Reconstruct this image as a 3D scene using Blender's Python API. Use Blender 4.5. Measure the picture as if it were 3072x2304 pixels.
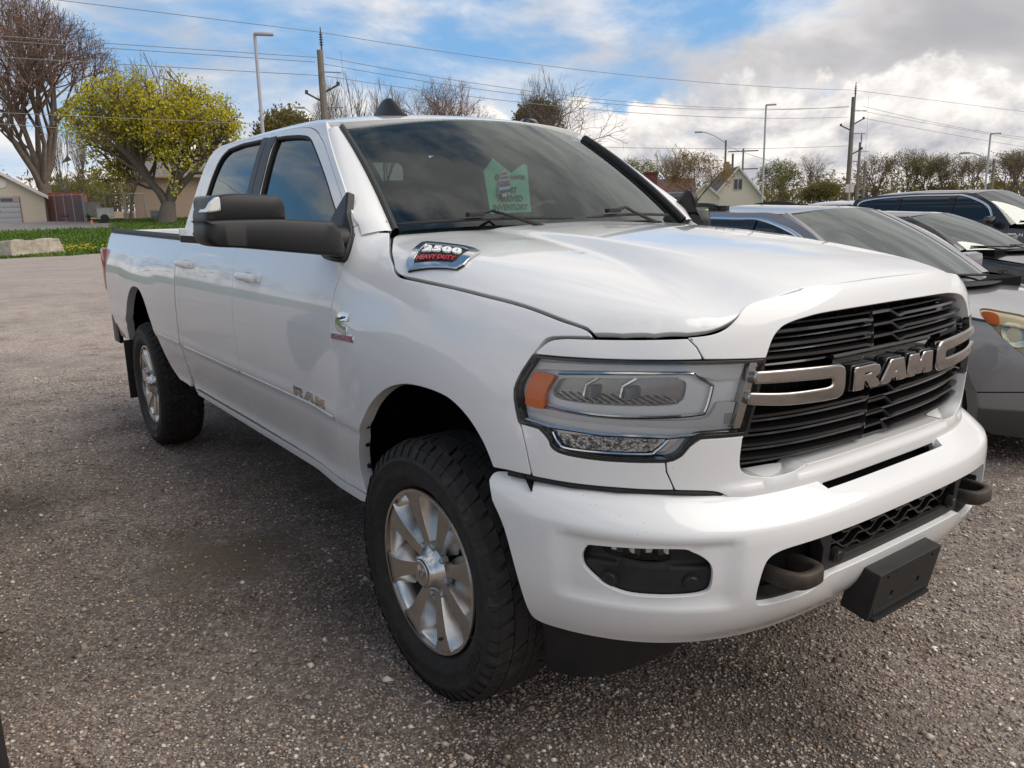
import bpy, bmesh, math, random
import numpy as np
from math import *
from mathutils import Vector, Matrix, noise as mnoise
from mathutils.geometry import delaunay_2d_cdt
random.seed(4); rng=np.random.default_rng(4)
for _o in list(bpy.data.objects): bpy.data.objects.remove(_o)
scn=bpy.context.scene; COL=scn.collection

# ------------------------------------------------------------------ camera
cd=bpy.data.cameras.new('camera'); cam=bpy.data.objects.new('camera',cd); COL.objects.link(cam)
cd.sensor_width=36; cd.lens=28.196; cd.clip_start=.05; cd.clip_end=3000
def _cam_axes(yaw,pitch,roll):
    cy,sy,cp,sp=cos(yaw),sin(yaw),cos(pitch),sin(pitch)
    f=Vector((cy*cp,sy*cp,sp)); r=Vector((sy,-cy,0)); u=r.cross(f)
    return cos(roll)*r+sin(roll)*u, -sin(roll)*r+cos(roll)*u, f
_r,_u,_f=_cam_axes(radians(143.98145),radians(-12.33847),radians(-1.28519))
CAM=Vector((2.11999,-2.15699,1.5691))
cam.matrix_world=Matrix(((_r.x,_u.x,-_f.x,CAM.x),(_r.y,_u.y,-_f.y,CAM.y),(_r.z,_u.z,-_f.z,CAM.z),(0,0,0,1)))
scn.camera=cam

# ------------------------------------------------------------------ sky, sun, exposure
SUN_EL,SUN_AZ=radians(50),radians(40)      # azimuth from +x towards +y of the direction TO the sun
world=bpy.data.worlds.new('World'); scn.world=world; world.use_nodes=True
def build_sky():
    nt=world.node_tree; N=nt.nodes; L=nt.links; N.clear()
    out=N.new('ShaderNodeOutputWorld'); bg=N.new('ShaderNodeBackground'); bg.inputs['Strength'].default_value=.092
    L.new(bg.outputs[0],out.inputs['Surface'])
    sky=N.new('ShaderNodeTexSky'); sky.sky_type='NISHITA'; sky.sun_disc=False
    sky.sun_elevation=SUN_EL; sky.sun_rotation=pi/2-SUN_AZ; sky.air_density=1.0; sky.dust_density=.6; sky.ozone_density=1.6; sky.altitude=200
    def M(op,a,b=None,c=None,clamp=False):
        n=N.new('ShaderNodeMath'); n.operation=op; n.use_clamp=clamp
        for i,v in enumerate((a,b,c)):
            if v is None: continue
            if hasattr(v,'node'): L.new(v,n.inputs[i])
            else: n.inputs[i].default_value=v
        return n.outputs[0]
    def VM(op,a,b=None,s=None):
        n=N.new('ShaderNodeVectorMath'); n.operation=op
        for i,v in enumerate((a,b)):
            if v is None: continue
            if hasattr(v,'node'): L.new(v,n.inputs[i])
            else: n.inputs[i].default_value=v
        if s is not None: n.inputs['Scale'].default_value=s
        return n.outputs[1] if op in('DOT_PRODUCT','LENGTH') else n.outputs[0]
    def noise(v,scale,detail,rough=.55,dist=0.,w=0.):
        n=N.new('ShaderNodeTexNoise'); n.noise_dimensions='3D'; L.new(v,n.inputs['Vector'])
        n.inputs['Scale'].default_value=scale; n.inputs['Detail'].default_value=detail; n.inputs['Roughness'].default_value=rough; n.inputs['Distortion'].default_value=dist
        return n.outputs['Fac']
    def ramp(v,lo,hi):
        n=N.new('ShaderNodeMapRange'); n.interpolation_type='SMOOTHSTEP'; L.new(v,n.inputs[0]); n.inputs[1].default_value=lo; n.inputs[2].default_value=hi; return n.outputs[0]
    def mix(f,a,b):
        n=N.new('ShaderNodeMix'); n.data_type='RGBA'
        if hasattr(f,'node'): L.new(f,n.inputs[0])
        else: n.inputs[0].default_value=f
        for i,v in ((6,a),(7,b)):
            if hasattr(v,'node'): L.new(v,n.inputs[i])
            else: n.inputs[i].default_value=(*v,1)
        return n.outputs[2]
    tc=N.new('ShaderNodeTexCoord'); d=tc.outputs['Generated']
    sp=N.new('ShaderNodeSeparateXYZ'); L.new(d,sp.inputs[0]); X,Y,Z=sp.outputs
    zc=M('MAXIMUM',Z,0.0)
    # broken cloud deck: 3-D noise on the direction, flattened so that it lies in bands towards the horizon
    SD=(cos(SUN_AZ)*.03,sin(SUN_AZ)*.03,.05)
    right=VM('DOT_PRODUCT',d,(.50,.866,0.))                    # +1 towards the right of the view, -.9 towards its left
    mp=VM('ADD',VM('MULTIPLY',d,(1.,1.,2.7)),(SKY_SEED,1.7,.4))
    n1=noise(mp,2.6,10,.56,.35); n1b=noise(VM('ADD',mp,SD),2.6,10,.56,.35)
    big=noise(mp,1.05,3,.5,.2)
    rb=M('SUBTRACT',M('ABSOLUTE',M('ADD',right,.32)),.32)          # cloudier to the right and behind the view
    dens=M('ADD',M('MULTIPLY_ADD',n1,.62,M('MULTIPLY',big,.50)),M('MULTIPLY',M('MULTIPLY',rb,M('ADD',M('MULTIPLY',ramp(Z,.55,.20),.8),.2)),.095))
    dens=M('ADD',dens,M('ADD',M('MULTIPLY',ramp(Z,.30,.62),-.02),M('MULTIPLY',M('MULTIPLY',ramp(right,.12,.55),ramp(Z,.06,.16)),.10)))
    cov=ramp(dens,.475,.610)
    lit=M('MULTIPLY_ADD',M('SUBTRACT',n1,n1b),3.2,.5,clamp=True)
    gb=noise(VM('ADD',mp,(4.2,2.,7.)),1.7,5,.55,.3)
    up=ramp(Z,.035,.17)
    grey=ramp(M('ADD',gb,M('MULTIPLY',M('MULTIPLY',ramp(right,.05,.55),M('MULTIPLY',ramp(Z,.05,.16),ramp(Z,.50,.28))),.26)),.58,.80)
    white=mix(lit,(6.9,6.75,6.75),(9.7,9.35,9.0))
    mott=ramp(noise(VM('ADD',mp,(1.,9.,2.)),3.4,7,.6,.5),.40,.62)
    white=mix(M('MULTIPLY',mott,.75),white,(5.0,4.95,5.15))
    ccol=mix(M('MULTIPLY',grey,.9),white,(4.1,4.05,4.3))
    skyc=mix(.72,sky.outputs[0],(2.0,4.5,8.0))
    skyc=mix(ramp(Z,.16,.0),skyc,(4.6,6.5,8.7))
    skyc=mix(ramp(Z,.20,.60),skyc,(1.05,1.95,3.3))
    high=mix(cov,skyc,ccol)
    # cumulus heaps low over the horizon
    mc=VM('ADD',VM('MULTIPLY',d,(1.,1.,1.5)),(SKY_SEED*2,.3,.9))
    c1=noise(mc,6.0,9,.58,.3); c1b=noise(VM('ADD',mc,(.008,.006,.03)),6.0,9,.58,.3); c0=noise(mc,2.2,2,.5)
    cd_=M('SUBTRACT',M('ADD',M('MULTIPLY_ADD',c0,.55,M('MULTIPLY',c1,.60)),M('MULTIPLY',right,.055)),M('MULTIPLY',zc,1.35))
    ccov=ramp(cd_,.415,.455)
    clit=M('MULTIPLY_ADD',M('SUBTRACT',c1,c1b),5.5,.60,clamp=True)
    cum=mix(clit,(4.5,4.5,5.0),(10.2,9.7,9.1))
    cum=mix(M('MULTIPLY',ramp(zc,.05,.0),.6),cum,(7.4,7.3,7.5))
    low=mix(ccov,high,cum)
    hz=ramp(Z,.03,-.03)
    fin=mix(M('MULTIPLY',hz,.6),low,(7.2,7.3,7.6))
    L.new(fin,bg.inputs['Color'])
SKY_SEED=20.9
build_sky()
sl=bpy.data.lights.new('sun','SUN'); sl.energy=2.0; sl.angle=radians(60); sl.color=(1,.93,.84)
sun=bpy.data.objects.new('sun',sl); COL.objects.link(sun)
sun.rotation_euler=Vector((-cos(SUN_AZ)*cos(SUN_EL),-sin(SUN_AZ)*cos(SUN_EL),-sin(SUN_EL))).to_track_quat('-Z','Y').to_euler()
vs=scn.view_settings; vs.view_transform='Standard'; vs.look='None'; vs.gamma=1; vs.use_curve_mapping=False; vs.exposure=0.25
scn.cycles.max_bounces=8; scn.cycles.transparent_max_bounces=24

# ------------------------------------------------------------------ object helpers
def link(o): COL.objects.link(o); return o
def tag(o,label=None,cat=None,group=None,kind=None):
    if label: o['label']=label
    if cat: o['category']=cat
    if group: o['group']=group
    if kind: o['kind']=kind
    return o
def thing(name,label,cat,loc=(0,0,0),rz=0,group=None):
    o=bpy.data.objects.new(name,None); link(o); o.location=loc; o.rotation_euler=(0,0,rz); o.empty_display_size=.2
    return tag(o,label,cat,group)
class MB:
    """collects faces; build() links ONE mesh object"""
    def __init__(s): s.v=[]; s.f=[]
    def add(s,vs,fs):
        n=len(s.v); s.v+= [tuple(map(float,p)) for p in vs]; s.f+=[tuple(i+n for i in f) for f in fs]; return s
    def box(s,c,d,rz=0,tilt=None):
        hx,hy,hz=d[0]/2,d[1]/2,d[2]/2; R=Matrix.Rotation(rz,3,'Z')
        if tilt: R=R@Matrix.Rotation(tilt[0],3,tilt[1])
        vs=[tuple(Vector(c)+R@Vector((sx*hx,sy*hy,sz*hz))) for sz in(-1,1) for sx,sy in((-1,-1),(1,-1),(1,1),(-1,1))]
        return s.add(vs,[(3,2,1,0),(4,5,6,7),(0,1,5,4),(1,2,6,5),(2,3,7,6),(3,0,4,7)])
    def bbox(s,c,d,b=.01,rz=0):
        """box with bevelled edges"""
        bm=bmesh.new(); bmesh.ops.create_cube(bm,size=1)
        for v in bm.verts: v.co=Vector((v.co.x*d[0],v.co.y*d[1],v.co.z*d[2]))
        bmesh.ops.bevel(bm,geom=bm.edges[:],offset=b,segments=2,profile=.6,affect='EDGES')
        R=Matrix.Rotation(rz,3,'Z'); bm.verts.index_update()
        s.add([tuple(R@v.co+Vector(c)) for v in bm.verts],[tuple(v.index for v in f.verts) for f in bm.faces]); bm.free(); return s
    def tube(s,path,r,n=8,cap=True,sq=None):
        P=[Vector(p) for p in path]; rr=r if hasattr(r,'__len__') else [r]*len(P)
        t0=(P[1]-P[0]).normalized(); a=Vector((0,0,1)) if abs(t0.z)<.9 else Vector((1,0,0)); u=t0.cross(a).normalized()
        rings=[]
        for i,p in enumerate(P):
            t=((P[min(i+1,len(P)-1)]-P[max(i-1,0)])).normalized(); u=(u-t*u.dot(t)).normalized(); w=t.cross(u)
            rings.append([p+(u*cos(2*pi*k/n)*rr[i]+w*sin(2*pi*k/n)*rr[i]*(sq or 1)) for k in range(n)])
        vs=[q for R in rings for q in R]; fs=[(i*n+k,i*n+(k+1)%n,(i+1)*n+(k+1)%n,(i+1)*n+k) for i in range(len(P)-1) for k in range(n)]
        if cap: fs+=[tuple(range(n-1,-1,-1)),tuple((len(P)-1)*n+k for k in range(n))]
        return s.add(vs,fs)
    def lathe(s,prof,n=48,fn=None,closed=False):
        """prof [(r,w)] round the y axis (w along +y)"""
        fn=fn or (lambda p:p); vs=[]; m=len(prof)
        for k in range(n):
            a=2*pi*k/n
            vs+=[fn((r*cos(a),w,r*sin(a))) for r,w in prof]
        fs=[(k*m+i,k*m+i+1,((k+1)%n)*m+i+1,((k+1)%n)*m+i) for k in range(n) for i in range(m-1)]
        return s.add(vs,fs)
    def slab(s,pts,to3,d0,d1,bev=0.):
        """polygon pts (2-D, ccw) extruded from depth d0 (front) to d1 (back) through to3(u,v,depth)"""
        pts=[tuple(p) for p in pts]; A=sum(pts[i][0]*pts[(i+1)%len(pts)][1]-pts[(i+1)%len(pts)][0]*pts[i][1] for i in range(len(pts)))
        if A<0: pts=pts[::-1]
        rings=[]
        if bev: rings=[(inset(pts,bev),d0),(pts,d0+(bev if d1>d0 else -bev)),(pts,d1)]
        else: rings=[(pts,d0),(pts,d1)]
        n=len(pts); vs=[to3(p[0],p[1],d) for R,d in rings for p in R]; fs=[]
        for i in range(len(rings)-1): fs+=[(i*n+k,(i+1)*n+k,(i+1)*n+(k+1)%n,i*n+(k+1)%n) for k in range(n)]
        T=tri2(rings[0][0]); fs+=[tuple(t) for t in T]; b=(len(rings)-1)*n; fs+=[tuple(b+i for i in t[::-1]) for t in T]
        return s.add(vs,fs)
    def mesh(s,name,mats,sharp=35):
        me=bpy.data.meshes.new(name); me.from_pydata(s.v,[],s.f); me.update()
        for m in (mats if isinstance(mats,(list,tuple)) else [mats]): me.materials.append(m)
        if sharp is not None: me.shade_smooth(); me.set_sharp_from_angle(angle=radians(sharp))
        return me
    def build(s,name,mats,parent=None,sharp=35,kind=None,label=None):
        o=bpy.data.objects.new(name,s.mesh(name,mats,sharp)); link(o)
        if parent is not None: o.parent=parent
        if kind: o['kind']=kind
        if label: o['label']=label
        return o
def part(name,me,parent,loc=None):
    o=bpy.data.objects.new(name,me); link(o); o.parent=parent
    if loc is not None: o.location=loc
    return o
def copy_tree(o,parent=None):
    c=o.copy(); COL.objects.link(c); c.parent=parent
    for ch in [x for x in bpy.data.objects if x.parent==o]: copy_tree(ch,c)
    return c
def parea(p): return sum(p[i][0]*p[(i+1)%len(p)][1]-p[(i+1)%len(p)][0]*p[i][1] for i in range(len(p)))/2
def inset(pts,d):
    """shrink a ccw polygon by d (mitred, limited)"""
    n=len(pts); out=[]
    for i in range(n):
        a,b,c=np.array(pts[i-1],float),np.array(pts[i],float),np.array(pts[(i+1)%n],float)
        e1=b-a; e2=c-b; e1/=np.hypot(*e1)+1e-9; e2/=np.hypot(*e2)+1e-9
        n1=np.array([-e1[1],e1[0]]); n2=np.array([-e2[1],e2[0]]); m=n1+n2; k=max(1+n1@n2,.35); out.append(tuple(b+m/k*d))
    return out
def pip(P,poly):
    x,y=P[:,0],P[:,1]; ins=np.zeros(len(P),bool); n=len(poly); p=np.array(poly)
    for i in range(n):
        x1,y1=p[i]; x2,y2=p[i-1]; c=((y1>y)!=(y2>y)); 
        with np.errstate(divide='ignore',invalid='ignore'): xi=(x2-x1)*(y-y1)/(y2-y1)+x1
        ins^=c&(x<xi)
    return ins
def tri2(pts,holes=(),extra=None):
    vs=[Vector(p) for p in pts]; n=len(vs); ed=[(i,(i+1)%n) for i in range(n)]
    for h in holes:
        b=len(vs); vs+=[Vector(p) for p in h]; ed+=[(b+i,b+(i+1)%len(h)) for i in range(len(h))]
    nb=len(vs)
    if extra is not None: vs+=[Vector(p) for p in extra]
    ov,oe,of,orig,_,_=delaunay_2d_cdt(vs,ed,[],0,1e-7)
    mp=[o[0] if o else -1 for o in orig]
    T=np.array([[mp[i] for i in f] for f in of if len(f)==3],int); T=T[(T>=0).all(1)]
    V=np.array([tuple(v) for v in vs]); c=V[T].mean(1); k=pip(c,pts)
    for h in holes: k&=~pip(c,h)
    T=T[k]; a,b,d=V[T[:,0]],V[T[:,1]],V[T[:,2]]; A=(b[:,0]-a[:,0])*(d[:,1]-a[:,1])-(b[:,1]-a[:,1])*(d[:,0]-a[:,0])
    T=T[np.abs(A)>1e-10]; A=A[np.abs(A)>1e-10]; T[A<0]=T[A<0][:,::-1]
    return T.tolist()
def cr(pts,n=6,closed=False):
    """Catmull-Rom through pts"""
    P=np.array(pts,float); m=len(P)
    if m<3: return [tuple(p) for p in P]
    out=[]; R=range(m if closed else m-1)
    for i in R:
        if closed: p0,p1,p2,p3=P[i-1],P[i],P[(i+1)%m],P[(i+2)%m]
        else: p0,p1,p2,p3=P[max(i-1,0)],P[i],P[i+1],P[min(i+2,m-1)]
        for k in range(n):
            t=k/n; out.append(tuple(.5*((2*p1)+(-p0+p2)*t+(2*p0-5*p1+4*p2-p3)*t*t+(-p0+3*p1-3*p2+p3)*t**3)))
    if not closed: out.append(tuple(P[-1]))
    return out
def dens(pts,step,closed=True):
    out=[]; n=len(pts)
    for i in range(n if closed else n-1):
        a=np.array(pts[i],float); b=np.array(pts[(i+1)%n],float); k=max(1,int(ceil(np.hypot(*(b-a))/step)))
        out+=[tuple(a+(b-a)*j/k) for j in range(k)]
    if not closed: out.append(tuple(pts[-1]))
    o2=[out[0]]
    for p in out[1:]:
        if hypot(p[0]-o2[-1][0],p[1]-o2[-1][1])>2e-4: o2.append(p)
    if closed and hypot(o2[0][0]-o2[-1][0],o2[0][1]-o2[-1][1])<2e-4: o2.pop()
    return o2
def rrect(w,h,r,n=5,cx=0,cy=0):
    o=[]
    for sx,sy,a0 in((1,1,0),(-1,1,90),(-1,-1,180),(1,-1,270)):
        for k in range(n+1):
            a=radians(a0+90*k/n); o.append((cx+sx*(w/2-r)+r*cos(a),cy+sy*(h/2-r)+r*sin(a)))
    return o
def circ(r,n=24,cx=0,cy=0): return [(cx+r*cos(2*pi*k/n),cy+r*sin(2*pi*k/n)) for k in range(n)]
def sym(half):
    """half outline from (0,a) round to (0,b): close it with its mirror image"""
    return half+[(-u,z) for u,z in half[::-1] if abs(u)>1e-6]
def panel_mesh(name,outline,fn,mats,step=.025,holes=(),depth=.018,gap=.0035,lip=.0022,hdepth=None,flip=False,off=0.,thin=False):
    """surface sheet with rolled edges: outline (2-D, metres) mapped to 3-D by fn(P[n,2])->xyz[n,3]; holes may be (pts,depth)"""
    outline=dens(outline,step*.7); 
    if parea(outline)<0: outline=outline[::-1]
    outline=inset(outline,gap)
    hs=[]; hd=[]
    for h in holes:
        dd=depth if hdepth is None else hdepth
        if isinstance(h,tuple) and len(h)==2 and not hasattr(h[1],'__len__'): h,dd=h
        h=dens(h,step*.7)
        if parea(h)<0: h=h[::-1]
        hs.append(h); hd.append(dd)
    B=np.array(outline+[p for h in hs for p in h])
    lo,hi=B.min(0),B.max(0); gx=np.arange(lo[0],hi[0],step); gy=np.arange(lo[1],hi[1],step*.866)
    G=np.array([(x+(step/2 if j%2 else 0),y) for j,y in enumerate(gy) for x in gx]); keep=pip(G,outline)
    for h in hs: keep&=~pip(G,h)
    G=G[keep]
    if len(G):
        ok=np.ones(len(G),bool)
        for i0 in range(0,len(G),2000):
            D=np.hypot(G[i0:i0+2000,0][:,None]-B[:,0],G[i0:i0+2000,1][:,None]-B[:,1]).min(1); ok[i0:i0+2000]=D>step*.5
        G=G[ok]
    T=tri2(outline,hs,G); V2=np.concatenate([B,G]) if len(G) else B
    h=1e-3
    def P3(q):
        p=np.asarray(fn(np.asarray(q,float)),float); return p
    def NR(q):
        a=P3(q+np.array([h,0]))-P3(q-np.array([h,0])); b=P3(q+np.array([0,h]))-P3(q-np.array([0,h])); n=np.cross(a,b); return n/(np.linalg.norm(n,axis=1,keepdims=True)+1e-12)
    W=P3(V2); Nn=NR(V2)
    sgn=-1 if flip else 1
    Nn=Nn*sgn; W=W+Nn*off
    verts=[tuple(p) for p in W]; faces=[tuple(t if not flip else t[::-1]) for t in T]; normals=[tuple(n) for n in Nn]
    loops=[(0,len(outline),depth,1)]; b=len(outline)
    for hh,dd in zip(hs,hd): loops.append((b,len(hh),dd,-1)); b+=len(hh)
    if not thin:
        for st,n,dd,inout in loops:
            idx=np.arange(st,st+n); p=W[idx]; nn=Nn[idx]
            tg=np.roll(p,-1,0)-np.roll(p,1,0); tg/=np.linalg.norm(tg,axis=1,keepdims=True)+1e-12
            o=np.cross(tg,nn)*inout*sgn          # in-plane, away from the sheet
            r1=p+o*lip*.7-nn*lip*.3; r2=p+o*lip-nn*lip; r3=p+o*lip-nn*dd
            n1=(o*.6+nn*.8); n2=o; n3=o
            base=len(verts)
            for r,k in((r1,n1),(r2,n2),(r3,n3)): verts+=[tuple(q) for q in r]; normals+=[tuple(q) for q in k]
            rings=[list(idx),list(range(base,base+n)),list(range(base+n,base+2*n)),list(range(base+2*n,base+3*n))]
            for a,c in zip(rings[:-1],rings[1:]):
                for k in range(n):
                    q=(a[k],c[k],c[(k+1)%n],a[(k+1)%n]); faces.append(q if (inout*sgn)>0 else q[::-1])
    me=bpy.data.meshes.new(name); me.from_pydata(verts,[],faces); me.update()
    me.shade_smooth(); me.normals_split_custom_set_from_vertices([tuple(n) for n in normals])
    for m in (mats if isinstance(mats,(list,tuple)) else [mats]): me.materials.append(m)
    return me
def mirrored(me):
    """copy of a mesh mirrored in y"""
    m2=me.copy(); n=len(m2.vertices); co=np.empty(n*3); m2.vertices.foreach_get('co',co); co=co.reshape(-1,3)
    fs=[tuple(p.vertices)[::-1] for p in me.polygons]; nm=None
    if me.has_custom_normals:
        nm=np.zeros((n,3)); lo=np.empty(len(me.loops)*3); me.corner_normals.foreach_get('vector',lo); vi=np.empty(len(me.loops),int); me.loops.foreach_get('vertex_index',vi); nm[vi]=lo.reshape(-1,3)
    m3=bpy.data.meshes.new(me.name); m3.from_pydata([(x,-y,z) for x,y,z in co],[],fs); m3.update()
    for m in me.materials: m3.materials.append(m)
    m3.shade_smooth()
    if nm is not None: m3.normals_split_custom_set_from_vertices([(a,-b,c) for a,b,c in nm])
    else: m3.set_sharp_from_angle(angle=radians(35))
    bpy.data.meshes.remove(m2); return m3
def both(name,me,parent,label=None):
    """the near-side part and its mirror image on the far side"""
    a=part(name,me,parent); b=part(name,mirrored(me),parent); return a,b
_txt={}
def text_geo(s,size=1.,shear=0.,extr=0.,bev=0.,spacing=1.,align='CENTER',res=3,bold=0.):
    k=(s,shear,spacing)
    cu=bpy.data.curves.new('t','FONT'); cu.body=s; cu.size=size; cu.shear=shear; cu.space_character=spacing; cu.align_x=align; cu.align_y='CENTER'; cu.extrude=extr; cu.bevel_depth=bev; cu.resolution_u=res; cu.offset=bold
    o=bpy.data.objects.new('t',cu); link(o); dg=bpy.context.evaluated_depsgraph_get(); me=bpy.data.meshes.new_from_object(o.evaluated_get(dg))
    vs=[tuple(v.co) for v in me.vertices]; fs=[tuple(p.vertices) for p in me.polygons]
    bpy.data.objects.remove(o); bpy.data.meshes.remove(me); bpy.data.curves.remove(cu); return vs,fs

# ------------------------------------------------------------------ materials
def mat(name,col=(.5,.5,.5),rough=.5,metal=0.,spec=.5,coat=0.,bump=None,var=None,alpha=None,crough=.03,emit=None):
    m=bpy.data.materials.new(name); m.use_nodes=True; nt=m.node_tree; N=nt.nodes; L=nt.links; b=N['Principled BSDF']
    b.inputs['Base Color'].default_value=(*col,1); b.inputs['Roughness'].default_value=rough; b.inputs['Metallic'].default_value=metal
    b.inputs['Specular IOR Level'].default_value=spec; b.inputs['Coat Weight'].default_value=coat; b.inputs['Coat Roughness'].default_value=crough
    if var or bump: tc=N.new('ShaderNodeTexCoord')
    if var:      # (scale, second colour, lo, hi[, detail])
        n=N.new('ShaderNodeTexNoise'); n.inputs['Scale'].default_value=var[0]; n.inputs['Detail'].default_value=var[4] if len(var)>4 else 5; n.inputs['Roughness'].default_value=.6; L.new(tc.outputs['Object'],n.inputs['Vector'])
        mr=N.new('ShaderNodeMapRange'); L.new(n.outputs['Fac'],mr.inputs[0]); mr.inputs[1].default_value=var[2]; mr.inputs[2].default_value=var[3]
        mx=N.new('ShaderNodeMix'); mx.data_type='RGBA'; L.new(mr.outputs[0],mx.inputs[0]); mx.inputs[6].default_value=(*col,1); mx.inputs[7].default_value=(*var[1],1); L.new(mx.outputs[2],b.inputs['Base Color'])
    if bump:     # (scale, strength, distance)
        n=N.new('ShaderNodeTexNoise'); n.inputs['Scale'].default_value=bump[0]; n.inputs['Detail'].default_value=4; L.new(tc.outputs['Object'],n.inputs['Vector'])
        bp=N.new('ShaderNodeBump'); bp.inputs['Strength'].default_value=bump[1]; bp.inputs['Distance'].default_value=bump[2]; L.new(n.outputs['Fac'],bp.inputs['Height']); L.new(bp.outputs[0],b.inputs['Normal'])
    if alpha is not None: b.inputs['Alpha'].default_value=alpha
    return m
def glass(name,tint=(.6,.65,.65),rough=.0,ior=1.5,clear=.8):
    """thin sheet: mirror-like by Fresnel over a tinted see-through"""
    m=bpy.data.materials.new(name); m.use_nodes=True; nt=m.node_tree; N=nt.nodes; L=nt.links; N.clear()
    o=N.new('ShaderNodeOutputMaterial'); mx=N.new('ShaderNodeMixShader'); fr=N.new('ShaderNodeFresnel'); fr.inputs[0].default_value=ior
    tr=N.new('ShaderNodeBsdfTransparent'); tr.inputs[0].default_value=(*[c*clear for c in tint],1); gl=N.new('ShaderNodeBsdfGlossy'); gl.inputs['Roughness'].default_value=rough
    gl.inputs[0].default_value=(.94,1,.975,1)
    L.new(fr.outputs[0],mx.inputs[0]); L.new(tr.outputs[0],mx.inputs[1]); L.new(gl.outputs[0],mx.inputs[2]); L.new(mx.outputs[0],o.inputs[0]); return m
def paint(name,col,dirt=None):
    m=mat(name,col,.38,0,.5,1.,var=dirt); return m
M={}
M['white']=paint('white_paint',(.80,.80,.795))
def specks(m,scale,size,col):
    nt=m.node_tree; N=nt.nodes; L=nt.links; b=N['Principled BSDF']; tc=N.new('ShaderNodeTexCoord'); v=N.new('ShaderNodeTexVoronoi'); v.inputs['Scale'].default_value=scale; L.new(tc.outputs['Object'],v.inputs['Vector'])
    n=N.new('ShaderNodeTexNoise'); n.inputs['Scale'].default_value=2.2; L.new(tc.outputs['Object'],n.inputs['Vector']); mr=N.new('ShaderNodeMapRange'); L.new(n.outputs['Fac'],mr.inputs[0]); mr.inputs[1].default_value=.45; mr.inputs[2].default_value=.75; mr.inputs[4].default_value=size
    lt=N.new('ShaderNodeMath'); lt.operation='LESS_THAN'; L.new(v.outputs['Distance'],lt.inputs[0]); L.new(mr.outputs[0],lt.inputs[1]); mu=N.new('ShaderNodeMath'); mu.operation='MULTIPLY'; L.new(lt.outputs[0],mu.inputs[0]); mu.inputs[1].default_value=.5
    mx=N.new('ShaderNodeMix'); mx.data_type='RGBA'; L.new(mu.outputs[0],mx.inputs[0]); mx.inputs[6].default_value=b.inputs['Base Color'].default_value; mx.inputs[7].default_value=(*col,1); L.new(mx.outputs[2],b.inputs['Base Color'])
specks(M['white'],42,.11,(.30,.26,.22))
M['white_dusty']=mat('white_paint_dusty',(.79,.79,.785),.40,0,.5,.7,var=(2.3,(.70,.69,.66),.45,.85,8),crough=.12)
M['black_tex']=mat('black_textured_plastic',(.014,.014,.0145),.55,spec=.4,bump=(900,.25,.0006),var=(14,(.024,.023,.022),.4,.8))
M['black_soft']=mat('black_plastic_soft',(.017,.017,.018),.42,spec=.4,bump=(1200,.15,.0004))
M['black_gloss']=mat('black_gloss',(.010,.010,.011),.16,0,.5,.4)
M['black_matte']=mat('black_matte',(.014,.014,.014),.7)
M['dark']=mat('dark_cavity',(.008,.008,.008),.9,spec=.1)
M['chrome']=mat('chrome',(.75,.75,.76),.07,1.)
M['chrome_dusty']=mat('chrome_dusty',(.44,.42,.405),.09,1.,var=(160,(.45,.42,.39),.5,.75))
M['silver']=mat('silver_housing',(.70,.70,.70),.30,.4)
M['bowl']=mat('reflector_grey',(.30,.30,.30),.25,.6)
M['satin']=mat('satin_silver',(.92,.92,.915),.45,.0)
M['alloy']=mat('polished_alloy',(.74,.725,.70),.24,1.,var=(9,(.50,.45,.40),.50,.78,6))
M['alloy_face']=mat('brushed_alloy_face',(.66,.645,.625),.34,1.,var=(11,(.52,.485,.45),.5,.8,6))
M['rubber']=mat('tyre_rubber',(.026,.025,.0245),.68,spec=.4,var=(30,(.045,.041,.038),.45,.75),bump=(500,.2,.0006))
M['tread']=mat('tyre_tread',(.034,.031,.029),.8,spec=.3,var=(18,(.085,.075,.066),.5,.8))
M['rubber_mark']=mat('tyre_lettering',(.030,.029,.028),.5,spec=.5)
M['red']=mat('red_badge',(.45,.012,.02),.3,0,.5,.6)
M['red_lens']=mat('red_lamp_lens',(.33,.006,.012),.15,0,.6,.8)
M['amber']=mat('amber_lens',(.95,.19,.0),.25,0,.5,.2,var=(300,(.75,.11,.0),.4,.7))
M['steel']=mat('rusty_brown_steel',(.045,.037,.031),.6,.3,var=(22,(.085,.058,.040),.45,.75),bump=(120,.3,.001))
M['glass_ws']=glass('windscreen_glass',(.70,.83,.79),0,1.75,.92)
M['glass_side']=glass('tinted_side_glass',(.10,.11,.115),0,1.85,.35)
M['glass_rear']=glass('rear_glass',(.45,.48,.47),0,1.5,.8)
M['glass_lens']=glass('clear_lens',(.99,.99,.99),0.01,1.40,.99)
M['grey_lens']=mat('grey_lens_strip',(.72,.72,.715),.2,.0,.6,.5)
M['seat']=mat('black_cloth',(.035,.035,.036),.9,bump=(300,.3,.002))
M['paper']=mat('green_paper',(.17,.62,.42),.7)
M['ink']=mat('print_ink',(.015,.05,.04),.8)
M['zinc']=mat('galvanised_steel',(.42,.43,.44),.5,.5)
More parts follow.
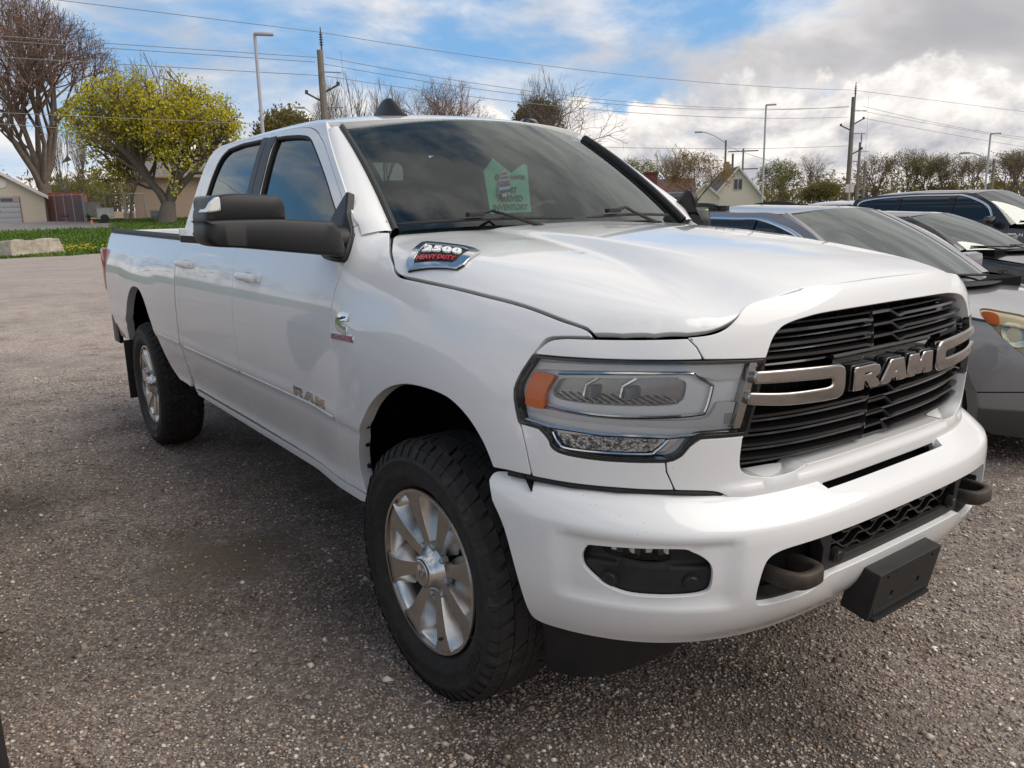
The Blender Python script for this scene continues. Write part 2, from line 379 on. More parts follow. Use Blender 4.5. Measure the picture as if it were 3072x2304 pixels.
# ---- truck body surfaces (metres; x forward, s = |y|, z up; origin under the front axle)
def sst(a,b,x):
    t=np.minimum(np.maximum((x-a)/(b-a),0.),1.); return t*t*(3-2*t)
def _spl(xs,ys):
    xs=np.array(xs,float); ys=np.array(ys,float)
    # monotone-ish cubic (Catmull finite difference tangents)
    m=np.gradient(ys,xs)
    def f0(x):
        x=np.asarray(x,float); i=np.clip(np.searchsorted(xs,x)-1,0,len(xs)-2)
        h=xs[i+1]-xs[i]; t=(x-xs[i])/h; tc=np.clip(t,0,1)
        y=((2*tc**3-3*tc**2+1)*ys[i]+(tc**3-2*tc**2+tc)*h*m[i]+(-2*tc**3+3*tc**2)*ys[i+1]+(tc**3-tc**2)*h*m[i+1])
        return y+np.where(t<0,t*h*m[0],0)+np.where(t>1,(t-1)*h*m[-1],0)
    X_=np.linspace(xs[0]-.3,xs[-1]+.3,6001); Y_=f0(X_)
    return lambda x: np.interp(x,X_,Y_)
PX0=-.3; PN=3.6; UK=1.2; UQ=UK*pi/2
_cab=_spl([.40,.46,.52,.57,.61,.66,.72,.78,.815,.83,.90,1.0,1.1,1.2,1.27,1.33,1.38,1.42,1.46,1.50,1.55,1.6,1.7,1.8,1.9,1.94,1.97,2.0],
          [.90,.93,.953,.955,.950,.956,.968,.979,.984,.990,.9925,.994,.992,.985,.975,.963,.950,.936,.918,.899,.880,.860,.820,.778,.728,.700,.655,.58])
_fen=_spl([.40,.46,.52,.57,.61,.66,.72,.78,.815,.83,.90,1.0,1.1,1.2,1.27,1.33,1.38,1.42,1.45,1.475,1.50,1.55,1.6],
          [.90,.93,.953,.955,.950,.956,.968,.979,.984,.990,.9925,.994,.992,.985,.972,.953,.924,.885,.835,.77,.68,.45,.2])
_bed=_spl([.40,.46,.52,.57,.61,.66,.72,.78,.815,.83,.90,1.0,1.1,1.2,1.27,1.33,1.38,1.42,1.45,1.48,1.5],
          [.90,.93,.953,.955,.950,.956,.968,.979,.984,.990,.9925,.994,.992,.985,.973,.958,.942,.930,.922,.912,.90])
_fa=_spl([.6,.75,.85,.9,1.0,1.1,1.2,1.27,1.32,1.35,1.37,1.39,1.42],[.93,.94,.952,.955,.962,.968,.966,.957,.942,.926,.905,.872,.78])
def dzf(x): return .115*sst(-.05,.62,x)**.9 if False else .105*sst(-.15,.75,x)
def flare(x,z):
    x=np.asarray(x,float); z=np.asarray(z,float)
    d=np.hypot(x,z-.43); d2=np.hypot(x+3.79,z-.43)
    return .024*(1-sst(.62,.98,d))+.010*(1-sst(.60,.95,d2))
def halfw(x,z):
    x=np.asarray(x,float); w=sst(-.62,-.36,x)
    b=sst(-2.775,-2.785,x)
    return (1-w)*((1-b)*_cab(z)+b*_bed(z))+w*_fen(z+dzf(x))+flare(x,z)
_bs=_spl([.40,.48,.52,.58,.65,.75,.81,.845,.865,.885,.91],[.965,1.0,1.012,1.025,1.032,1.034,1.031,1.024,1.008,.98,.94])
_ba=_spl([.40,.46,.50,.54,.58,.64,.72,.77,.785,.797,.81,.83,.85,.87,.90,.93],[.90,.945,.985,1.012,1.028,1.040,1.044,1.043,1.040,1.032,1.014,.984,.952,.918,.89,.87])
def layer(name):
    if name=='body': return (lambda z:_fa(z)-PX0),halfw
    if name=='bumper': return (lambda z:_ba(z)-PX0),(lambda x,z:_bs(z)+0*np.asarray(x,float))
    raise KeyError(name)
def rsurf(phi,z,x,A,B):
    a=A(z); b=B(x,z); cph=np.maximum(np.cos(phi),0); sph=np.maximum(np.sin(phi),0)
    a=np.maximum(a,.02); b=np.maximum(b,.02); return 1/((cph/a)**PN+(sph/b)**PN)**(1/PN)
def wrap(u,z,lay='body',off=0.):
    """(u,z) -> x,s,z on a wrap layer.  u=0 front centre, UQ = start of the straight side; off = outward offset"""
    u=np.asarray(u,float); z=np.asarray(z,float); A,B=layer(lay)
    neg=u<0; ua=np.abs(u)
    front=ua<UQ; phi=np.where(front,ua/UK,pi/2); x=np.where(front,PX0+np.cos(phi),PX0-(ua-UQ))
    for _ in range(6):
        r=rsurf(phi,z,x,A,B); x=np.where(front,PX0+r*np.cos(phi),PX0-(ua-UQ))
    s=np.where(front,r*np.sin(phi),B(x,z))
    s=np.where(neg,-s,s)
    return x,s,z
def uz_of(x,s):
    return np.where(np.asarray(x)>PX0,UK*np.arctan2(s,np.asarray(x)-PX0),UQ+PX0-np.asarray(x))
def gval(x,s,z,lay):
    A,B=layer(lay); s=abs(s)
    if x>PX0:
        phi=atan2(s,x-PX0); return hypot(x-PX0,s)-float(rsurf(phi,z,x,A,B))
    return s-float(B(x,z))
# ---- hood, roof, windshield
_hc=_spl([-.6,-.4,-.2,.2,.6,.8,.905,.97],[1.522,1.514,1.505,1.478,1.433,1.396,1.366,1.345])
_ho=_spl([-.6,-.4,-.2,0.,.2,.4,.6,.8,.92],[1.502,1.492,1.477,1.458,1.432,1.398,1.355,1.308,1.275])
_zs=np.linspace(1.0,1.60,121)
def zside(x,s,lay='body'):
    x=np.asarray(x,float); s=np.abs(np.asarray(s,float)); sh=x.shape; xf=x.ravel(); sf=s.ravel(); out=np.empty(len(xf))
    lo=np.full(len(xf),1.0); hi=np.full(len(xf),1.6)
    A,B=layer('body')
    for _ in range(22):
        m=(lo+hi)/2; front=xf>PX0
        phi=np.where(front,np.arctan2(sf,np.maximum(xf-PX0,1e-6)),pi/2)
        a=np.maximum(A(m),.02); b=np.maximum(B(xf,m),.02)
        r=1/((np.maximum(np.cos(phi),0)/a)**PN+(np.sin(phi)/b)**PN)**(1/PN)
        rp=np.where(front,np.hypot(xf-PX0,sf),sf); r=np.where(front,r,b)
        ins=rp<r; lo=np.where(ins,m,lo); hi=np.where(ins,hi,m)
    return ((lo+hi)/2).reshape(sh)
def smin(a,b,k):
    h=np.clip(.5+.5*(b-a)/k,0,1); return b*(1-h)+a*h-k*h*(1-h)
def hood(x,s):
    x=np.asarray(x,float); s=np.abs(np.asarray(s,float))
    w0=.36+.03*sst(.9,-.4,x)*0; wd=.10
    k=sst(.365,.445+.20*sst(.1,.9,x),s)
    zt=_hc(x)*(1-k)+_ho(x)*k-.012*(s/.36)**2*(1-k)-.012*k*0
    zt=zt+.010*sst(-.2,.9,x)*np.exp(-((s-.66)/.16)**2)
    zt=zt-.02*sst(.5,.9,s)
    return smin(zt,zside(x,s),.022)
_rc=_spl([-3.0,-2.9,-2.75,-2.4,-2.0,-1.6,-1.3,-1.1,-.95],[1.955,1.985,2.004,2.022,2.031,2.027,2.008,1.984,1.955])
def roof(x,s):
    x=np.asarray(x,float); s=np.abs(np.asarray(s,float))
    zt=_rc(x)-.050*(s/.66)**2.2
    zs=np.interp(s,[.50,.58,.655,.70,.728,.778],[2.025,2.0,1.97,1.94,1.90,1.80])
    return smin(zt,zs,.02)
def wshield(s,t):
    """s=-1..1 across, t=0 base..1 header -> x,y,z"""
    s=np.asarray(s,float); t=np.asarray(t,float)
    xb=-.330-.178*s*s; yb=.757*s; zb=1.492-.002*s*s
    xt=-.990-.112*s*s; yt=.664*s; zt=1.960-.056*s*s
    bul=4*t*(1-t)
    return xb+(xt-xb)*t+.012*bul, yb+(yt-yb)*t, zb+(zt-zb)*t+.016*bul
# ================================================================== the white pickup
truck=thing('pickup_truck','large white crew cab pickup truck with black towing mirrors, parked nearest on the gravel','pickup truck')
def fw(lay='body',off=0.):
    def f(q):
        x,s,z=wrap(q[:,0],q[:,1],lay); return np.stack([x,-s,z],1)
    return f
WR=fw(); BW=fw('bumper')
def wpt(u,z,off=0.,lay='body'):
    q=np.array([[u,z],[u+1e-3,z],[u,z+1e-3]]); p=fw(lay)(q); n=np.cross(p[1]-p[0],p[2]-p[0]); n/=np.linalg.norm(n)
    if n@np.array([p[0][0]-PX0,p[0][1],0])<0: n=-n
    return p[0]+n*off
def off_fn(base,off):
    h=1e-3
    def f(q):
        p=base(q); a=base(q+np.array([h,0]))-p; b=base(q+np.array([0,h]))-p; n=np.cross(a,b); n/=np.linalg.norm(n,axis=1,keepdims=True)
        n*=FLIPSGN; return p+n*(off(q)[:,None] if callable(off) else off)
    return f
_t=WR(np.array([[1.,1.],[1.001,1.],[1.,1.001]])); _n=np.cross(_t[1]-_t[0],_t[2]-_t[0]); FLIPSGN=1 if _n[1]<0 else -1
FL=(FLIPSGN<0)
def U(x,s): return float(uz_of(x,s))
def X(x): return UQ+PX0-x
def pm(name,outline,mats,fn=None,**k): return panel_mesh(name,outline,fn or WR,mats,flip=FL,**k)

W=M['white']
door_cut=cr([(X(-.56),.575),(X(-.575),.65),(X(-.545),.86),(X(-.570),1.02),(X(-.597),1.18),(X(-.583),1.282),(X(-.540),1.393),(X(-.556),1.461),(X(-.592),1.512)])
pill=[(2.150,1.533),(2.135,1.535),(2.118,1.512),(2.088,1.4975)]
_hx=[(-.48,.775),(-.3453,.8574),(-.25,.903),(-.1976,.9243),(-.12,.934),(.0515,.9293),(.2495,.9076),(.4191,.8777),(.5416,.8548),(.6218,.8334),(.6469,.8318)]
hoodcut_xs=cr(_hx,4)
hoodcut=[(U(x,s),float(zside(x,s))-.004) for x,s in hoodcut_xs]
arch_f=cr([(1.9863,.5774),(2.030,.6407),(1.9844,.7604),(1.8818,.9011),(1.7195,1.0034),(1.5391,1.0536),(1.3462,1.0557),(1.2436,1.0198),(1.1743,.9543),(1.1366,.8834)],5)
hl_side=[(.8753,1.2529),(.9684,1.2465),(.9995,1.2253),(1.0368,1.1691),(1.07,1.1054),(1.0595,1.0327),(1.0473,1.0092),(1.0341,.9547),(1.0197,.8849)]
fender=door_cut+pill+hoodcut+cr(hl_side,3)+[(1.09,.886)]+arch_f[::-1]
me=pm('front_fender',fender,W,step=.022,depth=.03); fen=both('front_fender',me,truck)
# headlight brow, grille header, lower grille surround, headlight bezel
brow=cr([(1.0184,1.2005),(.9992,1.2195),(.9712,1.2389),(.9314,1.2462)],4)+[(.66,1.2545)]+[(.6419,1.2336),(.6279,1.2035),(.7408,1.2035),(.9427,1.2003)]
both('headlight_brow',pm('headlight_brow',brow,W,step=.02,depth=.05),truck)
hoodline=cr([(0,1.3610),(.0614,1.3608),(.3073,1.3590),(.3501,1.3530),(.3901,1.3475),(.4802,1.3354),(.5208,1.3214),(.5472,1.295),(.5752,1.274),(.61,1.262),(.6608,1.257)],4)
hin=cr([(.4791,1.1975),(.462,1.238),(.4422,1.261),(.4152,1.2745),(.36,1.285),(.2671,1.2919),(0,1.2935)],4)
header=sym(hoodline+[(.66,1.2545),(.6419,1.2336),(.6279,1.2035),(.4850,1.1975)]+hin)
part('grille_header',pm('grille_header',header,W,step=.02,depth=.07),truck)
hl_in_low=(.5205,1.0085)
lowtop=cr([(.5305,1.0071),(.5334,.935),(.518,.905),(.4828,.8921),(.4411,.8846),(.3702,.8868),(.3377,.896),(.30,.8974),(0,.8974)],4)
lowbot=[(0,.833),(.272,.833),(.290,.813)]+cr([(.292,.8112),(.432,.8064),(.4738,.8020),(.5219,.8206),(.561,.8495),(.5968,.8667),(.6853,.8758)],4)
seam=[(.705,.91),(.7071,.9508)]
sur=sym(lowtop[::-1]+lowbot[1:]+seam[0:1]+[(.7071,.9508),(.68,.957),(.66,.985),(.6312,1.008)])if False else None
half=[p for p in lowbot]+[(.695,.90),(.705,.925),(.7071,.9500),(.690,.9540),(.672,.966),(.655,.990),(.6312,1.0075),(.5320,1.0065)]+lowtop
sur=sym(half)
def surf_low(q):
    b=.012*sst(.885,.86,q[:,1])*sst(.62,.50,np.abs(q[:,0])); return b
part('grille_surround',pm('grille_surround',sur,W,fn=off_fn(WR,surf_low),step=.02,depth=.07),truck)
bezel=[(1.0538,1.0205)]+cr([(1.0,1.013),(.9745,.988),(.9645,.9665),(.93,.954),(.8401,.9483),(.7071,.9490)],4)+[(.705,.925),(.695,.90),(.6853,.8758)]+[(.8097,.8795),(.9187,.8808),(1.0184,.8839),(1.0341,.9547),(1.0473,1.0092)]
both('headlight_bezel',pm('headlight_bezel',bezel,W,step=.02,depth=.05),truck)
# hood
def HF(q):
    return np.stack([q[:,0],-q[:,1],hood(q[:,0],q[:,1])],1)
rear=[(-.385,0),(-.389,.2),(-.395,.35),(-.404,.43),(-.432,.58),(-.470,.68),(-.518,.734)]
front=[]
for u_,z_ in [(.8653,1.2535),(.80,1.2545),(.73,1.2555)]+hoodline[::-1]:
    x_,s_,_z=wrap(u_,z_+.004); front.append((float(x_),float(s_)))
hhalf=cr(rear,4)+cr(_hx[:-1],4)[1:]+front
hh=[(x,s) for x,s in hhalf]; hout=hh+[(x,-s) for x,s in hh[::-1] if abs(s)>1e-6]
_a=HF(np.array([[0,0],[.01,0],[0,.01]])); HFL=np.cross(_a[1]-_a[0],_a[2]-_a[0])[2]<0
hoodo=part('hood',panel_mesh('hood',hout,HF,W,step=.02,depth=.03,flip=HFL),truck)
# bumper with recessed lamp pockets
def brec(q):
    u,z=np.abs(q[:,0]),q[:,1]
    m=sst(.545,.60,u)*sst(.975,.915,u)*sst(.575,.610,z)*sst(.780,.755,z)
    ridge=.010*sst(.52,.40,u)*sst(.80,.77,z)*sst(.735,.75,z)
    return -.013*m+ridge*0
BF=off_fn(BW,brec)
btop=[(0,.8305),(.278,.8305),(.292,.845),(.335,.890),(.42,.897),(.55,.897),(.70,.890),(.8343,.885),(1.0258,.8790),(1.11,.874),(1.140,.866),(1.1506,.848)]
bside=[(1.135,.80),(1.0956,.7286),(1.062,.60),(1.0365,.4838),(1.0116,.4571),(.96,.452),(.80,.450),(.6,.444),(.4163,.436),(.2,.430),(0,.430)]
bh=btop[:3]+cr(btop[3:],4)+cr(bside,4)
opn=[(0,.7335),(.2721,.7336)]+cr([(.4,.731),(.4602,.7267),(.4962,.7108),(.5121,.67),(.5190,.610),(.5110,.580),(.48,.572),(.43,.570),(.3768,.5712),(.3500,.580),(.3289,.5966),(.305,.608),(.28,.610)],4)+[(.0657,.61),(0,.61)]
fogc=cr([(.895,.7213),(.8871,.735),(.8709,.7423),(.6984,.7519),(.660,.742),(.6300,.720),(.6172,.695),(.6160,.66),(.6210,.635),(.6354,.6235),(.67,.617),(.74,.613),(.8008,.6152),(.85,.635),(.8905,.672),(.899,.70)],4,True)
opn=sym(opn)
bme=panel_mesh('front_bumper',sym(bh),BF,W,step=.02,holes=[(opn,.05),(fogc,.012),([(-u,z) for u,z in fogc],.012)],depth=.05,flip=FL)
bump=part('front_bumper',bme,truck)
# black tube laid in the gap between fascia and bumper, standing for its shade
for sg in (1,-1):
    b=MB(); b.tube([wpt(sg*u,z-.0075,-.007) for u,z in lowbot[2:]+[(.8097,.8795),(.9187,.8808),(1.0184,.8839),(1.09,.884)]],.0075,6); b.build('gap_shade',M['black_matte'],truck)
# sides
fd=door_cut+cr([(2.1751,1.5134),(2.2725,1.5936),(2.6083,1.8166),(2.72,1.875),(2.8142,1.9117),(2.95,1.937),(3.15,1.948)],4)[1:]+[(3.44,1.951)]+cr([(3.435,1.951),(3.3985,1.9218),(3.3485,1.6697),(3.323,1.3341),(3.3115,1.2439),(3.3088,1.0521),(3.288,.9675),(3.28,.8),(3.255,.66),(3.235,.585)],4)
fwin=cr([(2.30,1.478),(2.262,1.50),(2.285,1.545),(2.4057,1.6292),(2.4917,1.6884),(2.62,1.77),(2.7561,1.8472),(2.82,1.878),(2.8909,1.8973),(3.0,1.910)],4)+[(3.16,1.9205),(3.2917,1.9236)]+cr([(3.2817,1.86),(3.24,1.6629),(3.195,1.52),(3.165,1.480)],4)
both('front_door',pm('front_door',fd,W,step=.022,holes=[(fwin,.004)],depth=.03),truck); DO=[o for o in bpy.data.objects if o.name.startswith('front_door')]
bseam=cr([(3.435,1.951),(3.3985,1.9218),(3.3485,1.6697),(3.323,1.3341),(3.3115,1.2439),(3.3088,1.0521),(3.288,.9675),(3.28,.8),(3.255,.66),(3.235,.585)],4)
rdrear=cr([(4.02,1.948),(4.12,1.932),(4.20,1.888),(4.233,1.80),(4.255,1.61),(4.268,1.46),(4.285,1.30),(4.288,1.0),(4.285,.80),(4.265,.70),(4.225,.61),(4.19,.585)],4)
rd=bseam[::-1]+rdrear
rwin=[(3.4766,1.9314),(3.8,1.934)]+cr([(4.0,1.9204),(4.075,1.882),(4.1155,1.80),(4.1264,1.6635),(4.115,1.54),(4.0906,1.4954),(4.04,1.480)],4)+cr([(3.43,1.480),(3.4116,1.55),(3.4266,1.6744),(3.46,1.86)],4)
both('rear_door',pm('rear_door',rd,W,step=.022,holes=[(rwin,.004)],depth=.03),truck)
cabout=[(2.150,1.533)]+cr([(2.22,1.595),(2.50,1.783),(2.715,1.925),(2.78,1.948),(2.95,1.957)],4)+[(3.6,1.962)]+cr([(4.1,1.958),(4.24,1.94),(4.31,1.89),(4.335,1.76),(4.345,1.61),(4.352,1.46),(4.355,1.3),(4.355,.80),(4.34,.70),(4.30,.60),(4.28,.575)],4)
ringin=rdrear[::-1]+bseam[:1]+cr([(3.15,1.948),(2.95,1.937),(2.8142,1.9117),(2.72,1.875),(2.6083,1.8166),(2.2725,1.5936),(2.1751,1.5134)],4)
both('cab_frame',pm('cab_frame',cabout+ringin,W,step=.02,depth=.05),truck)
sill=[(1.992,.571),(2.15,.571),(4.27,.571),(4.24,.545),(2.05,.532),(2.005,.54)]
both('rocker_panel',pm('rocker_panel',sill,M['white_dusty'],fn=off_fn(WR,-.004),step=.022,depth=.05),truck)
arch_r=cr([(4.6059,.5816),(4.7792,.6426),(4.8991,.796),(5.0262,.9207),(5.1311,1.0295),(5.2604,1.0967),(5.42,1.1057),(5.5451,1.075),(5.6851,.98),(5.82,.8352),(5.90,.74),(5.95,.66)],5)
bed=[(4.372,1.449)]+[(6.25,1.474)]+cr([(6.36,1.468),(6.42,1.435),(6.445,1.37),(6.45,1.2),(6.44,1.0),(6.41,.84),(6.38,.74),(6.33,.66)],4)+arch_r[::-1]+[(4.372,.572)]
both('bed_side',pm('bed_side',bed,W,step=.024,depth=.03),truck)
# crease strip along doors: a fine proud moulding line
def wstrip(name,pts,w,h,matl,parent,dz=0):
    mb=MB(); n=len(pts); P=[]
    for u,z in pts:
        P+= [wpt(u,z+w/2,-.002),wpt(u,z+w/2*.6,h),wpt(u,z-w/2*.6,h),wpt(u,z-w/2,-.002)]
    mb.add(P,[(4*i+k,4*i+k+1,4*i+k+5,4*i+k+4) for i in range(n-1) for k in range(3)]); me=mb.mesh(name,matl,50); return both(name,me,parent)
# B-pillar trim, belt moulding, window glass
bp1=[(3.2917,1.9276),(3.392,1.9276)]+bseam[4:9]+[(3.336,1.478),(3.165,1.478),(3.195,1.52),(3.24,1.6629),(3.2817,1.86)]
bp1=[(3.288,1.926),(3.394,1.926),(3.3725,1.80),(3.3455,1.6697),(3.333,1.478),(3.165,1.478),(3.195,1.52),(3.24,1.6629),(3.2817,1.86)]
bp2=[(3.405,1.928),(3.480,1.933),(3.46,1.86),(3.4266,1.6744),(3.4116,1.55),(3.43,1.478),(3.340,1.478),(3.3525,1.6697),(3.3795,1.80)]
for q in (bp1,bp2): both('pillar_trim',pm('pillar_trim',q,M['black_soft'],off=.0025,step=.03,depth=.004,gap=.001),truck)
belt=lambda a,b:[(u,1.472) for u in np.linspace(a,b,24)]
wstrip('belt_moulding',belt(2.27,3.325),.022,.008,M['black_soft'],truck); wstrip('belt_moulding',belt(3.34,4.12),.022,.008,M['black_soft'],truck)
for q in (fwin,rwin):
    qq=q if parea(q)>0 else q[::-1]; both('window_seal',pm('window_seal',inset(qq,-.002),M['black_matte'],off=-.0035,step=.03,holes=[inset(dens(qq,.02),.011)],depth=.016,gap=0),truck)
both('side_window',pm('side_window',fwin,M['glass_side'],off=-.016,step=.03,thin=True,gap=-.006),truck)
both('side_window',pm('side_window',rwin,M['glass_side'],off=-.016,step=.03,thin=True,gap=-.006),truck)
# roof, rear cab wall, windscreen
def RF(q): return np.stack([q[:,0],-q[:,1],roof(q[:,0],q[:,1])],1)
rh=[(-.985,0),(-.997,.2),(-1.03,.4),(-1.075,.575),(-1.11,.655),(-1.20,.678),(-1.45,.686),(-2.4,.686),(-2.62,.680),(-2.74,.655),(-2.775,.60),(-2.785,.3),(-2.785,0)]
rhc=cr(rh[:5],4)+rh[5:]; ro=rhc+[(x,-s) for x,s in rhc[::-1] if abs(s)>1e-6]
part('roof',panel_mesh('roof',ro,RF,W,step=.035,depth=.03,flip=HFL),truck)
mb=MB(); mb.box((-2.765,0,1.02),(.02,1.86,.95)); mb.build('cab_back',W,truck)
def BWL(q): return np.stack([np.full(len(q),-2.72),-q[:,0],q[:,1]],1)
part('rear_window_frame',panel_mesh('rear_window_frame',[(-.90,1.455),(.90,1.455),(.843,1.6),(.765,1.8),(.70,1.92),(.63,1.965),(-.63,1.965),(-.70,1.92),(-.765,1.8),(-.843,1.6)],BWL,M['black_matte'],step=.1,holes=[rrect(1.02,.34,.05,4,0,1.71)],depth=.02,gap=0),truck)
gb=MB(); gb.box((-2.735,0,1.715),(.006,1.04,.37)); gb.build('rear_window',M['glass_rear'],truck)
def WF(q):
    x,y,z=wshield(q[:,0],q[:,1]); return np.stack([x,y,z],1)
_a=WF(np.array([[0,.5],[.01,.5],[0,.51]])); WFL=np.cross(_a[1]-_a[0],_a[2]-_a[0])[0]<0
def grid_mesh(name,fn,us,vs,m,flip=False,sharp=None):
    q=np.array([(u,v) for v in vs for u in us]); P=fn(q); nu=len(us); mb=MB()
    f=[(j*nu+i,j*nu+i+1,(j+1)*nu+i+1,(j+1)*nu+i) for j in range(len(vs)-1) for i in range(nu-1)]
    if flip: f=[t[::-1] for t in f]
    mb.add(P,f); return mb.mesh(name,m,80)
ws=part('windscreen',grid_mesh('windscreen',WF,np.linspace(-1,1,41),np.linspace(-.06,1.0,21),M['glass_ws'],WFL),truck)
# black ceramic border (frit) just inside the glass
WI=off_fn(WF,-.006*(1 if not WFL else -1)*FLIPSGN)
def wi_off(o):
    def f(q):
        p=WF(q); h=1e-3; a=WF(q+np.array([h,0]))-p; b=WF(q+np.array([0,h]))-p; n=np.cross(a,b); n/=np.linalg.norm(n,axis=1,keepdims=True); n*=np.where(n[:,:1]<0,-1,1); return p+n*o
    return f
outer=[(-1,-.06),(1,-.06),(1,1),(-1,1)]; inner=rrect(1.88,.86,.06,6,0,.515)
fr=panel_mesh('frit_border',dens(outer,.05),wi_off(-.006),M['black_matte'],step=.06,holes=[inner],thin=True,gap=0,flip=WFL)
fo=bpy.data.objects.new('frit_border',fr); link(fo); fo.parent=ws
cm=panel_mesh('sensor_patch',cr([(-.16,1.0),(-.13,.86),(-.08,.80),(.08,.80),(.13,.86),(.16,1.0)],4),wi_off(-.007),M['black_matte'],step=.04,thin=True,gap=0,flip=WFL); fo=bpy.data.objects.new('sensor_patch',cm); link(fo); fo.parent=ws
# black pillar trim beside the glass
ts=np.linspace(0,1.0,26); PW=[]; PB_=[]
for t in ts:
    p_=WF(np.array([[-.982,t]]))[0]; q=WF(np.array([[-1.004,t]]))[0]; z=q[2]
    xx=float(np.interp(z,[1.49,1.512,1.535,1.595,1.783,1.925,1.948],[-.535,-.552,-.568,-.640,-.918,-1.133,-1.19])); s=float(halfw(xx-.02,z))-.004
    e=np.array([xx-.006,-s,z-.002]); c0=q+np.array([.014,-.012,.010]); m_=e*.5+c0*.5+np.array([.012,-.004,.006]); a_=p_+np.array([.010,0,.010])
    PW+=[e+np.array([-.02,.03,-.01]),e,e*.75+m_*.25+np.array([.004,-.001,.002]),m_,m_*.4+c0*.6+np.array([.003,-.001,.002]),c0,c0+np.array([-.02,.0,-.02])]
    PB_+=[c0+np.array([-.002,.0,-.006]),c0*.8+a_*.2+np.array([.010,0,.010]),c0*.3+a_*.7+np.array([.009,0,.009]),a_,p_+np.array([-.01,0,-.012])]
def _strip(P,m,name,mt):
    b=MB(); b.add(P,[(m*i+k,m*i+k+m,m*i+k+m+1,m*i+k+1) for i in range(len(ts)-1) for k in range(m-1)]); return b.mesh(name,mt,60)
both('windscreen_pillar',_strip(PW,7,'windscreen_pillar',W),truck); both('windscreen_trim',_strip(PB_,5,'windscreen_trim',M['black_soft']),truck)
b=MB(); P=[]
for u,z in cr([(2.152,1.530),(2.130,1.531),(2.112,1.508),(2.090,1.4955)],3):
    q0=wpt(u,z,.001); P+=[q0+np.array([0,-.002,-.01]),q0+np.array([0,.004,.006]),q0+np.array([.01,.045,.004]),q0+np.array([.0,.10,-.03])]
b.add(P,[(4*i+k,4*i+k+1,4*i+k+5,4*i+k+4) for i in range(len(P)//4-1) for k in range(3)]); both('cowl_corner',b.mesh('cowl_corner',M['black_soft'],50),truck)
# cowl below the glass
def CW(q):
    s=q[:,0]; x=-.30-.215*(s/.76)**2-.10*q[:,1]; return np.stack([x-.015,-s,1.452+.028*(s/.76)**2+.012*q[:,1]],1)
part('cowl',grid_mesh('cowl',CW,np.linspace(-.775,.775,31),[0,.4,1.2],M['black_matte']),truck)
for y0,y1,yp in ((-.74,-.05,-.47),(.02,.60,.16)):
    mb=MB(); pts=[]
    for k in range(13):
        y=y0+(y1-y0)*k/12; s=-y/.757 if False else y/.757; t=.035+.035*sin(pi*k/12)*.4; p=wi_off(.022)(np.array([[s,t]]))[0]; pts.append(p)
    w=MB(); w.tube(pts,[.004]+[.007]*11+[.004],6); wo=w.build('wiper',M['black_matte'],truck)
    ph=wi_off(.045)(np.array([[yp/.757,.05]]))[0]; pe=wi_off(.02)(np.array([[(yp+.25)/.757,-.02]]))[0]
    a=MB(); a.bbox(ph,(.03,.07,.016),.005); a.tube([ph,ph+np.array([-.02,.09,.012]),ph*.5+pe*.5+np.array([0,0,.02]),pe+np.array([.02,0,0])],[.008,.006,.006,.009],6); a.build('wiper_arm',M['black_matte'],wo)
# inner structure that closes the gaps: dark shells behind the skin
inn=MB()
def shell(us,zs,off,lay='body'):
    P=[];
    for z in zs:
        for u in us: P.append(wpt(u,z,off,lay))
    nu=len(us); return P,[(j*nu+i,j*nu+i+1,(j+1)*nu+i+1,(j+1)*nu+i) for j in range(len(zs)-1) for i in range(nu-1)]
sh=MB()
for us,zs in ((np.linspace(2.03,4.36,30),np.linspace(.54,1.46,12)),(np.linspace(1.03,2.1,16),np.linspace(1.075,1.33,6)),(np.linspace(4.36,4.60,4),np.linspace(.6,1.4,6)),(np.linspace(4.6,6.3,10),np.linspace(1.13,1.42,5))):
    P,F=shell(us,zs,-.045); sh.add(P,F); sh.add([(x,-y,z) for x,y,z in P],[f[::-1] for f in F])
P,F=shell(np.linspace(-1.0,1.0,40),np.linspace(.52,.885,8),-.075,'bumper'); sh.add(P,F)
P,F=shell(np.linspace(-.75,.75,30),np.linspace(.80,1.34,10),-.11); sh.add(P,F)
P=[(x,s*sg,float(hood(x,abs(s)))-.05) for x in np.linspace(-.42,.86,14) for s in [] for sg in (1,)]
sh.box((-.75,0,1.0),(.03,1.86,1.0)); sh.box((.0,0,1.16),(.8,1.4,.03)); sh.box((-1.75,0,.56),(2.1,1.84,.06)); sh.box((-3.7,0,.62),(2.0,1.1,.1)); sh.box((-2.2,0,.46),(4.6,.9,.12))
sh.build('inner_body',M['dark'],truck,sharp=None)
# wheel housings
def housing(cx,top,w0,w1,R,m):
    mb=MB(); n=28; P=[]
    for k in range(n+1):
        a=radians(38+129*k/n); x=cx+R*cos(a); z=.44+R*sin(a)
        P+=[(x,-w1,z),(x,-w0,z)]
    mb.add(P,[(2*k,2*k+1,2*k+3,2*k+2) for k in range(n)])
    mb.add([P[2*k+1] for k in range(n+1)]+[(cx,-w0,.35)],[(k,k+1,n+1) for k in range(n)])
    return mb.mesh('wheel_housing',m,50)
both('wheel_housing',housing(.02,0,.60,.955,.66,M['dark']),truck); both('wheel_housing',housing(-3.82,0,.60,.955,.66,M['dark']),truck)
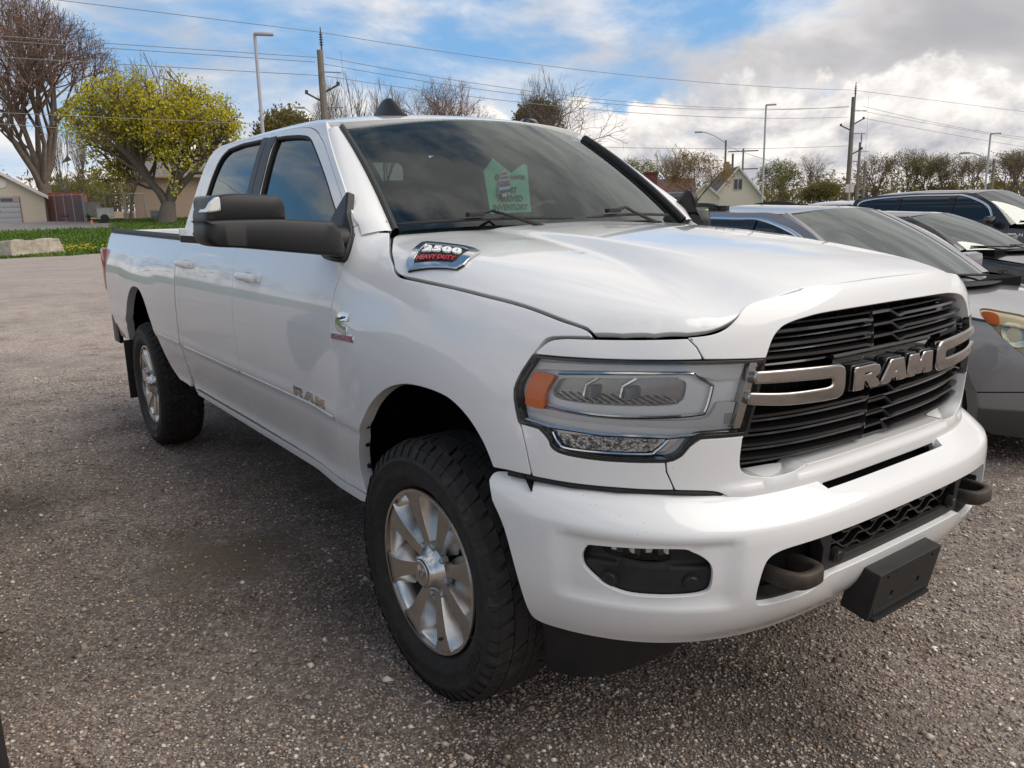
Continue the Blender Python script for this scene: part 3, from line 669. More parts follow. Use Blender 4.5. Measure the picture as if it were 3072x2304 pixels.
# inner lips of the arches (folded body edge)
def lip_mesh(arch,wd):
    mb=MB(); P=[]
    for u,z in arch: P+=[wpt(u,z,-.004),wpt(u,z,-wd)]
    mb.add(P,[(2*i,2*i+1,2*i+3,2*i+2) for i in range(len(arch)-1)]); return mb.mesh('arch_lip',M['white_dusty'],60)
both('arch_lip',lip_mesh(arch_f,.045),truck); both('arch_lip',lip_mesh(arch_r,.05),truck)
for k,(u,z) in enumerate([(2.018,.62),(2.022,.665),(1.995,.755),(1.95,.83)]):
    p=wpt(u,z,-.035); b=MB(); b.tube([p,p+np.array([.012,0,.0])],.009,8); b.build('arch_clip',M['black_matte'],truck)

# ---- headlights
HLo=cr([(1.0207,1.1985),(.9427,1.1975),(.7408,1.2015),(.60,1.199),(.4808,1.1942)],4)+cr([(.5205,1.0104),(.575,1.0105),(.6312,1.010),(.655,.992),(.672,.968),(.690,.956),(.72,.9520),(.8401,.9510),(.93,.957),(.9645,.9695),(.9745,.991),(1.0,1.0155),(1.0538,1.0235)],4)+cr([(1.060,1.05),(1.0690,1.1079),(1.050,1.155)],4)
hlight=thing('headlight',None,None); hlight.parent=truck
def hp(name,outline,m,off,thick=.006,parent=None,step=.025,holes=(),thin=False,gap=0.):
    me=pm(name,outline,m,fn=off_fn(WR,off),step=step,depth=thick,holes=holes,gap=gap,lip=.0012,thin=thin); o=part(name,me,parent or hlight); return o
def hz(p): # headlight zoom px-like table is in (u,z) already
    return p
HLi=inset(HLo if parea(HLo)>0 else HLo[::-1],.0048)
refl=cr([(.9477,1.1503),(.85,1.156),(.70,1.162),(.672,1.156),(.658,1.142),(.6615,1.11),(.672,1.095),(.70,1.086),(.8402,1.083),(.94,1.087),(.975,1.095),(.985,1.112),(.97,1.138)],4,True)
hp('lamp_backing',HLo,M['black_matte'],-.085,.004)
hp('reflector_plate',HLi,M['satin'],-.040,.05,holes=[(refl,.05)])
hp('reflector_bowl',[(u,z) for u,z in rrect(.40,.12,.03,4,.815,1.122)],M['bowl'],-.052,.003)
for k in range(14): # ribs on the reflector floor
    u0=.672+.021*k; b=MB(); b.tube([wpt(u0,1.088,-.047),wpt(u0+.04,1.112,-.049)],.0025,4); b.build('reflector_rib',M['chrome'],hlight)
for uc in (.785,.875):
    b=MB(); c0=wpt(uc,1.120,-.046); b.bbox(c0,(.022,.050,.034),.010); b.build('lamp_shield',M['zinc'],hlight)
    b=MB(); b.tube([wpt(uc+.03,1.105,-.05),wpt(uc+.024,1.135,-.05),wpt(uc-.01,1.158,-.05)],.005,6); b.build('lamp_shield_rim',M['chrome'],hlight)
# clear projector window over the reflector
hp('reflector_window',refl,M['glass_lens'],-.036,thin=True)
def tubeline(name,pts,r,off,m,parent,closed=False):
    P=[wpt(u,z,off) for u,z in pts]; 
    if closed: P=P+P[:1]
    b=MB(); b.tube(P,r,6,cap=not closed); b.build(name,m,parent)
ring=cr([(.962,1.160),(.90,1.165),(.80,1.170),(.66,1.1705),(.635,1.160),(.603,1.140),(.600,1.128),(.614,1.072),(.633,1.062),(.75,1.057),(.86,1.058),(.95,1.066),(1.0,1.075)],4)
tubeline('bezel_ring',ring,.0045,-.030,M['chrome'],hlight)
amb=cr([(1.0173,1.1575),(.9741,1.1535),(.970,1.147),(.9836,1.1233),(.9938,1.0991),(.9927,1.0788),(.9990,1.0654),(1.041,1.0691),(1.0457,1.0787),(1.0416,1.1145),(1.030,1.1436)],3,True)
hp('amber_reflector',amb,M['amber'],-.016,.02)
up=cr([(1.018,1.184),(.9,1.188),(.74,1.1915),(.518,1.186)],3)+[(.532,1.150),(.585,1.149)]+cr([(.64,1.166),(.66,1.176),(.80,1.1765),(.95,1.170),(1.022,1.166)],3)
hp('light_strip',up,M['grey_lens'],-.028,.01)
lowp=cr([(1.048,1.056),(.98,1.045),(.90,1.040),(.80,1.036),(.66,1.030),(.552,1.030)],3)+[(.540,1.088),(.585,1.090)]+cr([(.60,1.062),(.625,1.048),(.75,1.048),(.87,1.050),(.96,1.058),(1.045,1.066)],3)
hp('light_strip',lowp,M['grey_lens'],-.028,.01)
hp('inner_bar',[(.5132,1.1887),(.4960,1.1877),(.5336,1.0235),(.5508,1.0245)],M['chrome_dusty'],-.012,.03)
hp('lens_code',[(.566,1.060),(.549,1.060),(.553,1.034),(.567,1.034)],M['zinc'],-.026,.002)
# daytime running lamp below
drlo=cr([(.978,1.009),(.966,.990),(.945,.968),(.91,.9605),(.75,.9590),(.712,.964),(.693,.980),(.668,1.0035)],4)
hp('running_lamp',drlo,M['chrome'],-.030,.03)
drli=cr([(.962,1.003),(.945,.984),(.915,.971),(.765,.970),(.74,.977),(.722,1.000)],4)
M['drl']=mat('running_lamp_texture',(.60,.60,.60),.12,.9,var=(90,(.16,.15,.14),.46,.58,3),bump=(160,1.0,.004))
hp('running_lamp_reflector',drli,M['drl'],-.022,.006)
tubeline('running_lamp_rim',cr([(.972,1.006),(.956,.978),(.925,.9655),(.755,.9640),(.727,.972),(.700,1.000)],4),.0035,-.020,M['chrome'],hlight)
tubeline('lens_divider',[(1.045,1.030),(.98,1.0185),(.85,1.0105),(.70,1.008),(.56,1.0145)],.0045,-.018,M['chrome'],hlight)
hp('lens_border',HLo,M['black_gloss'],.0005,.02,holes=[HLi])
hp('lens',HLi,M['glass_lens'],-.001,thin=True,gap=-.002)
def mirror_tree(o,parent):
    c=bpy.data.objects.new(o.name,mirrored(o.data) if o.data else None); link(c); c.parent=parent
    for ch in [x for x in bpy.data.objects if x.parent==o]: mirror_tree(ch,c)
    return c
h2=mirror_tree(hlight,truck); h2.name='headlight'

# ---- grille
gr=part('grille',None,truck)
back=MB(); P,F=shell(np.linspace(-.60,.60,40),np.linspace(.86,1.31,12),-.095); back.add(P,F); back.build('grille_back',M['dark'],gr)
def slat(zl,zm,umax,thick,depth):
    us=np.concatenate([np.linspace(-umax,-.12,10),np.linspace(-.105,.105,31),np.linspace(.12,umax,10)])
    P=[]
    for u in us:
        a=abs(u); t=min(a/umax,1); z=zm+(zl-zm)*t**1.6
        k=float(sst(.066,.040,a)); z2=z+k*.016-.004*float(sst(.10,.07,a))*(1-k)
        o=-.022-.012*k
        P+=[wpt(u,z2+thick*.55,o-depth),wpt(u,z2+thick*.5,o-.010),wpt(u,z2+thick*.25,o),wpt(u,z2-thick*.25,o),wpt(u,z2-thick*.5,o-.010),wpt(u,z2-thick*.5,o-depth)]
    b=MB(); b.add(P,[(6*i+k,6*i+k+1,6*i+k+7,6*i+k+6) for i in range(len(us)-1) for k in range(5)]); return b
for zl,zm,um in ((1.261,1.2563,.452),(1.2265,1.2190,.475),(1.1963,1.1852,.488),(1.0461,1.0347,.530),(1.0115,.9941,.536),(.9722,.9546,.538),(.9366,.9182,.533)):
    slat(zl,zm,um,.0155,.05).build('slat',M['black_gloss'],gr,sharp=50)
for zl,zm,um in ((1.280,1.274,.40),(1.2435,1.2378,.464),(1.2113,1.202,.482),(1.176,1.165,.49),(1.0288,1.0145,.533),(.9918,.9744,.537),(.9545,.9365,.536),(.916,.905,.525)):
    us=np.linspace(-um,um,31); P=[]
    for u in us:
        z=zm+(zl-zm)*min(abs(u)/um,1)**1.6; P+=[wpt(u,z+.002,-.085),wpt(u,z+.003,-.040),wpt(u,z-.002,-.038),wpt(u,z-.004,-.085)]
    b=MB(); b.add(P,[(4*i+k,4*i+k+1,4*i+k+5,4*i+k+4) for i in range(30) for k in range(3)]); b.build('fin',M['black_gloss'],gr,sharp=50)
for u in np.linspace(-.45,.45,12):
    b=MB(); b.tube([wpt(u,.89,-.085),wpt(u,1.29,-.085)],.005,4); b.build('grille_rib',M['black_matte'],gr)
b=MB(); P,F=shell(np.linspace(-.232,.232,20),np.linspace(1.072,1.170,4),-.030); b.add(P,F); b.build('emblem_panel',M['black_gloss'],gr)
b=MB(); b.tube([wpt(u,1.168,-.030) for u in np.linspace(-.235,.235,16)],.008,6); b.build('emblem_bar',M['black_soft'],gr)
# chrome crosshair loops either side of the lettering
def loop(sg):
    o=cr([(.51,1.163),(.40,1.159),(.262,1.152)],4)+cr([(.245,1.149),(.232,1.138),(.2295,1.12),(.2295,1.092),(.236,1.076),(.256,1.0700)],4)+cr([(.30,1.0705),(.42,1.078),(.525,1.0925)],4)
    i=cr([(.525,1.113),(.42,1.101),(.295,1.096)],4)+cr([(.278,1.098),(.270,1.105),(.270,1.118),(.277,1.127),(.290,1.129)],4)+cr([(.40,1.136),(.51,1.142)],4)
    o=o+i
    return pm('chrome_loop',[(sg*u,z) for u,z in o],M['chrome_dusty'],fn=off_fn(WR,.010),step=.02,depth=.035,gap=.001,lip=.007)
for sg in (1,-1): part('chrome_loop',loop(sg),gr)
# block letters (2-D strokes, unit height) used for the grille and the door badge
L_R=([(0,0),(0,1),(.74,1),(.90,.92),(.96,.76),(.94,.56),(.78,.44),(1.0,0),(.66,0),(.50,.36),(.34,.36),(.34,0)],[[(.34,.58),(.34,.76),(.58,.76),(.62,.72),(.62,.62),(.57,.58)]])
L_A=([(0,0),(.34,1),(.82,1),(1.0,0),(.66,0),(.635,.18),(.40,.18),(.34,0)],[[(.46,.38),(.60,.38),(.575,.66),(.555,.66)]])
L_M=([(0,0),(.04,1),(.42,1),(.53,.56),(.68,1),(1.08,1),(1.12,0),(.80,0),(.79,.55),(.62,.05),(.44,.05),(.31,.55),(.32,0)],[])
def letter(name,L,u0,z0,w,h,off,depth,m,parent,slope=0.,mir=True,lay=None):
    sx=-1 # text runs to the truck's left as seen from the front / from its right side: decreasing u
    f=lambda p:(u0-p[0]*w,z0+p[1]*h+slope*p[0])
    o=[f(p) for p in L[0]]; hs=[[f(p) for p in hh] for hh in L[1]]
    me=pm(name,o,m,fn=off_fn(WR,off),holes=hs,step=.02,depth=depth,gap=.0004,lip=.0045 if h>.05 else .0015); return part(name,me,parent)
for L,u0,w in ((L_R,.192,.115),(L_A,.072,.125),(L_M,-.062,.112)):
    letter('letter_backing',L,u0+.004,1.076,w*1.04,.064,.004,.03,M['black_gloss'],gr); letter('letter',L,u0,1.078,w,.058,.014,.006,M['chrome_dusty'],gr)

# ---- lower grille, tow hooks, sensors, plate bracket, fog lamps, air dam
lg=part('lower_grille',None,truck)
mb=MB(); P,F=shell(np.linspace(-.54,.54,30),np.linspace(.56,.745,4),-.07,'bumper'); mb.add(P,F); mb.build('grille_back',M['dark'],lg)
oin=panel_mesh('opening_frame',opn,off_fn(BW,-.018),M['black_tex'],step=.02,holes=[([(u,z) for u,z in inset(cr([(.500,.715),(.335,.722),(.325,.60),(.37,.577),(.508,.585),(.512,.66)],3,True)[::-1],.0)],.04),([(-u,z) for u,z in cr([(.500,.715),(.335,.722),(.325,.60),(.37,.577),(.508,.585),(.512,.66)],3,True)],.04),([(-.295,.640),(.295,.640),(.295,.725),(-.295,.725)],.03)],depth=.03,flip=FL,gap=-.004); part('opening_frame',oin,lg)
# hexagonal-wave mesh
for j in range(4):
    z0=.648+.022*j; pts=[]; n=40
    for k in range(n+1):
        u=-.29+.58*k/n; ph=(k+ (2 if j%2 else 0))%8; zz=z0+.012*(1 if ph in(0,1,2) else (-1 if ph in (4,5,6) else 0))
        pts.append(wpt(u,min(max(zz,.642),.722),-.030,'bumper'))
    b=MB(); P=[]
    for p in pts: P+=[p+np.array([0,0,.003]),p-np.array([0,0,.003]),p+np.array([-.03,0,-.003]),p+np.array([-.03,0,.003])]
    b.add(P,[(4*i+k,4*i+(k+1)%4,4*i+4+(k+1)%4,4*i+4+k) for i in range(n) for k in range(4)]); b.build('mesh_slat',M['black_gloss'],lg,sharp=20)
def sensor(u,z,off,r,par):
    c=wpt(u,z,off,'bumper'); n=wpt(u,z,off+.02,'bumper')-c; n/=np.linalg.norm(n)
    b=MB(); b.tube([c-n*.01,c+n*.008,c+n*.008],[r*1.35,r*1.3,r*1.05],20,cap=False); b.tube([c+n*.003,c+n*.008,c+n*.011],[r*.95,r*.95,r*.8],20); return b.build('parking_sensor',M['black_soft'],par,sharp=40)
for sg in (1,-1): sensor(sg*.272,.652,-.015,.016,lg)
def hook(sg):
    y=-.46*sg; z=.645
    path=cr([(.90,y-.055,z),(.97,y-.06,z),(1.025,y-.048,z),(1.062,y-.02,z),(1.068,y+.02,z),(1.04,y+.048,z),(.97,y+.055,z),(.90,y+.05,z)],4) if False else None
    pts=[(.88,-.058),(.96,-.062),(1.015,-.056),(1.045,-.038),(1.052,-.0),(1.045,.036),(1.018,.050),(.96,.050),(.88,.045)]
    sp=cr(pts,4); P=[Vector((a,y+b*(1 if sg>0 else -1),z)) for a,b in sp]; mb=MB(); V=[]
    for i,p in enumerate(P):
        t=(P[min(i+1,len(P)-1)]-P[max(i-1,0)]).normalized(); nn=Vector((-t.y,t.x,0))
        for c,(du,dz) in enumerate([(-.013,-.016),(-.013,.016),(-.008,.021),(.008,.021),(.013,.016),(.013,-.016),(.008,-.021),(-.008,-.021)]): V.append(tuple(p+nn*du+Vector((0,0,dz))))
    mb.add(V,[(8*i+k,8*i+(k+1)%8,8*i+8+(k+1)%8,8*i+8+k) for i in range(len(P)-1) for k in range(8)]); return mb.build('tow_hook',M['steel'],truck,sharp=50)
hook(1); hook(-1)
pb=part('plate_bracket',None,truck)
def pbk(a,b,d): return (1.075-d-.18*(b-.5)*0,a,b)
mb=MB(); hole=[[(-.088,.470),(-.068,.470),(-.068,.496),(-.088,.496)],[(.055,.470),(.075,.470),(.075,.496),(.055,.496)]]
def PB(q): return np.stack([1.062+.012*(q[:,1]-.5)/.06,q[:,0],q[:,1]],1)
me=panel_mesh('bracket_face',rrect(.335,.150,.006,3,-.008,.497),PB,M['black_tex'],step=.03,holes=[(h,.03) for h in hole],depth=.085,lip=.003,flip=False); part('bracket_face',me,pb)
mb.box((1.015,-.008,.50),(.075,.30,.12)); mb.build('bracket_body',M['black_matte'],pb)
for yy in (-.13,.11):
    b=MB(); c=np.array([1.062+.012*(.555-.5)/.06,yy,.555]); b.tube([c,c+np.array([.002,0,0])],.004,8); b.build('screw',M['dark'],pb)
b=MB(); b.box((1.050,-.008,.4245),(.016,.30,.010)); b.build('bracket_lip',M['black_tex'],pb)
fogs=part('fog_lamp',None,truck)
fi=cr([(.862,.730),(.80,.734),(.72,.736),(.706,.730),(.702,.712),(.712,.700),(.76,.697),(.83,.702),(.858,.714)],4,True)
def brec2(q):
    b=brec(q); u,z=q[:,0],q[:,1]; led=sst(.700,.688,z)*sst(.630,.645,z); return b-.016-.020*sst(.684,.700,z)
fm=panel_mesh('fog_bezel',fogc,off_fn(BW,brec2),M['black_tex'],step=.014,holes=[(fi,.04)],depth=.02,flip=FL,gap=-.004); part('fog_bezel',fm,fogs)
fm=panel_mesh('fog_cover',rrect(.18,.06,.01,3,.782,.716),off_fn(BW,-.085),M['silver'],step=.02,thin=True,flip=FL); part('fog_reflector',fm,fogs)
rr=random.Random(3)
for k in range(11):
    u=.715+.0135*k; c=wpt(u,.722-.004*(k%3),-.068,'bumper'); b=MB(); b.bbox(c,(.02,.011,.02+.012*rr.random()),.004,rr.random()); b.build('fog_facet',M['chrome'] if k%3==0 else M['black_gloss'],fogs)
fm=panel_mesh('fog_lens',fi,off_fn(BW,-.052),M['glass_lens'],step=.02,thin=True,flip=FL,gap=-.003); part('fog_lens',fm,fogs)
sensor(.8375,.649,-.030,.017,fogs); sensor(.6593,.6529,-.030,.017,fogs)
mirror_tree(fogs,truck)
def AD(q):
    u=q[:,0]; p=BW(np.stack([u,np.full(len(u),.47)],1)); zb=.245+.20*sst(.98,.42,np.abs(u))
    z=.462+(zb-.462)*q[:,1]; k=1-(.035+.05*q[:,1]); return np.stack([PX0+(p[:,0]-PX0)*k,p[:,1]*k*.985,z],1)
us=np.linspace(-1.02,1.02,60); part('air_dam',grid_mesh('air_dam',AD,us,[0,.3,.6,1.0],M['black_tex']),truck)
def AD2(q):
    p=AD(np.stack([q[:,0],np.ones(len(q))],1)); p[:,0]-=.10*q[:,1]; p[:,2]+=.0; return p
# ---- side details
M['handle_shade']=mat('handle_cup_shade',(.50,.50,.50),.5)  # shade of the recess behind the grip, put into the cup colour
def handle(u0,u1,zc):
    hd=part('door_handle',None,truck)
    b=MB(); n=20; P=[]
    for k in range(n+1):
        t=k/n; u=u0+(u1-u0)*t; lift=.006+.034*min(1,sin(pi*min(max(t,.0),1))**.45) ; w=.019-.004*t
        for (dz,o) in ((w,-.6),(w*.9,.2),(w*.5,.55),(-w*.5,.55),(-w*.9,.2),(-w,-.6)): P.append(wpt(u,zc+dz,lift+o*.012))
    b.add(P,[(6*i+k,6*i+k+1,6*i+k+7,6*i+k+6) for i in range(n) for k in range(5)]+[(0,1,2,3,4,5)[::-1],tuple(n*6+k for k in range(6))]); b.build('grip',W,hd,sharp=50)
    me=pm('handle_cup',[(u0+.015+ (u1-u0-.03)*.5+ .075*cos(a),zc+.022*sin(a)) for a in np.linspace(0,2*pi,24,endpoint=False)],M['handle_shade'],off=.0012,step=.02,depth=.002,gap=0); part('handle_cup',me,hd)
    b=MB(); c=wpt(u0-.022,zc,.004); b.bbox(c,(.036,.02,.034),.008); b.build('lock_cap',W,hd,sharp=50)
    return hd
hA=handle(2.985,3.215,1.292); hB=handle(4.045,4.275,1.306)
mirror_tree(hA,truck); mirror_tree(hB,truck)
# lower door crease
wstrip('door_crease',[(u,.832) for u in np.linspace(2.16,3.262,40)],.016,.0022,W,truck); wstrip('door_crease',[(u,.832) for u in np.linspace(3.295,4.275,36)],.016,.0022,W,truck)
wstrip('door_crease',[(u,.838+.012*(u-4.375)) for u in np.linspace(4.38,4.86,16)],.016,.0022,W,truck)
db=part('door_badge',None,truck); 
for L,u0,w in ((L_R,2.585,.100),(L_A,2.478,.112),(L_M,2.355,.100)): letter('letter',L,u0,.846,w,.036,.002,.006,M['chrome_dusty'],db)
mirror_tree
fb=part('fender_badge',None,truck)
cs=[(2.028,1.227)]+cr([(2.060,1.2285),(2.095,1.222),(2.122,1.206),(2.130,1.190),(2.122,1.173),(2.097,1.159),(2.060,1.1535)],4)+[(2.028,1.153),(2.028,1.180)]+cr([(2.052,1.180),(2.070,1.183),(2.078,1.1905),(2.070,1.198),(2.052,1.2005)],3)+[(2.028,1.200)]
part('letter',pm('letter',cs,M['chrome'],off=.005,step=.02,depth=.006,gap=0),fb)
part('badge_plate',pm('badge_plate',[(2.168,1.1475),(1.968,1.1555),(1.966,1.1345),(2.166,1.1265)],M['chrome'],off=.004,step=.02,depth=.005,gap=0),fb)
part('badge_inlay',pm('badge_inlay',[(2.161,1.1445),(1.974,1.1520),(1.972,1.1375),(2.159,1.1295)],M['red'],off=.0055,step=.02,depth=.002,gap=0),fb)
def wrap_text(s,uc,zc,size,off,m,name,parent,sx=1.,slope=0.,extr=.0012,spacing=1.,shear=0.,lay='body'):
    vs,fs=text_geo(s,size,shear,extr,0,spacing); b=MB(); b.add([wpt(uc-x*sx,zc+y+slope*x,off+z,lay) for x,y,z in vs],fs); return b.build(name,m,parent,sharp=None)
wrap_text('TURBO DIESEL',2.067,1.1408,.0150,.008,M['chrome'],'lettering',fb,sx=1.7,slope=.038)
wrap_text('Cummins',2.078,1.207,.012,.0095,M['black_gloss'],'lettering',fb,sx=1.05,slope=.25,shear=.2)
# hood badge on the flank of the hood
hb=part('hood_badge',None,truck)
HB=np.linalg.lstsq(np.array([(-.115,-.062,1),(-.125,-.030,1),(-.085,.055,1),(.075,.066,1),(.120,.035,1),(.055,-.062,1)]),np.array([(-.1249,.9077),(-.1607,.9017),(-.2343,.8021),(-.0302,.7533),(.0367,.7709),(.1191,.8883)]),rcond=None)[0]
def hood_uv(q,o):
    """badge plane: a runs towards the front, b up the flank"""
    q=np.asarray(q,float); xs=np.stack([q[:,0],q[:,1],np.ones(len(q))],1)@HB; x,s=xs[:,0],xs[:,1]; z=hood(x,s); h=1e-3
    dx=(hood(x+h,s)-z)/h; ds=(hood(x,s+h)-z)/h; n=np.stack([-dx,ds,np.ones(len(x))],1); n/=np.linalg.norm(n,axis=1,keepdims=True)   # s=-y
    return np.stack([x,-s,z],1)+n*np.reshape(o,(-1,1))
def hb_fn(o): return lambda q: hood_uv(q,o)
bo=[(-.115,-.062),(-.125,-.040),(-.085,.055),(-.065,.066),(.075,.066),(.108,.055),(.125,.035),(.120,.020),(.078,-.048),(.055,-.062)]
bi=[(-.096,-.051),(-.101,-.041),(-.068,.040),(-.057,.046),(.070,.046),(.088,.036),(.092,.022),(.055,-.042),(.040,-.051)]
part('badge_frame',panel_mesh('badge_frame',bo,hb_fn(.010),M['chrome'],step=.02,holes=[bi],depth=.012,gap=0,lip=.003,flip=False),hb)
part('badge_inlay',panel_mesh('badge_inlay',bi,hb_fn(.004),M['black_matte'],step=.02,thin=True,gap=-.002,flip=False),hb)
def hood_text(s,a0,b0,size,o,m,sx,shear,sp=1.,extr=.002,bold=0.):
    vs,fs=text_geo(s,size,shear,extr,0,sp,bold=bold); v=np.array(vs); b=MB(); b.add(hood_uv(np.stack([a0+v[:,0]*sx,b0+v[:,1]],1),o+v[:,2]),fs); b.build('lettering',m,hb,sharp=None)
part('badge_outline',panel_mesh('badge_outline',[(a*1.035,b*1.06) for a,b in bo],hb_fn(.003),M['black_matte'],step=.02,thin=True,gap=0,flip=False),hb)  # black base panel, slightly larger than the frame, seen as its dark outline
hood_text('2500',-.004,.004,.047,.009,M['satin'],1.30,.12,1.12,.003,.0020); hood_text('HEAVY DUTY',-.022,-.034,.0205,.008,M['red'],1.08,.25,1.,.002,.0006)
# bed: rail caps, inner walls, tailgate, lamps, bumper, mud flaps
def rail(q): 
    u=q[:,0]; x=UQ+PX0-u; s0=halfw(x,np.full(len(u),1.447)); return np.stack([x,-(s0+.004-.095*q[:,1]),1.450+.022*(u-4.37)/1.9+.012*np.sin(pi*np.clip(q[:,1],0,1))],1)
def rail_mesh():
    us=np.linspace(4.375,6.36,40); vs_=[-.02,.0,.12,.5,.88,1.0]; q=np.array([(u,v) for v in vs_ for u in us]); P=rail(q); P[:40,2]-=.018; P[-40:,2]-=.03; b=MB(); n=40
    b.add(P,[(j*n+i,j*n+i+1,(j+1)*n+i+1,(j+1)*n+i) for j in range(5) for i in range(n-1)]); return b.mesh('rail_cap',M['black_tex'],50)
both('rail_cap',rail_mesh(),truck)
b=MB(); b.box((-3.79,-.83,1.20),(1.98,.02,.50)); both('bed_wall',b.mesh('bed_wall',M['black_tex'],30),truck)
b=MB(); b.box((-3.79,0,.93),(1.98,1.66,.04)); b.build('bed_floor',M['black_tex'],truck)
b=MB(); b.box((-2.81,0,1.20),(.03,1.64,.50)); b.build('bed_front_wall',M['black_tex'],truck)
b=MB(); b.bbox((-4.86,0,1.19),(.09,1.66,.56),.02); b.build('tailgate',W,truck)
b=MB(); b.bbox((-4.905,-.926,1.17),(.11,.14,.34),.03); tl,_=both('tail_lamp',b.mesh('tail_lamp',M['red_lens'],40),truck)
b=MB(); b.bbox((-4.93,0,.74),(.20,1.90,.22),.05); rb=b.build('rear_bumper',W,truck,sharp=50)
b=MB(); b.bbox((-4.83,-.958,.72),(.20,.035,.24),.014); both('bumper_end',b.mesh('bumper_end',M['black_soft'],40),truck)
b=MB(); b.bbox((-4.32,-.87,.46),(.018,.30,.44),.008); both('mud_flap',b.mesh('mud_flap',M['black_matte'],40),truck)
# ---- towing mirror
def mir(sg):
    g=part('towing_mirror',None,truck)
    xf=-.50
    def t3(a,b,d): return (xf+d,-a,b)
    # upper head and lower arm: rounded shells, rear side cut by the glass
    def head(name,out,d0,d1,m,bev,bulge):
        out=dens(out,.02); 
        if parea(out)<0: out=out[::-1]
        n=len(out); c=np.mean(out,0); rings=[]
        for k,d in ((.80,0),(.90,-.004),(.965,-.013),(.992,-.026),(1,-.045),(1.0,-.11),(.95,-.17)): rings.append(([(c[0]+(p_[0]-c[0])*(1-(1-k)*.55),c[1]+(p_[1]-c[1])*k) for p_ in out],d))
        P=[]; 
        for R,d in rings:
            for a,b in R: P.append((xf+d0+d+bulge*(0),-a,b))
        b=MB(); f=[(i*n+k,i*n+(k+1)%n,(i+1)*n+(k+1)%n,(i+1)*n+k) for i in range(len(rings)-1) for k in range(n)]
        T=tri2(rings[0][0]); f+=[tuple(t[::-1]) for t in T]; T2=tri2(rings[-1][0]); f+=[tuple(i+(len(rings)-1)*n for i in t) for t in T2]
        b.add(P,[t[::-1] for t in f]); return b.build(name,m,g,sharp=45)
    up=cr([(1.150,1.548),(1.150,1.590),(1.158,1.614),(1.178,1.628),(1.22,1.632),(1.30,1.636),(1.355,1.632),(1.385,1.618),(1.402,1.596),(1.410,1.565),(1.410,1.548)],4)
    lo=cr([(.985,1.540),(1.14,1.552),(1.20,1.556),(1.405,1.556),(1.416,1.545),(1.418,1.505),(1.408,1.482),(1.385,1.470),(1.30,1.462),(1.17,1.445),(1.02,1.425),(.955,1.415)],4)+[(.945,1.44),(.955,1.50)]
    head('mirror_head',up,-.012,0,M['black_soft'],.012,0); head('mirror_arm',lo,0,0,M['black_soft'],.012,0)
    # triangular sail on the door
    so=cr([(-.545,1.404),(-.565,1.398),(-.69,1.405),(-.73,1.43),(-.745,1.49),(-.72,1.55),(-.668,1.622),(-.648,1.628),(-.612,1.555),(-.575,1.495),(-.550,1.44)],4,True)
    me=pm('mirror_sail',[(X(x),z) for x,z in so],M['black_soft'],off=.020,step=.025,depth=.03,lip=.008); part('mirror_sail',me,g)
    b=MB(); b.tube([(-.62,-.90,1.468),(-.60,-.97,1.475),(-.575,-1.03,1.485)],[.062,.056,.05],14,sq=.9); b.build('mirror_foot',M['black_soft'],g,sharp=50)
    lens=cr([(1.368,1.625),(1.392,1.610),(1.405,1.588),(1.409,1.578),(1.372,1.582),(1.366,1.590)],4,True)
    b=MB(); b.slab(lens,lambda a,bb,d:(xf-.004+d,-a,bb),0.0,-.09,.004); b.build('signal_lens',mat('signal_lens',(.75,.74,.71),.2,0,.6,.6) if 'sig' not in M else M['sig'],g,sharp=40)
    b=MB(); b.slab(rrect(.235,.135,.02,4,1.285,1.565),lambda a,bb,d:(xf-.178+d,-a,bb),0,.004); b.build('mirror_glass',M['chrome'],g)
    return g
g=mir(1); g2=mirror_tree(g,truck)
PV=Vector((-.62,.94,0)); g2.matrix_local=Matrix.Translation(PV)@Matrix.Rotation(radians(58),4,'Z')@Matrix.Translation(-PV)
for ch in [x for x in bpy.data.objects if x.parent==g2 and x.name.split('.')[0]=='mirror_sail']: ch.matrix_local=g2.matrix_local.inverted()
# antenna fin, roof sensor
b=MB(); P=[]; fin=[(-1.435,2.002),(-1.40,2.036),(-1.345,2.066),(-1.31,2.072),(-1.275,2.068),(-1.235,2.042),(-1.175,1.998),(-1.13,1.978),(-1.118,1.968)]
nsec=len(fin); rings=[]
for i,(x,zt) in enumerate(fin):
    zb=float(roof(x,.33))-.01; w=.036*(1-abs(i/(nsec-1)-.45)**2*2.2)
    for t,k in ((0,1.0),(.18,.95),(.45,.72),(.75,.45),(.94,.26),(1,.0)): pass
    sec=[(zb,w),(zb+(zt-zb)*.35,w*.84),(zb+(zt-zb)*.75,w*.52),(zb+(zt-zb)*.95,w*.30),(zt,w*.10)]
    rings.append([(x,-.33-ww,z) for z,ww in sec]+[(x,-.33+ww,z) for z,ww in sec[::-1]])
b.add([p for r in rings for p in r],[(i*10+k,i*10+k+1,(i+1)*10+k+1,(i+1)*10+k) for i in range(nsec-1) for k in range(9)]+[tuple(range(10))[::-1],tuple((nsec-1)*10+k for k in range(10))])
b.build('antenna_fin',M['black_soft'],truck,sharp=50)
b=MB(); P=[]
for k in range(9):
    t=k/8; x=-1.17+.12*t; zb=float(roof(x,.33)); w=.035*sin(pi*min(max(t*.94+.03,0),1))**.5; P+=[(x,.33-w,zb-.003),(x,.33-w*.6,zb+.018*sin(pi*t)**.6),(x,.33+w*.6,zb+.018*sin(pi*t)**.6),(x,.33+w,zb-.003)]
b.add(P,[(4*i+k,4*i+k+1,4*i+k+5,4*i+k+4) for i in range(8) for k in range(3)]); b.build('roof_lamp',M['black_gloss'],truck,sharp=60)
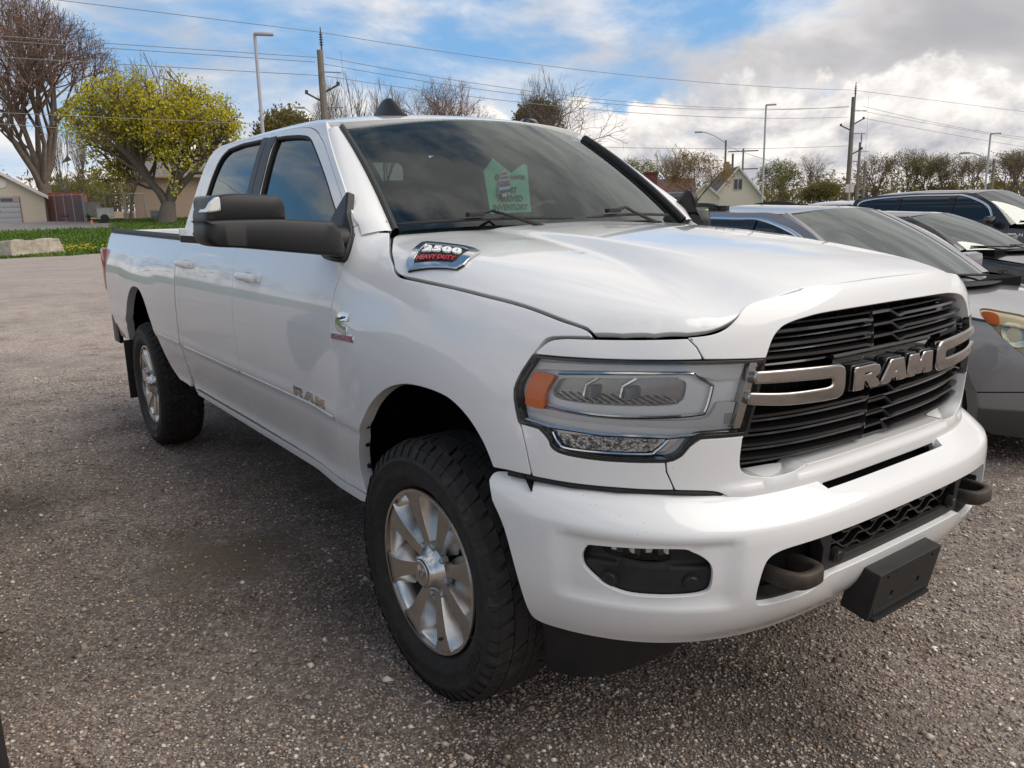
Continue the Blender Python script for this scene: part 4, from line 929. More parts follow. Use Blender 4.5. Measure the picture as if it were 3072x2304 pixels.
# ---- cabin
cabn=part('cabin',None,truck)
gl_=[(2.235,1.475)]+cr([(2.28,1.615),(2.55,1.80),(2.75,1.915),(2.85,1.935),(3.0,1.945)],3)+[(3.6,1.95),(4.05,1.945),(4.2,1.91),(4.30,1.80),(4.33,1.6),(4.34,1.46)]
both('pillar_liner',pm('pillar_liner',gl_,M['seat'],off=-.045,step=.06,holes=[inset(dens(q if parea(q)>0 else q[::-1],.03),-.006) for q in (fwin,rwin)],thin=True,gap=0),cabn)
b=MB(); b.bbox((-.78,0,1.40),(.60,1.62,.16),.05); b.bbox((-1.02,.40,1.46),(.26,.46,.12),.04); b.build('dashboard',M['seat'],cabn,sharp=40)
b=MB(); b.box((-1.8,-.92,1.15),(1.9,.03,.62)); b.box((-1.8,.92,1.15),(1.9,.03,.62)); b.box((-1.95,0,1.925),(1.62,1.30,.012)); b.box((-2.74,0,1.945),(.05,1.28,.06)); b.build('cabin_trim',M['seat'],cabn)
for x,ys in ((-1.72,(-.40,.40)),(-2.52,(-.45,0,.45))):
    for y in ys:
        s=MB(); s.bbox((x+.16,y,.92),(.56,.50,.20),.05); s.bbox((x-.12,y,1.26),(.18,.50,.62),.06); so=s.build('seat',M['seat'],cabn,sharp=40)
        h=MB(); h.bbox((x-.16,y,1.665),(.10,.27,.20),.04); h.build('headrest',M['seat'],so,sharp=40) if False else h.build('headrest',M['seat'],cabn,sharp=40)
b=MB(); pts=[(-1.10+.10*cos(a)*.4,.40+.19*cos(a)*0+.19*sin(a),1.42+.19*cos(a)*.92) for a in np.linspace(0,2*pi,25)]; b.tube(pts,.014,8,cap=False); b.bbox((-1.09,.40,1.42),(.05,.16,.08),.02); b.build('steering_wheel',M['black_soft'],cabn,sharp=40)
b=MB(); b.bbox((-.98,0,1.80),(.03,.25,.075),.012); b.build('interior_mirror',M['black_gloss'],cabn,sharp=40)

# ---- wheels
def build_wheel():
    w=bpy.data.objects.new('wheel',None); link(w); w.parent=truck
    t=MB(); prof=[(.262,-.085),(.285,-.112),(.30,-.126),(.33,-.1375),(.365,-.139),(.392,-.132),(.408,-.122),(.416,-.112),(.419,-.08),(.420,0),(.419,.08),(.416,.112),(.408,.122),(.392,.132),(.375,.138),(.372,.1405),(.366,.1405),(.362,.138),(.33,.1385),(.322,.1395),(.318,.1375),(.30,.127),(.288,.116),(.276,.104),(.266,.09)]
    t.lathe([(r,-y) for r,y in prof],96); to=t.build('tyre',M['rubber'],w,sharp=40)
    # tread blocks
    tr=MB(); n=52; R0,R1=.416,.4315
    def blk(a0,a1,w0,w1,skew,drop=0.,drop2=0.):
        P=[]
        for rr_,dr in ((R0,0),(R1,1)):
            for (a,ww,s_) in ((a0,w0,0),(a1,w0,0),(a1,w1,1),(a0,w1,1)):
                r=rr_-(drop if not s_ else drop2)*dr; aa=a+skew*s_; ins=.0012*dr
                P.append((r*cos(aa),-(ww+(ins if not s_ else -ins)),r*sin(aa)))
        tr.add(P,[(4,5,6,7),(0,4,7,3),(1,2,6,5),(0,1,5,4),(3,7,6,2)])
    for k in range(n):
        a=2*pi*k/n; d=2*pi/n; j=.10*d*((k*7)%3-1)
        blk(a+.06*d,a+.86*d+j,.122,.084,.05,.017,.002); blk(a+.5*d+.06*d,a+.5*d+.84*d-j,-.084,-.122,-.05,.002,.017)
        blk(a+.0*d,a+.88*d-j,.078,.034,.07); blk(a+.42*d,a+1.32*d+j,-.034,-.078,-.07)
        blk(a+.25*d,a+.68*d,.029,.002,.03); blk(a+.70*d,a+1.18*d,.029,.004,.03); blk(a+.02*d,a+.48*d,-.002,-.029,.03); blk(a+.52*d,a+.95*d,-.004,-.029,.03)
        # shoulder lugs running down the sidewall
        for sg in (1,-1):
            P=[]; a0=a+(.06 if sg>0 else .56)*d; a1=a0+.62*d
            for (r,yy) in ((.4145,.1205),(.397,.1345),(.385,.1385)):
                for aa in (a0,a1): P.append((r*cos(aa),-sg*yy,r*sin(aa)))
            tr.add(P,[(0,1,3,2),(2,3,5,4)] if sg>0 else [(0,2,3,1),(2,4,5,3)])
    tr.build('tread',M['tread'],to,sharp=30)
    def side_text(s,a0,r0,size,m,sp=1.):
        vs,fs=text_geo(s,size,0,.0012,0,sp); b=MB(); b.add([((r0+y)*cos(a0-x/r0),-(.1400+z-.9*max(0,abs(r0+y-.345)-.012)**2*20),(r0+y)*sin(a0-x/r0)) for x,y,z in vs],fs); b.build('sidewall_lettering',m,to,sharp=None)
    side_text('ROADIAN AT',radians(188),.343,.040,M['rubber_mark'],1.1); side_text('NEXEN',radians(-22),.343,.040,M['rubber_mark'],1.15); side_text('LT275/65R20',radians(258),.348,.018,M['rubber_mark'],1.1)
    for a in np.linspace(0,2*pi,9)[:-1]: pass
    # rim
    r=MB(); r.lathe([(.262,-.118),(.272,-.118),(.2745,-.113),(.268,-.106),(.259,-.104),(.252,-.095),(.246,-.05),(.238,.06),(.24,.10)],72); r.build('rim',M['alloy'],w,sharp=35)
    sp=MB(); fc=MB()
    for k in range(8):
        a=2*pi*(k+.5)/8+.05; ca,sa=cos(a),sin(a)
        def P(rad,tan,y): return (rad*ca-tan*sa,y,rad*sa+tan*ca)
        st=[(.070,.017,.028,-.088),(.115,.0205,.036,-.094),(.16,.0245,.046,-.100),(.205,.0295,.058,-.105),(.238,.038,.074,-.108),(.262,.054,.088,-.112)]
        V=[]
        for rad,wf,wb,y in st: V+=[P(rad,-wb,y+.062),P(rad,-wf-.004,y+.010),P(rad,-wf,y),P(rad,wf,y),P(rad,wf+.004,y+.010),P(rad,wb,y+.062)]
        F=[]
        for i in range(len(st)-1):
            for q in (0,1,3,4): F.append((6*i+q,6*i+6+q,6*i+7+q,6*i+1+q))
        sp.add(V,F); fc.add(V,[(6*i+2,6*i+8,6*i+9,6*i+3) for i in range(len(st)-1)])
    for j,(mb_,nm,mm) in enumerate(((sp,'spoke_sides',M['alloy']),(fc,'spoke_faces',M['alloy_face']))): mb_.build(nm,mm,w,sharp=30)
    h=MB(); h.lathe([(.001,-.134),(.045,-.132),(.050,-.128),(.056,-.118),(.064,-.100),(.078,-.090),(.085,-.078)],48); h.build('hub_cap',M['alloy'],w,sharp=40)
    h=MB(); h.lathe([(.001,-.1365),(.040,-.1365),(.0425,-.134)],40); h.build('hub_emblem',M['alloy_face'],w)
    for k in range(8):
        a=2*pi*k/8+.05; c=(.084*cos(a),-.098,.084*sin(a)); b=MB(); b.tube([(c[0],-.075,c[2]),(c[0],-.097,c[2]),(c[0],-.101,c[2])],[.0125,.0115,.008],6); b.build('lug_nut',M['steel'] if False else M['zinc'],w,sharp=30)
        b=MB()
    # ram-like shield left plain: two small raised horns-free wedges
    e=MB()
    for sg in (1,-1): e.slab([(sg*.004,-.02),(sg*.020,.000),(sg*.026,.018),(sg*.014,.024),(sg*.004,.010)],lambda a_,b_,d:(a_,-.1372-d,b_),.0025,0); 
    e.build('hub_mark',M['chrome'],w,sharp=30)
    bd=MB(); bd.lathe([(.001,-.02),(.20,-.02),(.21,-.01),(.21,.02)],40); bd.build('brake_disc',M['steel'],w)
    v=MB(); v.tube([(.232*cos(-1.15),-.085,.232*sin(-1.15)),(.222*cos(-1.15),-.115,.222*sin(-1.15))],.005,6); v.build('valve_stem',M['black_matte'],w)
    return w
wh=build_wheel(); wh.location=(0,-.862,.428); wh.rotation_euler=(0,radians(8),radians(.86))
for x,y,rz,ry in ((-3.79,-.862,0,radians(31)),(0,.862,pi,.3),(-3.79,.862,pi,1.1)):
    c=copy_tree(wh,truck); c.location=(x,y,.428); c.rotation_euler=(0,ry,rz)
# axle
b=MB(); b.tube([(-3.79,-.75,.42),(-3.79,.75,.42)],.06,12); b.build('rear_axle',M['black_matte'],truck); b=MB(); b.tube([(0,-.75,.42),(0,.75,.42)],.05,12); b.build('front_axle',M['black_matte'],truck)
# ---- things seen through the windscreen
sg=thing('windscreen_sign','green paper sign reading arrived inventory, standing behind the pickup windscreen','sign',(-.70,-.09,1.55))
b=MB(); b.slab([(-.107,0),(.107,.003),(.088,.197),(.070,.204),(.004,.166),(-.088,.223),(-.137,.172)],lambda a,bb,d:(d,a,bb),0,-.002); b.build('sheet',M['paper'],sg,sharp=None)
for s,z,sz,sx,yy in (('JUST',.094,.033,1.,-.002),('ARRIVED',.060,.033,1.,-.004),('INVENTORY',.024,.033,1.,-.004),('MASTER',.148,.020,1.1,.035)):
    vs,fs=text_geo(s,sz,.2 if s=='MASTER' else 0,.0006,bold=.0009); b=MB(); b.add([(.002+z2,yy+x*sx,z+y) for x,y,z2 in vs],fs); b.build('lettering',M['ink'],sg,sharp=None)
b=MB(); b.slab(circ(.014,16,-.070,.148),lambda a,bb,d:(.0025+d,a,bb),0,-.001); b.build('logo_disc',M['ink'],sg)
af=thing('air_freshener','tree-shaped red white and blue striped air freshener hanging in front of the green sign','air freshener',(-.685,-.134,1.618))
tree=[(-.012,0),(.012,0),(.012,.012),(.034,.012),(.026,.036),(.034,.036),(.024,.060),(.030,.060),(.018,.084),(.010,.106),(-.010,.106),(-.018,.084),(-.030,.060),(-.024,.060),(-.034,.036),(-.026,.036),(-.034,.012),(-.012,.012)]
b=MB(); b.slab(tree,lambda a,bb,d:(d,a,bb),0,-.002); b.build('card',mat('white_card',(.75,.75,.75),.6),af,sharp=None)
for k,(z0,z1,c) in enumerate(((.014,.026,'blue'),(.040,.052,'blue'),(.054,.064,'red'),(.070,.080,'blue2'),(.086,.098,'red'))):
    w0=np.interp(z0,[.012,.036,.0361,.06,.0601,.084,.106],[.032,.025,.033,.023,.029,.017,.009]); w1=np.interp(z1,[.012,.036,.0361,.06,.0601,.084,.106],[.032,.025,.033,.023,.029,.017,.009])
    b=MB(); b.slab([(-w0,z0),(w0,z0+.006),(w1,z1+.006),(-w1,z1)],lambda a,bb,d:(.0015+d,a,bb),0,-.001); b.build('stripe',mat('stripe_'+('red' if 'red' in c else 'blue'),(.55,.03,.04) if 'red' in c else (.03,.06,.30),.6),af,sharp=None)
b=MB(); b.tube([(0,0,.106),(-.1,.02,.19)],.0008,4); b.build('string',M['black_matte'],af)
# ================================================================== ground
def gz(x,y):
    x=np.asarray(x,float); y=np.asarray(y,float); d=np.hypot(x,y)
    return 1.33*sst(37.,70.,d)-.07*sst(1.7,3.0,y)*sst(-40.,-20.,x)*(1-sst(16.,30.,d))
def nodes(m): return m.node_tree.nodes,m.node_tree.links,m.node_tree.nodes['Principled BSDF']
def gravel_mat():
    m=mat('gravel',(.2,.17,.15),.92,spec=.3); N,L,b=nodes(m)
    tc=N.new('ShaderNodeTexCoord'); P=tc.outputs['Object']
    def nz(s,d=4,r=.55):
        n=N.new('ShaderNodeTexNoise'); n.inputs['Scale'].default_value=s; n.inputs['Detail'].default_value=d; n.inputs['Roughness'].default_value=r; L.new(P,n.inputs['Vector']); return n.outputs['Fac']
    def vor(s):
        v=N.new('ShaderNodeTexVoronoi'); v.inputs['Scale'].default_value=s; L.new(P,v.inputs['Vector']); return v
    def ramp(v,stops):
        r=N.new('ShaderNodeValToRGB'); e=r.color_ramp.elements
        while len(e)<len(stops): e.new(.5)
        for k,(p,c) in enumerate(stops): e[k].position=p; e[k].color=(*c,1)
        L.new(v,r.inputs[0]); return r.outputs[0]
    def mix(f,a,c,mode='MIX'):
        n=N.new('ShaderNodeMix'); n.data_type='RGBA'; n.blend_type=mode
        if hasattr(f,'node'): L.new(f,n.inputs[0])
        else: n.inputs[0].default_value=f
        for i,v in ((6,a),(7,c)):
            if hasattr(v,'node'): L.new(v,n.inputs[i])
            else: n.inputs[i].default_value=(*v,1)
        return n.outputs[2]
    v1=vor(95.); v2=vor(38.)
    sp=N.new('ShaderNodeSeparateColor'); L.new(v1.outputs['Color'],sp.inputs[0])
    peb=ramp(sp.outputs[0],[(0,(.12,.095,.080)),(.35,(.205,.165,.140)),(.7,(.31,.256,.220)),(.9,(.44,.375,.325)),(1,(.64,.57,.51))])
    sp2=N.new('ShaderNodeSeparateColor'); L.new(v2.outputs['Color'],sp2.inputs[0])
    peb=mix(.35,peb,ramp(sp2.outputs[0],[(0,(.15,.13,.115)),(.8,(.31,.27,.24)),(1,(.50,.45,.41))]))
    big=nz(.55,5,.6); mid=nz(2.6,5,.6)
    dirt=ramp(big,[(.40,(1.16,1.13,1.12)),(.52,(1,1,1)),(.66,(.70,.66,.61))])
    c=mix(1.,peb,dirt,'MULTIPLY'); c=mix(1.,c,ramp(mid,[(.38,(1.18,1.17,1.16)),(.55,(1,1,1)),(.72,(.62,.56,.50))]),'MULTIPLY')
    # a worn patch of bare brown earth beside the pickup, and paler far gravel
    geo=N.new('ShaderNodeVectorMath'); geo.operation='DISTANCE'; L.new(P,geo.inputs[0]); geo.inputs[1].default_value=(-1.52,-1.18,0)
    mr=N.new('ShaderNodeMapRange'); ad=N.new('ShaderNodeMath'); ad.operation='MULTIPLY_ADD'; L.new(nz(5.,4),ad.inputs[0]); ad.inputs[1].default_value=.8; L.new(geo.outputs[1],ad.inputs[2])
    L.new(ad.outputs[0],mr.inputs[0]); mr.inputs[1].default_value=.86; mr.inputs[2].default_value=.58; mr.inputs[3].default_value=0; mr.inputs[4].default_value=.8
    c=mix(mr.outputs[0],c,(.19,.145,.10))
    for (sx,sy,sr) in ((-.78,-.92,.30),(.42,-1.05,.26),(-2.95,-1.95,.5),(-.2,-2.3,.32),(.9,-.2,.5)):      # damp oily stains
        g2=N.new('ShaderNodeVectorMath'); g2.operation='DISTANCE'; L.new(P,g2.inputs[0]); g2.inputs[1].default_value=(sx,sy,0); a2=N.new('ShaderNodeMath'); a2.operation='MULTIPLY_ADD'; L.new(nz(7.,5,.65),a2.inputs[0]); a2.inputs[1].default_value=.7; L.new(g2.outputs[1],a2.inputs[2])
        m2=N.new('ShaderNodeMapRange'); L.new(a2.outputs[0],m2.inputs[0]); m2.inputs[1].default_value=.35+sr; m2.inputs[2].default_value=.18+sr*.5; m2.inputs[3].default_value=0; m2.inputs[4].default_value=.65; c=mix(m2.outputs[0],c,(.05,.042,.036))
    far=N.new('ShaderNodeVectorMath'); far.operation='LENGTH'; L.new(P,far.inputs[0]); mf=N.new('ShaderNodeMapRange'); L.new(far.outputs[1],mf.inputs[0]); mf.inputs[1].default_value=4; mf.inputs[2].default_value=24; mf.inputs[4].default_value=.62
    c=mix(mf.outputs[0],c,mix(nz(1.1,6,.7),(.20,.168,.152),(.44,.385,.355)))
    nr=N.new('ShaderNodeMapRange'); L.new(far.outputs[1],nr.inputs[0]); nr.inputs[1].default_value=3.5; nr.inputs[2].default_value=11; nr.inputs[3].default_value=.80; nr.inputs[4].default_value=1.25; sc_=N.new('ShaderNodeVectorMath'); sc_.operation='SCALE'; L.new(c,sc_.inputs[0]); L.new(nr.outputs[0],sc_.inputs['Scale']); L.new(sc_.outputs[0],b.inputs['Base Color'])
    bp=N.new('ShaderNodeBump'); bp.inputs['Strength'].default_value=.9; bp.inputs['Distance'].default_value=.006; bp.invert=True; L.new(v1.outputs['Distance'],bp.inputs['Height'])
    bp2=N.new('ShaderNodeBump'); bp2.inputs['Strength'].default_value=.5; bp2.inputs['Distance'].default_value=.03; L.new(mid,bp2.inputs['Height']); L.new(bp.outputs[0],bp2.inputs['Normal']); L.new(bp2.outputs[0],b.inputs['Normal'])
    return m
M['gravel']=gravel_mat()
def sheet(name,P2,F,m,dz=0.,kind='structure'):
    P2=np.array(P2); b=MB(); z=gz(P2[:,0],P2[:,1])+dz; b.add(np.stack([P2[:,0],P2[:,1],z],1),F); return b.build(name,m,kind=kind,sharp=80)
rad=np.concatenate([[0.01],np.linspace(.8,12,24),np.geomspace(13,1400,60)]); na=144
P2=[(r*cos(2*pi*k/na),r*sin(2*pi*k/na)) for r in rad for k in range(na)]
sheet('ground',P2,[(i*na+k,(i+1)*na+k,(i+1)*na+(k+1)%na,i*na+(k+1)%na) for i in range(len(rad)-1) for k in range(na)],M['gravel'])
# loose stones lying on the gravel (uncountable)
def stones():
    oct_=np.array([(1,0,0),(0,1,0),(-1,0,0),(0,-1,0),(0,0,1),(0,0,-.6)],float); of=np.array([(0,1,4),(1,2,4),(2,3,4),(3,0,4),(1,0,5),(2,1,5),(3,2,5),(0,3,5)])
    n=165000; t=rng.random(n); r=1.75*(9.5/1.75)**(t**1.12); a=radians(144)+radians(43)*(rng.random(n)*2-1)
    x=CAM.x+r*np.cos(a); y=CAM.y+r*np.sin(a)
    keep=~((x>-4.6)&(x<.1)&(np.abs(y)<.55)); 
    s=.0042*np.exp(rng.normal(0,.38,n))*(1+.05*np.maximum(r-3,0)); s=np.where(rng.random(n)<.012,s*2.1,s); s=np.minimum(s,.019)
    # thinner over the bare earth patch
    dp=np.hypot(x+1.52,y+1.18); keep&=~((dp<.42)&(rng.random(n)<.8))
    cl=np.sin(x*3.1+1.3*np.sin(y*2.3))*np.sin(y*2.7+1.1*np.sin(x*1.9)); keep&=rng.random(n)<(.78+.30*cl)
    x,y,s,r=x[keep],y[keep],s[keep],r[keep]; n=len(x)
    stain=np.ones(n)
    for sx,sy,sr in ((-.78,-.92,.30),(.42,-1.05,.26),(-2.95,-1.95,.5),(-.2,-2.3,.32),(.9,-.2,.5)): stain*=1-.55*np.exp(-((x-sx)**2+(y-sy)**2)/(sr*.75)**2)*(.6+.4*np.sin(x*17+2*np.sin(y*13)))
    V=np.repeat(oct_[None],n,0)*(1+.55*(rng.random((n,6,3))-.5)); sc=np.stack([1+.5*rng.random(n),.75+.35*rng.random(n),.45+.3*rng.random(n)],1)[:,None,:]*s[:,None,None]; V=V*sc
    th=rng.random(n)*2*pi; c,si=np.cos(th)[:,None],np.sin(th)[:,None]; tl=rng.normal(0,.25,n)[:,None]
    vx=V[:,:,0]*c-V[:,:,1]*si; vy=V[:,:,0]*si+V[:,:,1]*c; vz=V[:,:,2]+vx*tl
    V=np.stack([vx+x[:,None],vy+y[:,None],vz+(s*.22)[:,None]+gz(x,y)[:,None]],2).reshape(-1,3)
    F=(of[None]+6*np.arange(n)[:,None,None]).reshape(-1,3)
    me=bpy.data.meshes.new('gravel_stones'); me.vertices.add(len(V)); me.vertices.foreach_set('co',V.ravel().astype(np.float32)); me.loops.add(F.size); me.loops.foreach_set('vertex_index',F.ravel().astype(np.int32)); me.polygons.add(len(F)); me.polygons.foreach_set('loop_start',np.arange(0,F.size,3,dtype=np.int32)); me.update(calc_edges=True)
    pal=np.array([(.085,.072,.064),(.125,.107,.095),(.16,.138,.122),(.20,.175,.157),(.26,.232,.210),(.36,.325,.295),(.42,.385,.35),(.28,.19,.10),(.13,.125,.135)]); pr=np.array([.20,.25,.20,.14,.09,.058,.020,.010,.032]); ci=rng.choice(len(pal),n,p=pr/pr.sum()); pal_s=stain[:,None]
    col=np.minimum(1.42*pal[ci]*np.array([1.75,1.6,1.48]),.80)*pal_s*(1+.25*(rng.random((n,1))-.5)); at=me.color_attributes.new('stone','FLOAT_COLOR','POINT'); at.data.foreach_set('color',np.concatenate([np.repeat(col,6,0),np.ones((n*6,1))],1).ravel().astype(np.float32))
    m=mat('stones',(.2,.17,.15),.85,spec=.35); N,L,b=nodes(m); ca=N.new('ShaderNodeVertexColor'); ca.layer_name='stone'; L.new(ca.outputs[0],b.inputs['Base Color']); me.materials.append(m); me.shade_smooth()
    o=link(bpy.data.objects.new('gravel_stones',me)); o['kind']='stuff'
stones()
# lawn beyond the gravel
def edge_x(y): return -37.6+.35*sin(y*.9)+.25*sin(y*2.3+1)+.02*(y-2)**2*.05
ys=np.linspace(-70,75,120); xs=[0,.3,.8,2,5,9,14,20,27,35,50,75,110,150]
P2=[(edge_x(y)-d,y) for d in xs for y in ys]; ny=len(ys)
M['lawn']=mat('lawn_soil',(.055,.105,.020),.95,var=(.8,(.085,.125,.028),.35,.7,6),bump=(14,.6,.05))
sheet('lawn',P2,[(i*ny+k,i*ny+k+1,(i+1)*ny+k+1,(i+1)*ny+k) for i in range(len(xs)-1) for k in range(ny-1)],M['lawn'],.012)
def grass():
    n=52000; d=34*rng.random(n)**1.5; y=-7+30*rng.random(n); x=np.array([edge_x(v) for v in y])-d+.1*rng.normal(0,1,n)
    keep=~((x<-57)&(y<9.2)); x,y,d=x[keep],y[keep],d[keep]; n=len(x)
    h=(.07+.10*rng.random(n))*(.6+.5*(np.sin(x*1.7+y*.6)*np.sin(y*1.3)+1)/2+.2); w=.035+.035*rng.random(n); a=rng.random(n)*pi; z=gz(x,y)+.01
    bx,by=np.cos(a)*w,np.sin(a)*w; lx,ly=rng.normal(0,.05,n),rng.normal(0,.05,n)
    V=np.stack([np.stack([x-bx,y-by,z],1),np.stack([x+bx,y+by,z],1),np.stack([x+lx,y+ly,z+h],1)],1).reshape(-1,3); F=np.arange(3*n).reshape(-1,3)
    me=bpy.data.meshes.new('grass_blades'); me.from_pydata(V.tolist(),[],F.tolist()); me.update()
    me.materials.append(mat('grass_blade',(.075,.150,.022),.8,spec=.2,var=(.5,(.13,.19,.035),.35,.65,5))); o=link(bpy.data.objects.new('grass',me)); o['kind']='stuff'
grass()
def weeds():
    b=MB(); 
    for _ in range(110):
        k=rng.choice(3,p=[.45,.35,.2]); cx,cy=((-40.6,3.8),(-39.4,6.0),(-42,1.5))[k]; x=cx+rng.normal(0,.9); y=cy+rng.normal(0,.8); z=float(gz(x,y))
        b.box((x,y,z+.17+.12*rng.random()),(.06,.06,.03),rng.random()*3)
    b.build('dandelion_flowers',mat('dandelion_yellow',(.75,.55,.02),.8),kind='stuff',sharp=None)
weeds()
# paved drive in front of the garage
M['drive']=mat('drive_asphalt',(.20,.19,.185),.9,var=(1.5,(.28,.265,.25),.4,.7))
ys=np.linspace(-9,9.6,20); P2=[(x,y) for x in np.linspace(-56.5,-69.6,10) for y in (np.linspace(-9,8.6,20) if True else ys)]
sheet('driveway',P2,[(i*20+k,i*20+k+1,(i+1)*20+k+1,(i+1)*20+k) for i in range(9) for k in range(19)],M['drive'],.035)
# limestone blocks along the lawn
M['lime']=mat('limestone',(.50,.44,.37),.9,var=(3.2,(.30,.25,.20),.42,.72,9),bump=(9,.8,.05))
def stone_block(cx,cy,L_,w,h,rz,label,seed):
    bm=bmesh.new(); bmesh.ops.create_cube(bm,size=1); 
    for v in bm.verts: v.co=Vector((v.co.x*L_*(1-.08*(v.co.z>0)),v.co.y*w*(1-.15*(v.co.z>0)),(v.co.z+.5)*h))
    bmesh.ops.subdivide_edges(bm,edges=bm.edges[:],cuts=7,use_grid_fill=True); bmesh.ops.smooth_vert(bm,verts=bm.verts[:],factor=.35,use_axis_x=True,use_axis_y=True,use_axis_z=True)
    for v in bm.verts:
        nn=mnoise.noise(v.co*1.6+Vector((seed,0,0))); n2=mnoise.noise(v.co*5+Vector((seed,3,0))); v.co+=v.normal*(.10*nn+.035*n2)
    me=bpy.data.meshes.new('stone_block'); bm.to_mesh(me); bm.free(); me.materials.append(M['lime']); me.shade_smooth(); me.set_sharp_from_angle(angle=radians(28))
    o=link(bpy.data.objects.new('stone_block',me)); o.location=(cx,cy,float(gz(cx,cy))-.05); o.rotation_euler=(0,0,rz); return tag(o,label,'stone block','limestone blocks along the lawn edge')
stone_block(-38.9,1.92,2.72,.8,.75,radians(35)+pi/2-radians(35)+radians(-28)+radians(62),'long pale limestone block on the lawn edge, left of the pickup, fully in view',2.)
stone_block(-37.4,5.75,2.0,.8,.72,radians(75),'pale limestone block on the lawn edge, half hidden behind the pickup bed',7.)
# ================================================================== other vehicles
def make_car(name,label,loc,rz,S,group='vehicles parked in the row beyond the pickup'):
    """S: dict of sizes; local x forward, origin under the front axle"""
    root=thing(name,label,S['cat'],loc,rz,group)
    W_=S['hw']; px0=-.25; n_=S.get('n',2.9); uk=1.1; uq=uk*pi/2; pm_=S['paint']
    hwz=_spl([.18,.30,.45,.62,.78,.90,S['belt'],S['belt']+.10,(S['belt']+S['roof'])/2+.03,S['roof']-.06,S['roof']],[W_-.07,W_-.025,W_-.004,W_,W_-.006,W_-.022,W_-.065,W_-.11,W_-.215,W_-.335,W_-.40])
    fo=S['fo']; fz=_spl([.18,.30,.45,.60,.72,.84,.93,1.0,1.06],[fo-.10,fo-.02,fo,fo-.005,fo-.02,fo-.06,fo-.13,fo-.24,fo-.42])
    zh=S['hood_dz']
    def B(x,z): return hwz(z+.10*sst(-.4,fo*.8,x))+.02*(1-sst(.38,.62,np.hypot(x,z-.33)))*1.
    def wr(q):
        u,z=np.abs(q[:,0]),q[:,1]; sg=np.sign(q[:,0])+(q[:,0]==0); fr=u<uq; ph=np.where(fr,u/uk,pi/2); x=np.where(fr,px0+np.cos(ph),px0-(u-uq))
        for _ in range(5):
            a=np.maximum(fz(z-zh)-px0,.05); b=np.maximum(B(x,z),.05); r=1/((np.maximum(np.cos(ph),0)/a)**n_+(np.sin(ph)/b)**n_)**(1/n_); x=np.where(fr,px0+r*np.cos(ph),px0-(u-uq))
        s=np.where(fr,r*np.sin(ph),B(x,z)); return np.stack([x,-s*sg,z],1)
    Xc=lambda x: uq+px0-x
    t=wr(np.array([[1.2,.6],[1.201,.6],[1.2,.601]])); fl=np.cross(t[1]-t[0],t[2]-t[0])[1]>0
    def P_(nm,o,m,fn=None,**k):
        k.setdefault('step',.045); return panel_mesh(nm,o,fn or wr,m,flip=fl,**k)
    def offf(o): 
        def f(q):
            p=wr(q); h=1e-3; n=np.cross(wr(q+[h,0])-p,wr(q+[0,h])-p); n/=np.linalg.norm(n,axis=1,keepdims=True); return p+n*(-o if fl else o)
        return f
    def bo(nm,me): return both(nm,me,root)
    wb=S['wb']; ro=S['ro']; R=S['wr']; rear_u=Xc(-wb-ro)
    def arch(cx,r): return [(Xc(cx+r*cos(a)),.33+ (r)*sin(a)) for a in np.linspace(pi+.35,-.35,15)]
    ra=R+.075
    fa=arch(0,ra); rar=arch(-wb,ra)
    xa,xh,xr,xc=S['xa'],S['xh'],S['xr'],S['xc']   # A base, header, roof rear, rear pillar base
    bz=lambda x: S['belt']+S.get('wedge',.04)*(-x-.6)/2
    zs_=S['roof']-.075
    zlow=.24
    # front fender: from the lamp corner back to the door cut
    uf=S.get('uf',.92); dc=xa-.10+.22; dcx=S['door_cut']
    ztop=lambda x: None
    def hoodz(x,s):
        x=np.asarray(x,float); s=np.abs(np.asarray(s,float)); xs=[xa-.2,xa+.1,0,fo*.5,fo*.8,fo]; hz0=S['hood']; zt=np.interp(x,xs,[hz0+.01,hz0,hz0-.06,hz0-.125,hz0-.19,hz0-.27])-.05*(s/.75)**2.2-.012*np.exp(-((s-.48)/.06)**2)*0
        # drop to the fender line
        lo=np.full(x.shape,.5); hi=np.full(x.shape,1.35)
        for _ in range(16):
            m_=(lo+hi)/2; a=np.maximum(fz(m_-zh)-px0,.03); b=np.maximum(B(x,m_),.03); f_=x>px0; ph=np.where(f_,np.arctan2(s,np.maximum(x-px0,1e-6)),pi/2); r=1/((np.maximum(np.cos(ph),0)/a)**n_+(np.sin(ph)/b)**n_)**(1/n_); rp=np.where(f_,np.hypot(x-px0,s),s); ins=rp<np.where(f_,r,b); lo=np.where(ins,m_,lo); hi=np.where(ins,hi,m_)
        return smin(zt,(lo+hi)/2,.05)
    HFn=lambda q: np.stack([q[:,0],-q[:,1],hoodz(q[:,0],q[:,1])],1)
    hs=[(xa+.22,0),(xa+.17,.35),(xa+.02,W_-.26),(xa-.02,W_-.19),(xa+.2,W_-.165),(.25,W_-.19),(.5,W_-.25),(fo*.76,W_-.36),(fo*.88,W_-.55),(fo*.93,.15),(fo*.935,0)]
    hsc=cr(hs[:4],3)+cr(hs[4:],4); ho=hsc+[(x,-s) for x,s in hsc[::-1] if s>1e-6]
    part('hood',panel_mesh('hood',ho,HFn,pm_,step=.04,flip=True if np.cross(HFn(np.array([[.1,0.]]))[0]*0+np.array([1,0,0]),np.array([0,-1,0]))[2]<0 else False),root)
    side_edge=[(float(uk*np.arctan2(s,x-px0)) if x>px0 else Xc(x), float(hoodz(x,s))-.004) for x,s in cr(hs[3:9],3)]
    uE,zE=side_edge[-1]
    lampo=cr(S['lamp'],3,True)
    umin=.60
